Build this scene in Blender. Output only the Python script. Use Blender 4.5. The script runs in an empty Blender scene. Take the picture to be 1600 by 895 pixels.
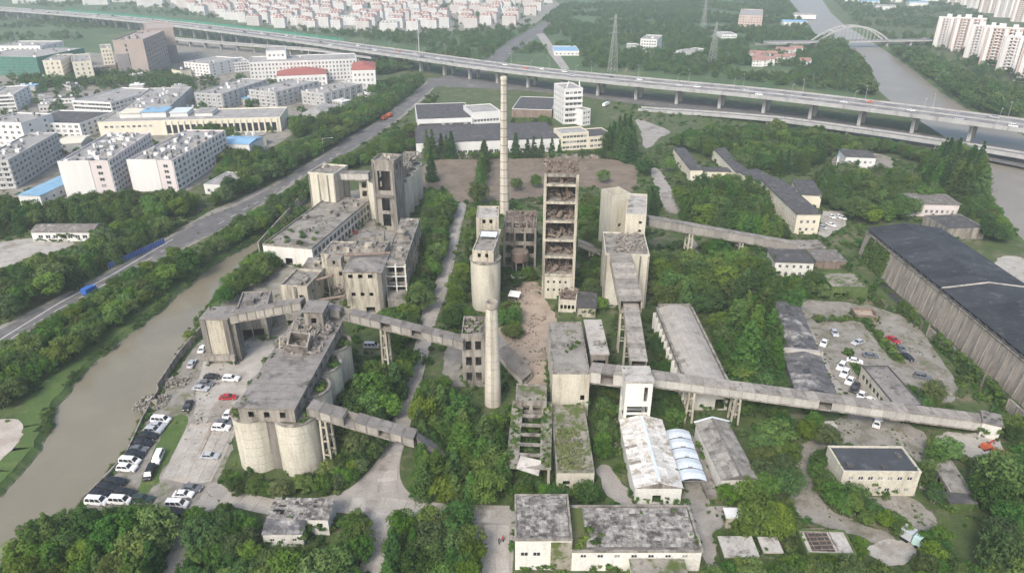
import bpy, bmesh, math, random
from mathutils import Vector, Matrix, noise
R = math.radians
rnd = random.Random(11)
S = bpy.context.scene
COL = S.collection

# ------------------------------------------------------------------ camera
HC, PITCH, F = 112.0, 26.0, 1100.0          # drone height (m), tilt below the horizon, focal length (px of a 1600 px frame)
cs, sn = math.cos(R(PITCH)), math.sin(R(PITCH))
cam = bpy.data.cameras.new('camera')
cam.sensor_width = 36.0
cam.lens = 36.0 * F / 1600.0
cam.clip_start = 1.0
cam.clip_end = 20000.0
camo = bpy.data.objects.new('camera', cam)
COL.objects.link(camo)
camo.location = (0, 0, HC)
camo.rotation_euler = (R(90 - PITCH), 0, 0)
S.camera = camo

# ------------------------------------------------------------------ light
SUN_EL, SUN_AZ = 43.0, 203.0                 # azimuth clockwise from +Y: behind the camera, a little to the left
w = bpy.data.worlds.new('World')
S.world = w
w.use_nodes = True
nt = w.node_tree
bg = nt.nodes['Background']
sky = nt.nodes.new('ShaderNodeTexSky')
sky.sky_type = 'NISHITA'
sky.sun_disc = False
sky.sun_elevation = R(SUN_EL)
sky.sun_rotation = R(SUN_AZ)
sky.air_density = 1.0
sky.dust_density = 4.0
sky.ozone_density = 1.0
nt.links.new(sky.outputs[0], bg.inputs[0])
bg.inputs[1].default_value = 0.15
sl = bpy.data.lights.new('sun', 'SUN')
sl.energy = 1.45
sl.angle = R(15)
sl.color = (1.0, 0.975, 0.94)
so = bpy.data.objects.new('sun', sl)
COL.objects.link(so)
az, el = R(SUN_AZ), R(SUN_EL)
sd = Vector((math.sin(az) * math.cos(el), math.cos(az) * math.cos(el), math.sin(el)))
so.rotation_euler = (-sd).to_track_quat('-Z', 'Y').to_euler()
so.location = (0, 0, 600)
S.view_settings.view_transform = 'Standard'
S.view_settings.look = 'None'
S.view_settings.gamma = 1.0
S.view_settings.exposure = 0.78
try:
    S.cycles.volume_bounces = 1
    S.cycles.max_bounces = 6
    S.cycles.transparent_max_bounces = 8
    S.cycles.use_denoising = True
except Exception:
    pass


# ------------------------------------------------------------------ surveying: where a sight line of the photograph meets a level
def P(px, py, z=0.0):
    a, b = (px - 800.0) / F, (py - 447.5) / F
    d = Vector((a, cs - b * sn, -sn - b * cs))
    t = (z - HC) / d.z
    return Vector((d.x * t, d.y * t, z))


def up(base, ytop):
    """height of something standing on the ground at sight line `base` whose top is seen at row ytop"""
    g = P(*base)
    b = (ytop - 447.5) / F
    return HC + g.y * (-sn - b * cs) / (cs - b * sn)


# ------------------------------------------------------------------ materials
MATS = {}


def mat(name, c1, c2=None, scale=0.35, rough=0.85, streak=False, stain=None, stain_pos=0.58, stain_scale=0.12,
        moss=None, moss_pos=0.6, moss_scale=0.2, fine=0.25, bump=0.25, spec=0.3, objrand=0.0, local=False, metal=0.0, sharp=0.06):
    m = bpy.data.materials.new(name)
    m.use_nodes = True
    t = m.node_tree
    N, K = t.nodes, t.links
    b = N['Principled BSDF']
    b.inputs['Roughness'].default_value = rough
    b.inputs['Metallic'].default_value = metal
    b.inputs['Specular IOR Level'].default_value = spec
    if local:
        g = N.new('ShaderNodeTexCoord')
        pos = g.outputs['Object']
    else:
        g = N.new('ShaderNodeNewGeometry')
        pos = g.outputs['Position']

    def noi(sc, st=False, det=6, rg=0.62, off=0.0):
        mp = N.new('ShaderNodeMapping')
        K.new(pos, mp.inputs['Vector'])
        mp.inputs['Location'].default_value = (off, off * 1.7, off * 0.3)
        mp.inputs['Scale'].default_value = (1, 1, 0.13) if st else (1, 1, 1)
        n = N.new('ShaderNodeTexNoise')
        n.inputs['Scale'].default_value = sc
        n.inputs['Detail'].default_value = det
        n.inputs['Roughness'].default_value = rg
        K.new(mp.outputs[0], n.inputs['Vector'])
        return n.outputs['Fac']

    def ramp(f, p0, p1, a, bb):
        r = N.new('ShaderNodeValToRGB')
        r.color_ramp.elements[0].position = p0
        r.color_ramp.elements[0].color = a
        r.color_ramp.elements[1].position = p1
        r.color_ramp.elements[1].color = bb
        K.new(f, r.inputs[0])
        return r.outputs[0]

    def mix(f, a, bb, mode='MIX'):
        x = N.new('ShaderNodeMix')
        x.data_type = 'RGBA'
        x.blend_type = mode
        if isinstance(f, float):
            x.inputs[0].default_value = f
        else:
            K.new(f, x.inputs[0])
        for i, v in ((6, a), (7, bb)):
            if isinstance(v, tuple):
                x.inputs[i].default_value = v
            else:
                K.new(v, x.inputs[i])
        return x.outputs[2]

    q = lambda c: (c[0], c[1], c[2], 1)
    c2 = c2 or tuple(v * 0.8 for v in c1)
    col = ramp(noi(scale, streak), 0.36, 0.64, q(c1), q(c2))
    if stain:
        f = ramp(noi(stain_scale, streak, 8, 0.7, 13.0), stain_pos - sharp, stain_pos + sharp, (0, 0, 0, 1), (1, 1, 1, 1))
        col = mix(f, col, q(stain))
    if moss:
        f = ramp(noi(moss_scale, False, 8, 0.68, 31.0), moss_pos - 0.04, moss_pos + 0.05, (0, 0, 0, 1), (1, 1, 1, 1))
        col = mix(f, col, q(moss))
    fn = noi(2.6, False, 4, 0.7, 5.0)
    if fine:
        f = ramp(fn, 0.3, 0.7, (1 - fine, 1 - fine, 1 - fine, 1), (1 + fine * .5,) * 3 + (1,))
        col = mix(1.0, col, f, 'MULTIPLY')
    if objrand:
        oi = N.new('ShaderNodeObjectInfo')
        f = ramp(oi.outputs['Random'], 0.0, 1.0, (1 - objrand,) * 3 + (1,), (1 + objrand * .4,) * 3 + (1,))
        col = mix(1.0, col, f, 'MULTIPLY')
    K.new(col, b.inputs['Base Color'])
    if bump:
        bp = N.new('ShaderNodeBump')
        bp.inputs['Strength'].default_value = bump
        bp.inputs['Distance'].default_value = 0.15
        K.new(fn, bp.inputs['Height'])
        K.new(bp.outputs[0], b.inputs['Normal'])
    MATS[name] = m
    return m


def leafmat(name, c1, c2, hue=0.33):
    m = bpy.data.materials.new(name)
    m.use_nodes = True
    t = m.node_tree
    N, K = t.nodes, t.links
    for n in list(N):
        if n.type == 'BSDF_PRINCIPLED':
            N.remove(n)
    out = [n for n in N if n.type == 'OUTPUT_MATERIAL'][0]
    tc = N.new('ShaderNodeTexCoord')
    oi = N.new('ShaderNodeObjectInfo')
    ad = N.new('ShaderNodeVectorMath')
    ad.operation = 'ADD'
    K.new(tc.outputs['Object'], ad.inputs[0])
    K.new(oi.outputs['Location'], ad.inputs[1])
    n = N.new('ShaderNodeTexNoise')
    n.inputs['Scale'].default_value = 0.75
    n.inputs['Detail'].default_value = 4
    n.inputs['Roughness'].default_value = 0.7
    K.new(ad.outputs[0], n.inputs['Vector'])
    r = N.new('ShaderNodeValToRGB')
    r.color_ramp.elements[0].position = 0.35
    r.color_ramp.elements[0].color = (*c1, 1)
    r.color_ramp.elements[1].position = 0.66
    r.color_ramp.elements[1].color = (*c2, 1)
    K.new(n.outputs['Fac'], r.inputs[0])
    hs = N.new('ShaderNodeHueSaturation')
    mr = N.new('ShaderNodeMapRange')
    mr.inputs[3].default_value = 1 - hue
    mr.inputs[4].default_value = 1 + hue
    K.new(oi.outputs['Random'], mr.inputs[0])
    K.new(mr.outputs[0], hs.inputs['Value'])
    mr2 = N.new('ShaderNodeMapRange')
    mr2.inputs[3].default_value = 0.472
    mr2.inputs[4].default_value = 0.522
    ml = N.new('ShaderNodeMath')
    ml.operation = 'MULTIPLY'
    ml.inputs[1].default_value = 7.31
    fr = N.new('ShaderNodeMath')
    fr.operation = 'FRACT'
    K.new(oi.outputs['Random'], ml.inputs[0])
    K.new(ml.outputs[0], fr.inputs[0])
    K.new(fr.outputs[0], mr2.inputs[0])
    K.new(mr2.outputs[0], hs.inputs['Hue'])
    m3 = N.new('ShaderNodeMapRange')
    m3.inputs[3].default_value = 0.9
    m3.inputs[4].default_value = 1.16
    f3 = N.new('ShaderNodeMath')
    f3.operation = 'FRACT'
    l3 = N.new('ShaderNodeMath')
    l3.operation = 'MULTIPLY'
    l3.inputs[1].default_value = 23.17
    K.new(oi.outputs['Random'], l3.inputs[0])
    K.new(l3.outputs[0], f3.inputs[0])
    K.new(f3.outputs[0], m3.inputs[0])
    K.new(m3.outputs[0], hs.inputs['Saturation'])
    K.new(r.outputs[0], hs.inputs['Color'])
    d = N.new('ShaderNodeBsdfDiffuse')
    tr = N.new('ShaderNodeBsdfTranslucent')
    K.new(hs.outputs[0], d.inputs[0])
    K.new(hs.outputs[0], tr.inputs[0])
    mx = N.new('ShaderNodeMixShader')
    mx.inputs[0].default_value = 0.36
    K.new(d.outputs[0], mx.inputs[1])
    K.new(tr.outputs[0], mx.inputs[2])
    K.new(mx.outputs[0], out.inputs[0])
    MATS[name] = m
    return m


mat('cream', (.51, .475, .385), (.38, .35, .28), .6, streak=True, stain=(.17, .15, .12), stain_pos=.56, stain_scale=.7, sharp=.1)
mat('cream_clean', (.56, .535, .445), (.46, .435, .355), .5, streak=True, stain=(.29, .26, .205), stain_pos=.61, stain_scale=.4, sharp=.1)
mat('silo', (.58, .555, .465), (.48, .455, .375), .35, streak=True, stain=(.34, .31, .25), stain_pos=.6, stain_scale=.6, sharp=.12)
mat('concrete', (.345, .32, .28), (.23, .21, .182), .6, streak=True, stain=(.10, .09, .075), stain_pos=.55, stain_scale=.5, sharp=.1)
mat('concrete_dark', (.22, .205, .185), (.14, .13, .115), .5, streak=True, stain=(.09, .085, .075), stain_pos=.57, stain_scale=.5)
mat('roof_concrete', (.31, .29, .255), (.21, .195, .17), .25, stain=(.10, .09, .075), stain_pos=.55, stain_scale=.2, sharp=.06, moss=(.10, .12, .04), moss_pos=.64, moss_scale=.25)
mat('roof_grey', (.27, .25, .23), (.195, .18, .165), .3, stain=(.09, .083, .075), stain_pos=.57, stain_scale=.22)
mat('roof_pale', (.48, .455, .41), (.35, .33, .295), .3, stain=(.15, .14, .12), stain_pos=.58, stain_scale=.3)
mat('roof_mossy', (.33, .305, .26), (.20, .185, .15), .3, stain=(.10, .09, .07), stain_pos=.58, stain_scale=.2, moss=(.085, .115, .03), moss_pos=.53, moss_scale=.32)
mat('roof_moss_full', (.12, .13, .05), (.09, .125, .03), .3, stain=(.17, .15, .10), stain_pos=.6, stain_scale=.2)
mat('roof_dark', (.06, .065, .075), (.042, .046, .053), .12, stain=(.10, .105, .11), stain_pos=.62, stain_scale=.2, rough=.75, fine=.2)
mat('roof_slate', (.088, .086, .086), (.058, .057, .058), .4, stain=(.18, .17, .155), stain_pos=.6, stain_scale=.4)
mat('roof_tile', (.19, .17, .15), (.12, .11, .10), .6, stain=(.36, .34, .30), stain_pos=.6, stain_scale=.5)
mat('roof_sheet', (.36, .34, .305), (.25, .235, .21), .6, stain=(.12, .11, .095), stain_pos=.6, stain_scale=.35, objrand=.32, local=False)
mat('roof_sheet_white', (.74, .73, .69), (.6, .58, .53), .5, stain=(.36, .32, .25), stain_pos=.56, stain_scale=.45, objrand=.22)
mat('roof_sheet_blue', (.62, .68, .71), (.54, .60, .63), .4, rough=.5, objrand=.08, stain=(.42, .42, .4), stain_pos=.68)
mat('white', (.68, .67, .62), (.58, .57, .52), .3, streak=True, stain=(.42, .40, .36), stain_pos=.66, stain_scale=.4, sharp=.1)
mat('white_town', (.66, .66, .64), (.58, .58, .56), .1, streak=True, fine=.1)
mat('grey_town', (.46, .46, .45), (.38, .38, .37), .1, streak=True, fine=.1)
mat('pinkish', (.62, .56, .54), (.56, .51, .50), .2, streak=True, fine=.1)
mat('taupe', (.37, .31, .28), (.33, .28, .25), .1, fine=.1)
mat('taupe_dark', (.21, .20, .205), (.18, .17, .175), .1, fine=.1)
mat('town_cream', (.66, .62, .50), (.58, .545, .44), .15, streak=True, fine=.1)
mat('town_roof', (.34, .33, .31), (.25, .24, .225), .15, stain=(.48, .47, .44), stain_pos=.6, stain_scale=.3)
mat('red_roof', (.36, .125, .10), (.28, .10, .085), .3, fine=.15)
mat('faded_red_roof', (.30, .175, .145), (.24, .15, .13), .1, fine=.15)
mat('green_net', (.06, .20, .15), (.045, .15, .115), .3)
mat('green_barrier', (.05, .23, .15), (.04, .19, .125), .1)
mat('blue_metal', (.06, .14, .42), (.05, .11, .33), .5, rough=.5)
mat('blue_roof', (.24, .42, .58), (.20, .36, .5), .3, rough=.55)
mat('rust_rubble', (.225, .175, .14), (.13, .105, .088), 1.2, stain=(.36, .32, .27), stain_pos=.62, stain_scale=.9)
mat('grey_rubble', (.28, .255, .22), (.155, .14, .12), 1.0, stain=(.46, .43, .38), stain_pos=.62, stain_scale=.9)
mat('brick_brown', (.25, .19, .155), (.18, .14, .115), .6, streak=True, stain=(.11, .085, .07), stain_pos=.58, stain_scale=.5)
mat('unlit_inside', (.075, .065, .058), (.05, .045, .04), .6)  # near black: the darkness of unlit insides put into the colour
mat('glass', (.03, .036, .043), (.022, .026, .032), .5, rough=.25, spec=.5, fine=0, bump=0)
mat('curtain', (.30, .295, .28), (.2, .2, .19), .5, fine=0, bump=0)
mat('frame_white', (.55, .55, .53), None, .5, fine=0, bump=0)
mat('steel', (.30, .30, .30), None, .5, rough=.5, metal=.4, bump=0)
mat('steel_white', (.6, .6, .58), None, .5, rough=.6, bump=0)
mat('rail_grey', (.40, .40, .39), (.31, .31, .30), .15, streak=True, stain=(.22, .215, .205), stain_pos=.6, stain_scale=.3, fine=.15)
mat('deck_road', (.20, .195, .19), (.165, .16, .158), .05, fine=.12)
mat('paint', (.75, .75, .72), (.6, .6, .57), 1.0, fine=.1, bump=0)
mat('asphalt', (.15, .145, .14), (.105, .102, .10), .3, stain=(.21, .20, .185), stain_pos=.57, stain_scale=.12)
mat('road_plant', (.36, .335, .30), (.28, .26, .235), .2, stain=(.20, .185, .16), stain_pos=.6, stain_scale=.1)
mat('yard_pale', (.42, .40, .36), (.33, .31, .27), .2, stain=(.25, .225, .19), stain_pos=.58, stain_scale=.13)
mat('yard_grey', (.30, .28, .245), (.215, .20, .172), .3, stain=(.16, .15, .11), stain_pos=.56, stain_scale=.18, moss=(.11, .13, .05), moss_pos=.61, moss_scale=.2)
mat('dirt_red', (.225, .18, .135), (.17, .135, .10), .1, stain=(.14, .115, .08), stain_pos=.56, stain_scale=.1, moss=(.09, .11, .045), moss_pos=.63, moss_scale=.06)
mat('dirt', (.40, .325, .25), (.30, .24, .185), .2, stain=(.22, .19, .14), stain_pos=.6, stain_scale=.2)
mat('slab_dirt', (.46, .42, .365), (.36, .31, .26), .2, stain=(.28, .23, .18), stain_pos=.58, stain_scale=.13)
mat('ground', (.085, .12, .036), (.055, .082, .026), .25, stain=(.17, .15, .095), stain_pos=.58, stain_scale=.12, fine=.5)
mat('grass', (.085, .14, .035), (.065, .11, .03), .15, stain=(.13, .16, .05), stain_pos=.6, stain_scale=.15, fine=.4)
mat('grass_far', (.075, .125, .045), (.055, .095, .036), .012, stain=(.14, .15, .07), stain_pos=.6, stain_scale=.02, fine=.3)
mat('bank_stone', (.30, .28, .23), (.2, .19, .15), .8, stain=(.09, .11, .05), stain_pos=.5, stain_scale=.3)
mat('coal_strip', (.05, .05, .052), (.035, .035, .037), .3, stain=(.12, .115, .105), stain_pos=.63)
mat('ivy_wall', (.08, .125, .035), (.06, .095, .028), .8, stain=(.14, .17, .06), stain_pos=.6, stain_scale=.6)
mat('shed_wall', (.35, .315, .265), (.255, .225, .19), .5, streak=True, stain=(.17, .155, .13), stain_pos=.55, stain_scale=.6, sharp=.1)
mat('bark', (.11, .085, .06), (.08, .06, .045), 1.0)
mat('chimney', (.60, .56, .47), (.52, .48, .40), .3, streak=True, stain=(.37, .33, .27), stain_pos=.62, stain_scale=.3, sharp=.12)
mat('chimney_joint', (.36, .33, .275), (.30, .27, .225), .4)
mat('tyre', (.02, .02, .02), None, fine=0, bump=0)
mat('lamp_glass', (.75, .75, .72), None, fine=0, bump=0, rough=.3)
mat('skin', (.45, .30, .22), None, fine=0, bump=0)
mat('hair', (.02, .017, .015), None, fine=0, bump=0)
mat('cloth_dark', (.03, .03, .035), None, fine=.1, bump=0)
mat('cloth_red', (.45, .04, .04), None, fine=.1, bump=0)
mat('crane', (.5, .12, .05), None, rough=.5, fine=.1)
for nm, c in dict(car_white=(.78, .78, .77), car_black=(.018, .019, .022), car_silver=(.42, .44, .46), car_grey=(.13, .14, .15),
                  car_red=(.35, .02, .025), car_blue=(.03, .12, .42), car_green=(.03, .05, .04), car_orange=(.6, .13, .04),
                  car_teal=(.45, .62, .58)).items():
    mat(nm, c, tuple(v * .93 for v in c), .8, rough=.28, spec=.5, fine=.05, bump=0)


def water(name, c, rough):
    m = mat(name, c, tuple(v * .88 for v in c), .02, rough=rough, fine=0, bump=0, spec=.35, stain=tuple(v * 1.07 for v in c), stain_pos=.55, stain_scale=.03)
    t = m.node_tree
    n = t.nodes.new('ShaderNodeTexNoise')
    n.inputs['Scale'].default_value = 0.6
    n.inputs['Detail'].default_value = 3
    g = t.nodes.new('ShaderNodeNewGeometry')
    t.links.new(g.outputs['Position'], n.inputs['Vector'])
    b = t.nodes.new('ShaderNodeBump')
    b.inputs['Strength'].default_value = .12
    b.inputs['Distance'].default_value = .1
    t.links.new(n.outputs['Fac'], b.inputs['Height'])
    t.links.new(b.outputs[0], t.nodes['Principled BSDF'].inputs['Normal'])


water('canal_water', (.205, .185, .132), .16)
water('river_water', (.215, .19, .15), .38)
leafmat('leaf_mid', (.062, .122, .032), (.13, .21, .06))
leafmat('leaf_dark', (.046, .098, .03), (.10, .17, .05))
leafmat('leaf_light', (.085, .15, .036), (.16, .235, .062))
leafmat('leaf_olive', (.075, .12, .045), (.145, .19, .075))
leafmat('leaf_conifer', (.034, .08, .03), (.066, .125, .042))
leafmat('leaf_far', (.062, .118, .042), (.12, .19, .065))
leafmat('leaf_purple', (.05, .03, .03), (.08, .05, .045))


# ------------------------------------------------------------------ mesh building
class MB:
    def __init__(s):
        s.v, s.f, s.m = [], [], []

    def add(s, vs, fs, mi=0):
        o = len(s.v)
        s.v.extend([tuple(x) for x in vs])
        for f in fs:
            s.f.append([i + o for i in f])
            s.m.append(mi)
        return s

    def box(s, x0, x1, y0, y1, z0, z1, mi=0, M=None):
        vs = [(x0, y0, z0), (x1, y0, z0), (x1, y1, z0), (x0, y1, z0), (x0, y0, z1), (x1, y0, z1), (x1, y1, z1), (x0, y1, z1)]
        if M is not None:
            vs = [M @ Vector(v) for v in vs]
        return s.add(vs, [(3, 2, 1, 0), (4, 5, 6, 7), (0, 1, 5, 4), (1, 2, 6, 5), (2, 3, 7, 6), (3, 0, 4, 7)], mi)

    def beam(s, a, b, wd, hg=None, mi=0):
        a, b = Vector(a), Vector(b)
        hg = hg or wd
        d = b - a
        L = d.length
        if L < 1e-6:
            return s
        d.normalize()
        ref = Vector((0, 0, 1)) if abs(d.z) < .95 else Vector((1, 0, 0))
        x = d.cross(ref).normalized()
        y = x.cross(d).normalized()
        vs = []
        for p in (a, b):
            for sx, sy in ((-1, -1), (1, -1), (1, 1), (-1, 1)):
                vs.append(p + x * sx * wd / 2 + y * sy * hg / 2)
        return s.add(vs, [(0, 1, 2, 3), (7, 6, 5, 4), (0, 4, 5, 1), (1, 5, 6, 2), (2, 6, 7, 3), (3, 7, 4, 0)], mi)

    def tube(s, a, b, r0, r1, n=10, mi=0, caps=True):
        a, b = Vector(a), Vector(b)
        d = (b - a).normalized()
        ref = Vector((0, 0, 1)) if abs(d.z) < .95 else Vector((1, 0, 0))
        x = d.cross(ref).normalized()
        y = d.cross(x).normalized()
        vs = []
        for p, r in ((a, r0), (b, r1)):
            for k in range(n):
                t = 2 * math.pi * k / n
                vs.append(p + x * math.cos(t) * r + y * math.sin(t) * r)
        fs = [(k, (k + 1) % n, n + (k + 1) % n, n + k) for k in range(n)]
        if caps:
            fs += [tuple(range(n))[::-1], tuple(range(n, 2 * n))]
        return s.add(vs, fs, mi)

    def lathe(s, prof, n=32, c=(0, 0), mi=0, cap=True, jag=0.0):
        vs = []
        last = len(prof) - 1
        for i, (r, z) in enumerate(prof):
            for k in range(n):
                t = 2 * math.pi * k / n
                vs.append((c[0] + r * math.cos(t), c[1] + r * math.sin(t), z))
        fs = []
        for i in range(last):
            for k in range(n):
                fs.append((i * n + k, i * n + (k + 1) % n, (i + 1) * n + (k + 1) % n, (i + 1) * n + k))
        if cap:
            fs.append(tuple(range(last * n, last * n + n)))
        return s.add(vs, fs, mi)

    def prism(s, pts, z0, z1, mi=0):
        n = len(pts)
        vs = [(p[0], p[1], z0) for p in pts] + [(p[0], p[1], z1) for p in pts]
        fs = [tuple(range(n))[::-1], tuple(range(n, 2 * n))] + [(k, (k + 1) % n, n + (k + 1) % n, n + k) for k in range(n)]
        return s.add(vs, fs, mi)

    def mesh(s, name, mats, smooth=False):
        me = bpy.data.meshes.new(name)
        me.from_pydata(s.v, [], s.f)
        for x in ([mats] if isinstance(mats, str) else mats):
            me.materials.append(MATS[x])
        me.polygons.foreach_set('material_index', s.m)
        if smooth:
            me.polygons.foreach_set('use_smooth', [True] * len(s.f))
        me.update()
        return me

    def build(s, name, mats, parent=None, loc=None, smooth=False):
        return link(name, s.mesh(name, mats, smooth), parent, loc)


def link(name, me, parent=None, loc=None, rz=None):
    o = bpy.data.objects.new(name, me)
    COL.objects.link(o)
    if parent:
        o.parent = parent
    if loc is not None:
        o.location = loc
    if rz is not None:
        o.rotation_euler = (0, 0, rz)
    return o


def tag(o, label=None, cat=None, group=None, kind=None):
    if label:
        o['label'] = label
    if cat:
        o['category'] = cat
    if group:
        o['group'] = group
    if kind:
        o['kind'] = kind
    return o


def thing(name, label, cat, loc=(0, 0, 0), rz=0.0, group=None):
    return tag(link(name, None, None, loc, rz), label, cat, group)


def copy_tree(o, parent=None):
    c = o.copy()
    COL.objects.link(c)
    if parent:
        c.parent = parent
    for ch in list(o.children):
        copy_tree(ch, c)
    return c


# ------------------------------------------------------------------ keep-out polygons and point tests
KEEP = []           # (bbox, polygon)


def keep(poly):
    xs = [p[0] for p in poly]
    ys = [p[1] for p in poly]
    KEEP.append((min(xs), max(xs), min(ys), max(ys), [(p[0], p[1]) for p in poly]))


def pip(x, y, poly):
    c = False
    j = len(poly) - 1
    for i in range(len(poly)):
        xi, yi = poly[i][0], poly[i][1]
        xj, yj = poly[j][0], poly[j][1]
        if (yi > y) != (yj > y) and x < (xj - xi) * (y - yi) / (yj - yi) + xi:
            c = not c
        j = i
    return c


def blocked(x, y):
    for a, b, c, d, poly in KEEP:
        if a <= x <= b and c <= y <= d and pip(x, y, poly):
            return True
    return False


# ------------------------------------------------------------------ windows, walls, buildings
WINM = {}


def window_mesh(wd, ht, style):
    if style == 'pane' and rnd.random() < .2:
        style = 'curtain'
    k = (round(wd, 2), round(ht, 2), style)
    if k not in WINM:
        b = MB()
        t = .07 * min(wd, ht) + .03
        b.box(-wd / 2, wd / 2, 0, .03, -ht / 2, ht / 2, 1)
        if style != 'dark':
            for a in ((-wd / 2, -wd / 2 + t, -ht / 2, ht / 2), (wd / 2 - t, wd / 2, -ht / 2, ht / 2),
                      (-wd / 2 + t, wd / 2 - t, -ht / 2, -ht / 2 + t), (-wd / 2 + t, wd / 2 - t, ht / 2 - t, ht / 2), (-t / 2, t / 2, -ht / 2 + t, ht / 2 - t)):
                b.box(a[0], a[1], -.06, -.002, a[2], a[3], 0)
        WINM[k] = b.mesh('window', ['frame_white', 'curtain' if style == 'curtain' else 'glass'])
    return WINM[k]


def wall(mb, p0, p1, z0, z1, ops=(), mi=0, rev=.3):
    p0, p1 = Vector((p0[0], p0[1], 0)), Vector((p1[0], p1[1], 0))
    u = p1 - p0
    L = u.length
    u.normalize()
    n = Vector((u.y, -u.x, 0))
    e = lambda v: round(v, 4)
    xs = sorted({0.0, e(L)} | {e(o[0]) for o in ops} | {e(o[1]) for o in ops})
    zs = sorted({e(z0), e(z1)} | {e(o[2]) for o in ops} | {e(o[3]) for o in ops})
    pt = lambda x, z, d=0: p0 + u * x - n * d + Vector((0, 0, z))
    for i in range(len(xs) - 1):
        for j in range(len(zs) - 1):
            cx, cz = (xs[i] + xs[i + 1]) / 2, (zs[j] + zs[j + 1]) / 2
            if any(o[0] < cx < o[1] and o[2] < cz < o[3] for o in ops):
                continue
            mb.add([pt(xs[i], zs[j]), pt(xs[i + 1], zs[j]), pt(xs[i + 1], zs[j + 1]), pt(xs[i], zs[j + 1])], [(0, 1, 2, 3)], mi)
    for a, b, c, d in [o[:4] for o in ops]:
        for (x0, za), (x1, zb) in (((a, c), (b, c)), ((b, c), (b, d)), ((b, d), (a, d)), ((a, d), (a, c))):
            mb.add([pt(x0, za), pt(x1, zb), pt(x1, zb, rev), pt(x0, za, rev)], [(0, 1, 2, 3)], mi)


BL = []


class B:
    pass


def frame_of(A, Bp, C, z, zc=None):
    a, b, c = P(*A, z), P(*Bp, z), P(*C, zc if zc is not None else z)
    u = (b - a)
    u.z = 0
    n = Vector((-u.y, u.x, 0)).normalized()
    if (c - b).dot(n) < 0:
        a, b = b, a
        u, n = -u, -n
        c = c
    L = u.length
    Wd = abs((c - b).dot(n))
    return a, u.normalized(), n, L, Wd


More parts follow.
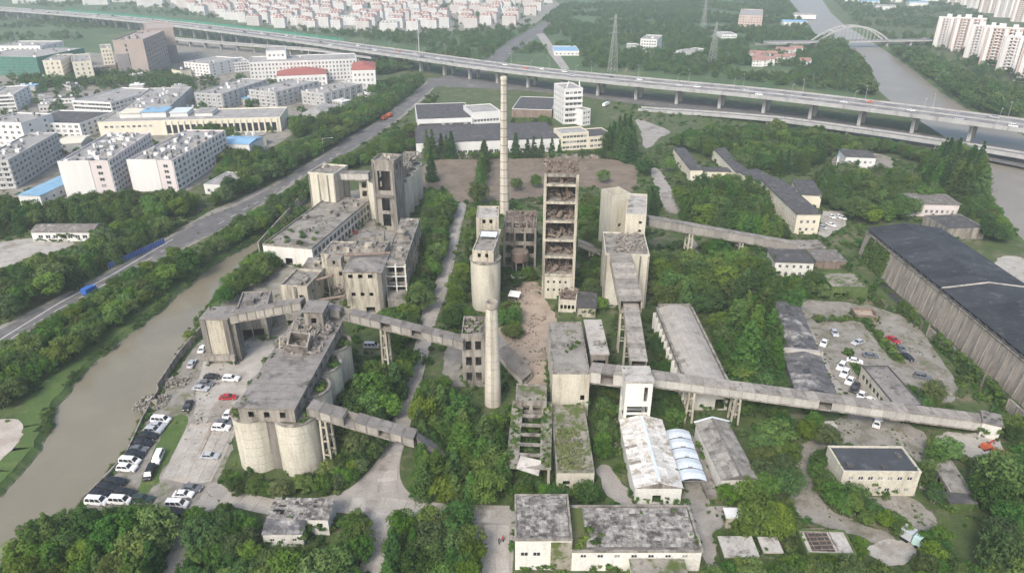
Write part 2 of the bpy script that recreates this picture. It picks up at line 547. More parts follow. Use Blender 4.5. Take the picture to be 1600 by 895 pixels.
def bld(name, label, cat, A, Bp, C, z=None, base=None, wallm='cream', roofm='roof_concrete', par=.5, over=0.0, wins=(), group=None,
        style='flat', rise=2.0, sides=(0, 1, 2, 3), z0=0.0, kp=True, parm=None, roofname='roof', wallname='wall'):
    """a building from three roof corners (near left, near right, far) and its height; wins rows:
       (side, rows, cols, width, height, first sill, storey, margin0, margin1, style)"""
    if z is None:
        z = up(base, A[1])
    a, u, n, L, W = frame_of(A, Bp, C, z)
    o = B()
    o.L, o.W, o.z = L, W, z
    BL.append(o)
    o.root = thing(name, label, cat, (a.x, a.y, 0), math.atan2(u.y, u.x), group)
    o.M = Matrix.Translation((a.x, a.y, 0)) @ Matrix.Rotation(math.atan2(u.y, u.x), 4, 'Z')
    cor = [(0, 0), (L, 0), (L, W), (0, W)]
    if kp:
        g = 1.2
        keep([o.M @ Vector(q) for q in ((-g, -g, 0), (L + g, -g, 0), (L + g, W + g, 0), (-g, W + g, 0))])
    ops = {0: [], 1: [], 2: [], 3: []}
    pl = []
    for wn in wins:
        s, rows, cols, ww, hh, zs, dz, m0, m1, st = wn
        Ls = L if s in (0, 2) else W
        for c in range(cols):
            xc = m0 + (Ls - m0 - m1) * (c + .5) / cols
            for r in range(rows):
                zz = zs + r * dz
                if zz + hh > z - .15 or xc - ww / 2 < .1 or xc + ww / 2 > Ls - .1:
                    continue
                ops[s].append((xc - ww / 2, xc + ww / 2, zz, zz + hh))
                pl.append((s, xc, zz + hh / 2, ww, hh, st))
    mb = MB()
    zt = z if style != 'flat' or par > 0 else z
    for s in sides:
        wall(mb, cor[s], cor[(s + 1) % 4], z0, zt, ops[s])
    if z0 > 0:
        mb.box(0.02, L - .02, .02, W - .02, z0 - .25, z0 + .02)
    mb.build(wallname, wallm, o.root)
    ang = [0, math.pi / 2, math.pi, -math.pi / 2]
    for s, xc, zc, ww, hh, st in pl:
        if st is None:
            continue
        c0, c1 = Vector((*cor[s], 0)), Vector((*cor[(s + 1) % 4], 0))
        uu = (c1 - c0).normalized()
        nn = Vector((uu.y, -uu.x, 0))
        q = c0 + uu * xc - nn * .16 + Vector((0, 0, zc))
        link('window', window_mesh(ww, hh, st), o.root, q, ang[s])
    if style == 'flat':
        if par > 0:
            r = MB()
            r.box(.3, L - .3, .3, W - .3, z - par - .25, z - par)
            r.build(roofname, roofm, o.root)
            p = MB()
            e = over
            p.box(-e - .05, L + e + .05, -e - .05, .3, z - par + .02, z + .05)
            p.box(-e - .05, L + e + .05, W - .3, W + e + .05, z - par + .02, z + .05)
            p.box(-e - .05, .3, .3, W - .3, z - par + .02, z + .05)
            p.box(L - .3, L + e + .05, .3, W - .3, z - par + .02, z + .05)
            p.build('parapet', parm or wallm, o.root)
            o.rz = z - par
        else:
            r = MB()
            r.box(-over, L + over, -over, W + over, z + .002, z + .35)
            r.build(roofname, roofm, o.root)
            o.rz = z + .35
    elif style == 'none':
        o.rz = z
    elif style in ('gable', 'gableY', 'hip'):
        r = MB()
        e = max(over, .3)
        h = rise
        if style == 'gable':      # ridge along X
            vs = [(-e, -e, z), (L + e, -e, z), (L + e, W + e, z), (-e, W + e, z), (-e, W / 2, z + h), (L + e, W / 2, z + h)]
            fs = [(0, 1, 5, 4), (2, 3, 4, 5), (1, 2, 5), (3, 0, 4)]
        elif style == 'gableY':
            vs = [(-e, -e, z), (L + e, -e, z), (L + e, W + e, z), (-e, W + e, z), (L / 2, -e, z + h), (L / 2, W + e, z + h)]
            fs = [(0, 4, 5, 3), (4, 1, 2, 5), (0, 1, 4), (2, 3, 5)]
        else:
            d = min(L, W) / 2
            if L >= W:
                q = [(d, W / 2, z + h), (L - d, W / 2, z + h)]
                fs = [(0, 1, 5, 4), (2, 3, 4, 5), (1, 2, 5), (3, 0, 4)]
            else:
                q = [(L / 2, d, z + h), (L / 2, W - d, z + h)]
                fs = [(0, 1, 4), (2, 3, 5), (1, 2, 5, 4), (3, 0, 4, 5)]
            vs = [(-e, -e, z), (L + e, -e, z), (L + e, W + e, z), (-e, W + e, z)] + q
        vs2 = [(v[0], v[1], v[2] + .18) for v in vs]
        r.add(vs2, fs)
        r.box(-e, L + e, -e, W + e, z - .02, z + .175)
        r.build(roofname, roofm, o.root)
        o.rz = z
    return o


def clutter(o, n, seed, mats=('town_roof', 'white_town', 'steel'), smax=2.6, hmax=2.0, name='roof_unit', zz=None):
    q = random.Random(seed)
    zz = o.rz if zz is None else zz
    for _ in range(n):
        a, b, h = q.uniform(.8, smax), q.uniform(.8, smax), q.uniform(.5, hmax)
        x, y = q.uniform(1, max(1.1, o.L - 1 - a)), q.uniform(1, max(1.1, o.W - 1 - b))
        k = MB()
        k.box(0, a, 0, b, 0, h)
        k.box(-.1, a + .1, -.1, b + .1, h, h + .12)
        k.build(name, q.choice(mats), o.root, (x, y, zz))


def sheets(root, L, W, zf, nx, ny, m, miss=0.0, seed=1, th=.06, name='roof_sheet', x0=0, y0=0, tilt=.012, lap=.05):
    """a roof laid in single lapped sheets; zf(x,y) gives the roof height"""
    q = random.Random(seed)
    dx, dy = L / nx, W / ny
    me = {}
    for j in range(ny):
        for i in range(nx):
            if q.random() < miss:
                continue
            xa, ya = x0 + i * dx, y0 + j * dy
            c = [zf(xa, ya), zf(xa + dx, ya), zf(xa + dx, ya + dy), zf(xa, ya + dy)]
            lap = .05
            key = tuple(round(v - c[0], 2) for v in c)
            if key not in me:
                b = MB()
                nr = 5
                for k in range(nr):
                    f0, f1 = k / nr, (k + .62) / nr
                    hh = c[0]
                    zz = lambda f, g: (c[0] * (1 - f) + c[1] * f) * (1 - g) + (c[3] * (1 - f) + c[2] * f) * g - hh
                    b.add([(f0 * dx, 0, zz(f0, 0) + th), (f1 * dx, 0, zz(f1, 0) + th), (f1 * dx, dy + lap, zz(f1, 1) + th - .02), (f0 * dx, dy + lap, zz(f0, 1) + th - .02)], [(0, 1, 2, 3)])
                b.add([(0, 0, 0), (dx - .04, 0, c[1] - hh), (dx - .04, dy - .03 + min(lap, 0), c[2] - hh), (0, dy - .03 + min(lap, 0), c[3] - hh),
                       (0, 0, th * .4), (dx - .04, 0, c[1] - hh + th * .4), (dx - .04, dy - .03 + min(lap, 0), c[2] - hh + th * .4), (0, dy - .03 + min(lap, 0), c[3] - hh + th * .4)],
                      [(4, 5, 6, 7), (0, 1, 5, 4), (1, 2, 6, 5), (2, 3, 7, 6), (3, 0, 4, 7)])
                me[key] = b.mesh(name, m)
            s = link(name, me[key], root, (xa, ya, c[0] + q.uniform(0, .05)))
            s.rotation_euler = (q.uniform(-tilt, tilt), q.uniform(-tilt, tilt), q.uniform(-tilt, tilt) * .7)


def rubble(name, m, box, n, smin, smax, parent=None, seed=1, hump=0.0, kind='stuff', loc=None):
    q = random.Random(seed)
    b = MB()
    x0, x1, y0, y1, z0, z1 = box
    for _ in range(n):
        s = q.uniform(smin, smax) * (q.random() ** .7 + .3)
        x, y = q.uniform(x0, x1), q.uniform(y0, y1)
        fx, fy = abs(2 * (x - x0) / (x1 - x0) - 1), abs(2 * (y - y0) / (y1 - y0) - 1)
        top = z0 + (z1 - z0) * max(.05, 1 - hump * max(fx, fy))
        z = q.uniform(z0, top)
        Mx = Matrix.Translation((x, y, z)) @ Matrix.Rotation(q.uniform(0, 6.3), 4, Vector((q.uniform(-1, 1), q.uniform(-1, 1), q.uniform(-1, 1) + .01)).normalized())
        b.box(-s, s, -s * q.uniform(.15, .6), s * q.uniform(.15, .6), -s * .25, s * .25, 0, Mx)
    o = b.build(name, m, parent, loc)
    o['kind'] = kind
    return o


# ------------------------------------------------------------------ conveyor galleries
def gallery(label, p0, p1, wd, ht, bay=3.0, roofm='roof_sheet', wallm='gallery_wall', trestles=(), gaps=(), name='conveyor_gallery', win=.0, seed=3, ribs=True):
    p0, p1 = Vector(p0), Vector(p1)
    d = p1 - p0
    Lh = math.hypot(d.x, d.y)
    root = thing(name, label, 'conveyor', (p0.x, p0.y, 0), math.atan2(d.y, d.x))
    n = max(1, round(Lh / bay))
    dx = Lh / n
    sl = d.z / Lh
    q = random.Random(seed)
    zb = lambda x: p0.z + sl * x
    fl = MB()
    fl.add([(0, -wd / 2, zb(0) - .45), (Lh, -wd / 2, zb(Lh) - .45), (Lh, wd / 2, zb(Lh) - .45), (0, wd / 2, zb(0) - .45),
            (0, -wd / 2, zb(0)), (Lh, -wd / 2, zb(Lh)), (Lh, wd / 2, zb(Lh)), (0, wd / 2, zb(0))],
           [(3, 2, 1, 0), (4, 5, 6, 7), (0, 1, 5, 4), (1, 2, 6, 5), (2, 3, 7, 6), (3, 0, 4, 7)])
    fl.build('floor_slab', 'concrete', root)
    s = sl * dx

    def sheared(x0, x1, y0, y1, z0, z1):
        k = MB()
        k.add([(x0, y0, z0 + sl * x0), (x1, y0, z0 + sl * x1), (x1, y1, z0 + sl * x1), (x0, y1, z0 + sl * x0),
               (x0, y0, z1 + sl * x0), (x1, y0, z1 + sl * x1), (x1, y1, z1 + sl * x1), (x0, y1, z1 + sl * x0)],
              [(3, 2, 1, 0), (4, 5, 6, 7), (0, 1, 5, 4), (1, 2, 6, 5), (2, 3, 7, 6), (3, 0, 4, 7)])
        return k
    wm = sheared(.03, dx - .03, -wd / 2, -wd / 2 + .15, .02, ht).mesh('wall_panel', wallm)
    wm2 = sheared(.03, dx - .03, wd / 2 - .15, wd / 2, .02, ht).mesh('wall_panel', wallm)
    rm = sheared(.02, dx - .04, -wd / 2 - .25, wd / 2 + .25, ht + .02, ht + .2).mesh('roof_panel', roofm)
    fm = MB()
    for y in (-wd / 2 - .06, wd / 2 - .14):
        fm.box(-.2, .2, y, y + .2, -.5, ht + .019)
    fm.box(-.2, .2, -wd / 2, wd / 2, ht - .3, ht - .05)
    fm = fm.mesh('rib', 'concrete_dark')
    for i in range(n):
        loc = (i * dx, 0, zb(i * dx))
        gap = i in gaps
        if not gap:
            link('wall_panel', wm, root, loc)
        link('wall_panel', wm2, root, loc)
        if not (gap and q.random() < .3):
            r = link('roof_panel', rm, root, (loc[0], 0, loc[2] + q.uniform(0, .06)))
            r.rotation_euler = (q.uniform(-.01, .01), 0, q.uniform(-.004, .004))
        if ribs:
            link('rib', fm, root, loc)
    for x, zlow in trestles:
        t = MB()
        x = x * Lh
        top = zb(x) - .45
        for y in (-wd * .42, wd * .42):
            for xx in (-.9, .9):
                t.beam((x + xx, y, zlow), (x + xx * .7, y, top), .5)
        nz = max(1, int((top - zlow) / 4))
        for k in range(1, nz + 1):
            zz = zlow + (top - zlow) * k / (nz + .5)
            for y in (-wd * .42, wd * .42):
                t.beam((x - .9, y, zz), (x + .9, y, zz), .3)
            for xx in (-.85, .85):
                t.beam((x + xx, -wd * .42, zz), (x + xx, wd * .42, zz), .3)
        t.build('trestle', 'cream', root)
    return root


mat('gallery_wall', (.36, .34, .305), (.27, .255, .225), .4, streak=True, stain=(.22, .205, .18), stain_pos=.6, stain_scale=.6, objrand=.22)
mat('gallery_pale', (.46, .45, .415), (.37, .36, .33), .4, streak=True, stain=(.32, .30, .27), stain_pos=.63, stain_scale=.5, objrand=.15)
mat('gallery_roof', (.27, .25, .225), (.205, .19, .17), .4, stain=(.12, .11, .095), stain_pos=.6, stain_scale=.4, objrand=.3)
mat('gallery_roof_pale', (.36, .33, .29), (.25, .23, .20), .5, stain=(.17, .15, .13), stain_pos=.58, stain_scale=.5, objrand=.3)

# ================================================================== THE SETTING
def pp(pts, z=0.0):
    return [P(x, y, z) for x, y in pts]


def outset(poly, d):
    n = len(poly)
    A = sum(poly[i].x * poly[(i + 1) % n].y - poly[(i + 1) % n].x * poly[i].y for i in range(n))
    sg = 1 if A > 0 else -1
    res = []
    for i in range(n):
        a, b, c = poly[i - 1], poly[i], poly[(i + 1) % n]
        e1, e2 = (b - a).normalized(), (c - b).normalized()
        nn = (Vector((e1.y, -e1.x, 0)) + Vector((e2.y, -e2.x, 0)))
        nn = nn.normalized() if nn.length > 1e-6 else Vector((e1.y, -e1.x, 0))
        res.append(Vector((b.x + nn.x * d * sg, b.y + nn.y * d * sg, b.z)))
    return res


def smooth_line(pts, it=2):
    for _ in range(it):
        q = []
        n = len(pts)
        for i in range(n):
            a, b = pts[i], pts[(i + 1) % n]
            q += [a * .75 + b * .25, a * .25 + b * .75]
        pts = q
    return pts


WZ = -1.5
canal_px = [(430, 352), (397, 384), (338, 411), (261, 481), (201, 528), (151, 568), (127, 595), (89, 639), (84, 669), (67, 706), (33, 742), (0, 783),
            (-160, 930), (-60, 960), (12, 868), (60, 838), (112, 806), (134, 776), (168, 739), (194, 709), (221, 649), (255, 598), (285, 541), (318, 483), (359, 441), (385, 404), (445, 362)]
river_px = [(1228, -9), (1234, 0), (1265, 37), (1277, 60), (1347, 87), (1366, 134), (1400, 165), (1480, 215), (1538, 255), (1546, 300), (1598, 377), (1720, 480), (1990, 420),
            (1750, 280), (1600, 214), (1492, 164), (1418, 104), (1368, 70), (1304, 30), (1284, 0), (1278, -9)]
canal = smooth_line(pp(canal_px, WZ), 3)
canal = [p + Vector((noise.noise(p * .21) * 1.1 + noise.noise(p * .7) * .4, noise.noise(p * .21 + Vector((9, 0, 0))) * 1.1, 0)) for p in canal]
river = smooth_line(pp(river_px, WZ), 1)
keep(outset(canal, .9))
keep(outset(river, 3))


def flat(name, poly, m, z, kind='structure', parent=None):
    bm = bmesh.new()
    vs = [bm.verts.new((p.x, p.y, z)) for p in poly]
    es = [bm.edges.new((vs[i], vs[(i + 1) % len(vs)])) for i in range(len(vs))]
    bmesh.ops.triangle_fill(bm, use_beauty=True, edges=es, normal=(0, 0, 1))
    bmesh.ops.recalc_face_normals(bm, faces=bm.faces[:])
    for f in bm.faces:
        if f.normal.z < 0:
            f.normal_flip()
    me = bpy.data.meshes.new(name)
    bm.to_mesh(me)
    bm.free()
    me.materials.append(MATS[m])
    o = link(name, me, parent)
    if kind:
        o['kind'] = kind
    return o


def ground_sheet():
    bm = bmesh.new()
    es = []
    for poly in ([Vector((-5000, -200, 0)), Vector((5000, -200, 0)), Vector((5000, 7000, 0)), Vector((-5000, 7000, 0))], outset(canal, 2.0), outset(river, 4.0)):
        vs = [bm.verts.new((p.x, p.y, 0)) for p in poly]
        es += [bm.edges.new((vs[i], vs[(i + 1) % len(vs)])) for i in range(len(vs))]
    bmesh.ops.triangle_fill(bm, use_beauty=True, edges=es, normal=(0, 0, 1))
    for f in bm.faces:
        f.normal_update()
        if f.normal.z < 0:
            f.normal_flip()
    me = bpy.data.meshes.new('ground')
    bm.to_mesh(me)
    bm.free()
    me.materials.append(MATS['ground'])
    link('ground', me)['kind'] = 'structure'


ground_sheet()
flat('canal_water', outset(canal, .8), 'canal_water', WZ)
flat('river_water', outset(river, 1.5), 'river_water', WZ)
for nm, poly, d in (('canal_bank', canal, 2.0), ('river_bank', river, 4.0)):
    b = MB()
    rg = (outset(poly, d + .4), outset(poly, d), outset(poly, d * .3), poly)
    n = len(poly)
    zz = (.028, 0.0, WZ + .35, WZ - .3)
    b.add([(p.x, p.y, z) for r_, z in zip(rg, zz) for p in r_], [(k * n + i, k * n + (i + 1) % n, (k + 1) * n + (i + 1) % n, (k + 1) * n + i) for k in range(3) for i in range(n)])
    b.m = [1 if k == 2 else 0 for k in range(3) for i in range(n)]
    b.build(nm, ['grass', 'bank_stone'])['kind'] = 'structure'


def sheet(name, px, m, z, sm=0, kp=True):
    poly = pp(px)
    if name in ('lower_yard', 'plant_road', 'east_road', 'corner_road', 'west_yard', 'villa_yard', 'river_yard', 'south_lane', 'north_lane', 'works_yard', 'car_yard', 'canal_yard', 'pale_yard', 'bank_yard', 'parking_verge', 'yard_verge', 'wood_path', 'alley', 'rear_field'):
        poly = smooth_line(poly, 3)
        if name != 'plant_road':
            poly = [p + Vector((noise.noise(p * .35) * 1.3, noise.noise(p * .35 + Vector((5, 0, 0))) * 1.3, 0)) for p in poly]
    if kp:
        keep(poly)
    return flat(name, poly, m, z)


# the far country beyond the viaduct and the town floor
sheet('far_fields', [(-600, 60), (0, 70), (160, 84), (300, 62), (640, 95), (1000, 135), (1200, 160), (1370, 170), (1350, 100), (1270, 62), (1225, -2), (-2000, -2)], 'grass_far', .02, kp=False)
sheet('town_ground', [(-500, 400), (-40, 300), (100, 318), (290, 300), (440, 222), (520, 165), (590, 120), (600, 95), (400, 78), (300, 62), (160, 84), (0, 70), (-600, 60)], 'yard_grey', .03, kp=False)
sheet('estate_ground', [(265, 12), (480, 50), (660, 52), (830, 42), (875, 8), (860, -6), (250, -6)], 'yard_grey', .04, kp=False)
b = MB()
a, c = outset(canal, 1.9), outset(canal, 9.0)
n = len(a)
b.add([(p.x, p.y, .022) for p in a] + [(p.x, p.y, .022) for p in c], [(i, (i + 1) % n, n + (i + 1) % n, n + i) for i in range(n)])
b.build('canal_verge', 'grass')['kind'] = 'structure'
# public road along the canal
sheet('pavement', [(-30, 524), (100, 459), (171, 421), (268, 366), (328, 330), (418, 291), (520, 232), (590, 188), (645, 145), (668, 126), (690, 124), (668, 150), (622, 190), (552, 234), (470, 280), (430, 309), (342, 361), (280, 393), (179, 444), (90, 495), (-30, 562)], 'yard_grey', .03)
sheet('main_road', [(-30, 530), (100, 464), (171, 426), (268, 370), (330, 340), (420, 296), (520, 236), (594, 190), (650, 146), (672, 127), (688, 126), (662, 150), (614, 192), (546, 236), (460, 282), (424, 308), (340, 361), (277, 390), (178, 441), (90, 491), (-30, 556)], 'asphalt', .06)
sheet('road_junction', [(530, 222), (560, 206), (598, 200), (590, 212), (556, 226), (528, 232)], 'asphalt', .08)
sheet('road_junction', [(300, 348), (335, 334), (380, 320), (398, 324), (345, 358), (305, 366)], 'asphalt', .085)
sheet('north_road', [(662, 136), (686, 122), (745, 104), (762, 92), (775, 80), (800, 62), (830, 46), (848, 34), (862, 36), (850, 52), (822, 70), (800, 84), (780, 104), (740, 122), (676, 138)], 'asphalt', .07)
sheet('link_road', [(838, 54), (850, 52), (873, 84), (890, 108), (878, 110), (858, 84)], 'road_plant', .11)
sheet('ring_road', [(668, 122), (735, 124), (800, 126), (900, 136), (1000, 150), (1200, 170), (1400, 202), (1600, 236), (1750, 262), (1750, 300), (1600, 262), (1400, 222), (1200, 188), (1000, 164), (900, 150), (800, 140), (735, 138), (668, 134)], 'asphalt', .05)
# the plant's own roads
sheet('plant_road', [(712, 316), (731, 316), (722, 350), (711, 404), (699, 461), (684, 490), (674, 530), (643, 661), (623, 722), (626, 756), (648, 778), (688, 787), (800, 790), (806, 790), (806, 822), (738, 815), (640, 804),
                     (612, 806), (606, 830), (600, 900), (560, 900), (583, 830), (583, 806), (500, 798), (420, 808), (345, 782), (320, 770), (336, 748), (360, 768), (420, 784), (510, 777), (546, 765), (578, 735), (600, 705), (612, 661), (652, 530), (657, 490), (675, 461), (690, 404)], 'road_plant', .05)
sheet('gate_road', [(738, 812), (806, 818), (800, 900), (756, 900)], 'road_plant', .065)
sheet('corner_road', [(318, 768), (346, 780), (330, 800), (290, 835), (288, 900), (238, 900), (285, 828), (300, 790)], 'road_plant', .065)
sheet('east_road', [(1078, 790), (1110, 792), (1140, 800), (1122, 835), (1118, 870), (1128, 900), (1105, 900), (1092, 850)], 'road_plant', .05)
sheet('east_road', [(928, 725), (955, 725), (990, 788), (1250, 792), (1250, 806), (1080, 800), (955, 796)], 'road_plant', .06)
sheet('alley', [(1066, 745), (1100, 745), (1112, 800), (1072, 800)], 'yard_grey', .07)
# yards
sheet('canal_yard', [(372, 440), (450, 392), (480, 400), (470, 440), (500, 520), (430, 560), (372, 650), (366, 690), (345, 745), (330, 770), (300, 800), (250, 812), (180, 800), (128, 800), (140, 778), (172, 742), (200, 712), (226, 650), (262, 598), (300, 545), (330, 520), (350, 460)], 'yard_grey', .03)
sheet('pale_yard', [(376, 530), (430, 520), (425, 570), (385, 620), (372, 640), (330, 640), (300, 700), (312, 560), (345, 560)], 'yard_pale', .05, kp=False)
sheet('concrete_pad', [(298, 662), (336, 660), (318, 700), (292, 756), (256, 748), (276, 700)], 'slab_dirt', .16, kp=False)
sheet('concrete_pad', [(340, 664), (372, 660), (362, 690), (330, 752), (296, 758), (320, 706)], 'yard_pale', .12, kp=False)
sheet('parking_verge', [(262, 660), (285, 640), (300, 660), (280, 690), (256, 735), (236, 770), (215, 775), (228, 730)], 'grass', .07, kp=False)
sheet('rear_field', [(655, 249), (760, 249), (880, 246), (992, 250), (1000, 290), (960, 320), (930, 285), (840, 310), (700, 318), (655, 300)], 'dirt_red', .04)
sheet('works_yard', [(800, 440), (845, 440), (846, 465), (872, 490), (865, 520), (865, 610), (815, 600), (780, 560), (760, 520), (810, 500), (812, 465)], 'dirt', .04)
sheet('works_yard', [(700, 535), (740, 540), (770, 600), (700, 610), (690, 570)], 'yard_grey', .06)
sheet('north_lane', [(1014, 262), (1030, 262), (1060, 315), (1064, 334), (1040, 334), (1028, 300)], 'road_plant', .05)
sheet('south_lane', [(1018, 230), (1006, 234), (1000, 200), (990, 186), (1004, 188), (1036, 200), (1052, 208), (1030, 214)], 'road_plant', .05)
sheet('wood_path', [(1072, 370), (1086, 372), (1100, 410), (1130, 482), (1122, 484), (1092, 420)], 'yard_grey', .05)
sheet('car_yard', [(1232, 470), (1300, 468), (1420, 490), (1470, 560), (1510, 625), (1440, 640), (1330, 640), (1308, 618), (1275, 560), (1240, 500)], 'yard_grey', .04)
sheet('car_yard', [(1238, 500), (1262, 498), (1330, 640), (1308, 640)], 'road_plant', .06)
sheet('yard_verge', [(1343, 500), (1356, 498), (1412, 566), (1396, 568)], 'grass', .08, kp=False)
sheet('yard_verge', [(1318, 552), (1326, 550), (1350, 590), (1342, 596)], 'grass', .08, kp=False)
sheet('lower_yard', [(1238, 700), (1258, 690), (1330, 640), (1400, 650), (1450, 680), (1458, 700), (1442, 735), (1418, 698), (1300, 696), (1266, 712), (1275, 770), (1300, 800), (1345, 818), (1400, 838), (1390, 850), (1340, 840), (1280, 818), (1250, 812), (1236, 790), (1232, 740)], 'yard_grey', .045)
sheet('lower_yard', [(1340, 778), (1440, 772), (1478, 842), (1440, 850), (1418, 815), (1345, 795)], 'yard_grey', .065)
sheet('lower_yard', [(1355, 845), (1430, 838), (1436, 860), (1410, 885), (1362, 880)], 'yard_pale', .068)
sheet('lower_yard', [(1460, 672), (1560, 680), (1575, 715), (1520, 720), (1470, 700)], 'yard_pale', .066)
sheet('west_yard', [(-40, 385), (40, 372), (120, 366), (125, 378), (85, 396), (-40, 430)], 'yard_pale', .04)
sheet('bank_yard', [(-40, 655), (46, 656), (30, 690), (0, 722), (-40, 740)], 'slab_dirt', .05)
sheet('rear_yard', [(540, 300), (600, 290), (640, 345), (640, 372), (560, 385), (520, 372)], 'yard_grey', .04)
sheet('works_yard', [(430, 400), (520, 375), (640, 372), (660, 400), (645, 470), (600, 500), (500, 500), (430, 480)], 'yard_grey', .035)
sheet('small_car_park', [(1285, 330), (1320, 330), (1322, 352), (1290, 372), (1278, 366)], 'yard_pale', .05)
sheet('villa_yard', [(1296, 240), (1390, 238), (1400, 268), (1340, 285), (1305, 270)], 'yard_grey', .045)
sheet('river_yard', [(1540, 402), (1600, 398), (1650, 440), (1600, 452)], 'yard_pale', .05)


def ribbon(name, px, wd, m, z):
    c = pp(px)
    b = MB()
    vs = []
    for i, p in enumerate(c):
        d = (c[min(i + 1, len(c) - 1)] - c[max(i - 1, 0)]).normalized()
        n = Vector((-d.y, d.x, 0)) * wd / 2
        vs += [(p.x + n.x, p.y + n.y, z), (p.x - n.x, p.y - n.y, z)]
    b.add(vs, [(2 * i, 2 * i + 1, 2 * i + 3, 2 * i + 2) for i in range(len(c) - 1)])
    o = b.build(name, m)
    o['kind'] = 'structure'
    return o


def dashes(name, px, wd, ln, gp, m, z):
    c = pp(px)
    b = MB()
    for i in range(len(c) - 1):
        d = c[i + 1] - c[i]
        L = d.length
        d.normalize()
        n = Vector((-d.y, d.x, 0)) * wd / 2
        s = 0
        while s < L:
            a, e = c[i] + d * s, c[i] + d * min(L, s + ln)
            b.add([(a.x + n.x, a.y + n.y, z), (a.x - n.x, a.y - n.y, z), (e.x - n.x, e.y - n.y, z), (e.x + n.x, e.y + n.y, z)], [(0, 1, 2, 3)])
            s += ln + gp
    o = b.build(name, m)
    o['kind'] = 'structure'


rc = [(-20, 552), (90, 484), (176, 438), (270, 383)]
dashes('lane_marking', rc, .22, 4, 5, 'paint', .09)
dashes('lane_marking', [(x, y - 9) for x, y in rc], .3, 30, .01, 'paint', .09)
dashes('lane_marking', [(342, 350), (425, 303), (530, 240)], .25, 4, 5, 'paint', .09)
# concrete bays of the plant road: recessed joints between cast slabs, each slab a piece of the road
road_par = bpy.data.objects.get('plant_road')


def slabs(px, wd, step, cols, m, z, seed=1):
    q = random.Random(seed)
    c = pp(px)
    pts = []
    for i in range(len(c) - 1):
        d = c[i + 1] - c[i]
        k = max(1, round(d.length / step))
        pts += [c[i] + d * (j / k) for j in range(k)]
    pts.append(c[-1])
    for i in range(len(pts) - 1):
        a, e = pts[i], pts[i + 1]
        d = (e - a).normalized()
        n = Vector((-d.y, d.x, 0))
        L = (e - a).length
        for j in range(cols):
            w_ = wd / cols
            y0 = -wd / 2 + j * w_
            b = MB()
            t = q.uniform(0, .03)
            b.box(.04, L - .04, y0 + .04, y0 + w_ - .04, 0, z + t - .06)
            o = b.build('slab', m, road_par, (a.x, a.y, .06))
            o.rotation_euler = (0, 0, math.atan2(d.y, d.x))


mat('slab', (.43, .405, .36), (.34, .315, .28), .25, stain=(.24, .22, .19), stain_pos=.6, stain_scale=.12, objrand=.13)
slabs([(580, 895), (592, 830), (602, 790)], 5.2, 4.5, 1, 'slab', .11, 1)
slabs([(350, 776), (430, 793), (520, 789), (600, 789), (700, 800), (800, 806)], 4.6, 4.5, 1, 'slab', .115, 2)
slabs([(604, 770), (606, 735), (612, 712), (628, 660), (645, 600), (664, 530)], 4.6, 4.5, 1, 'slab', .12, 3)
slabs([(690, 440), (702, 390), (714, 345), (720, 322)], 4.2, 4.5, 1, 'slab', .11, 4)
slabs([(776, 820), (774, 895)], 5.4, 4.5, 2, 'slab', .1, 5)
slabs([(310, 668), (272, 748)], 6.0, 4.5, 2, 'slab', .2, 6)
slabs([(350, 668), (310, 752)], 5.0, 4.5, 2, 'slab', .18, 7)

# ------------------------------------------------------------------ the elevated expressway
VZ = 13.0
vpath = pp([(-260, -4), (0, 14), (200, 30), (400, 53), (600, 80), (800, 107.5), (1000, 128), (1200, 146.5), (1400, 170), (1600, 196), (1850, 232)], VZ)


def catmull(pts, n):
    res = []
    for i in range(len(pts) - 1):
        p0, p1, p2, p3 = pts[max(i - 1, 0)], pts[i], pts[i + 1], pts[min(i + 2, len(pts) - 1)]
        for k in range(n):
            t = k / n
            res.append(.5 * ((2 * p1) + (-p0 + p2) * t + (2 * p0 - 5 * p1 + 4 * p2 - p3) * t * t + (-p0 + 3 * p1 - 3 * p2 + p3) * t ** 3))
    res.append(pts[-1])
    return res


def offset_line(c, d):
    r = []
    for i, p in enumerate(c):
        t = (c[min(i + 1, len(c) - 1)] - c[max(i - 1, 0)])
        t.z = 0
        t.normalize()
        r.append(p + Vector((-t.y, t.x, 0)) * d)
    return r


def sweep(mb, c, d0, d1, z0, z1, mi=0):
    a, b = offset_line(c, d0), offset_line(c, d1)
    n = len(c)
    vs = []
    for i in range(n):
        vs += [(a[i].x, a[i].y, c[i].z + z0), (b[i].x, b[i].y, c[i].z + z0), (b[i].x, b[i].y, c[i].z + z1), (a[i].x, a[i].y, c[i].z + z1)]
    fs = []
    for i in range(n - 1):
        for k in range(4):
            fs.append((4 * i + k, 4 * i + (k + 1) % 4, 4 * i + 4 + (k + 1) % 4, 4 * i + 4 + k))
    fs += [(0, 1, 2, 3), (4 * n - 1, 4 * n - 2, 4 * n - 3, 4 * n - 4)]
    mb.add(vs, fs, mi)


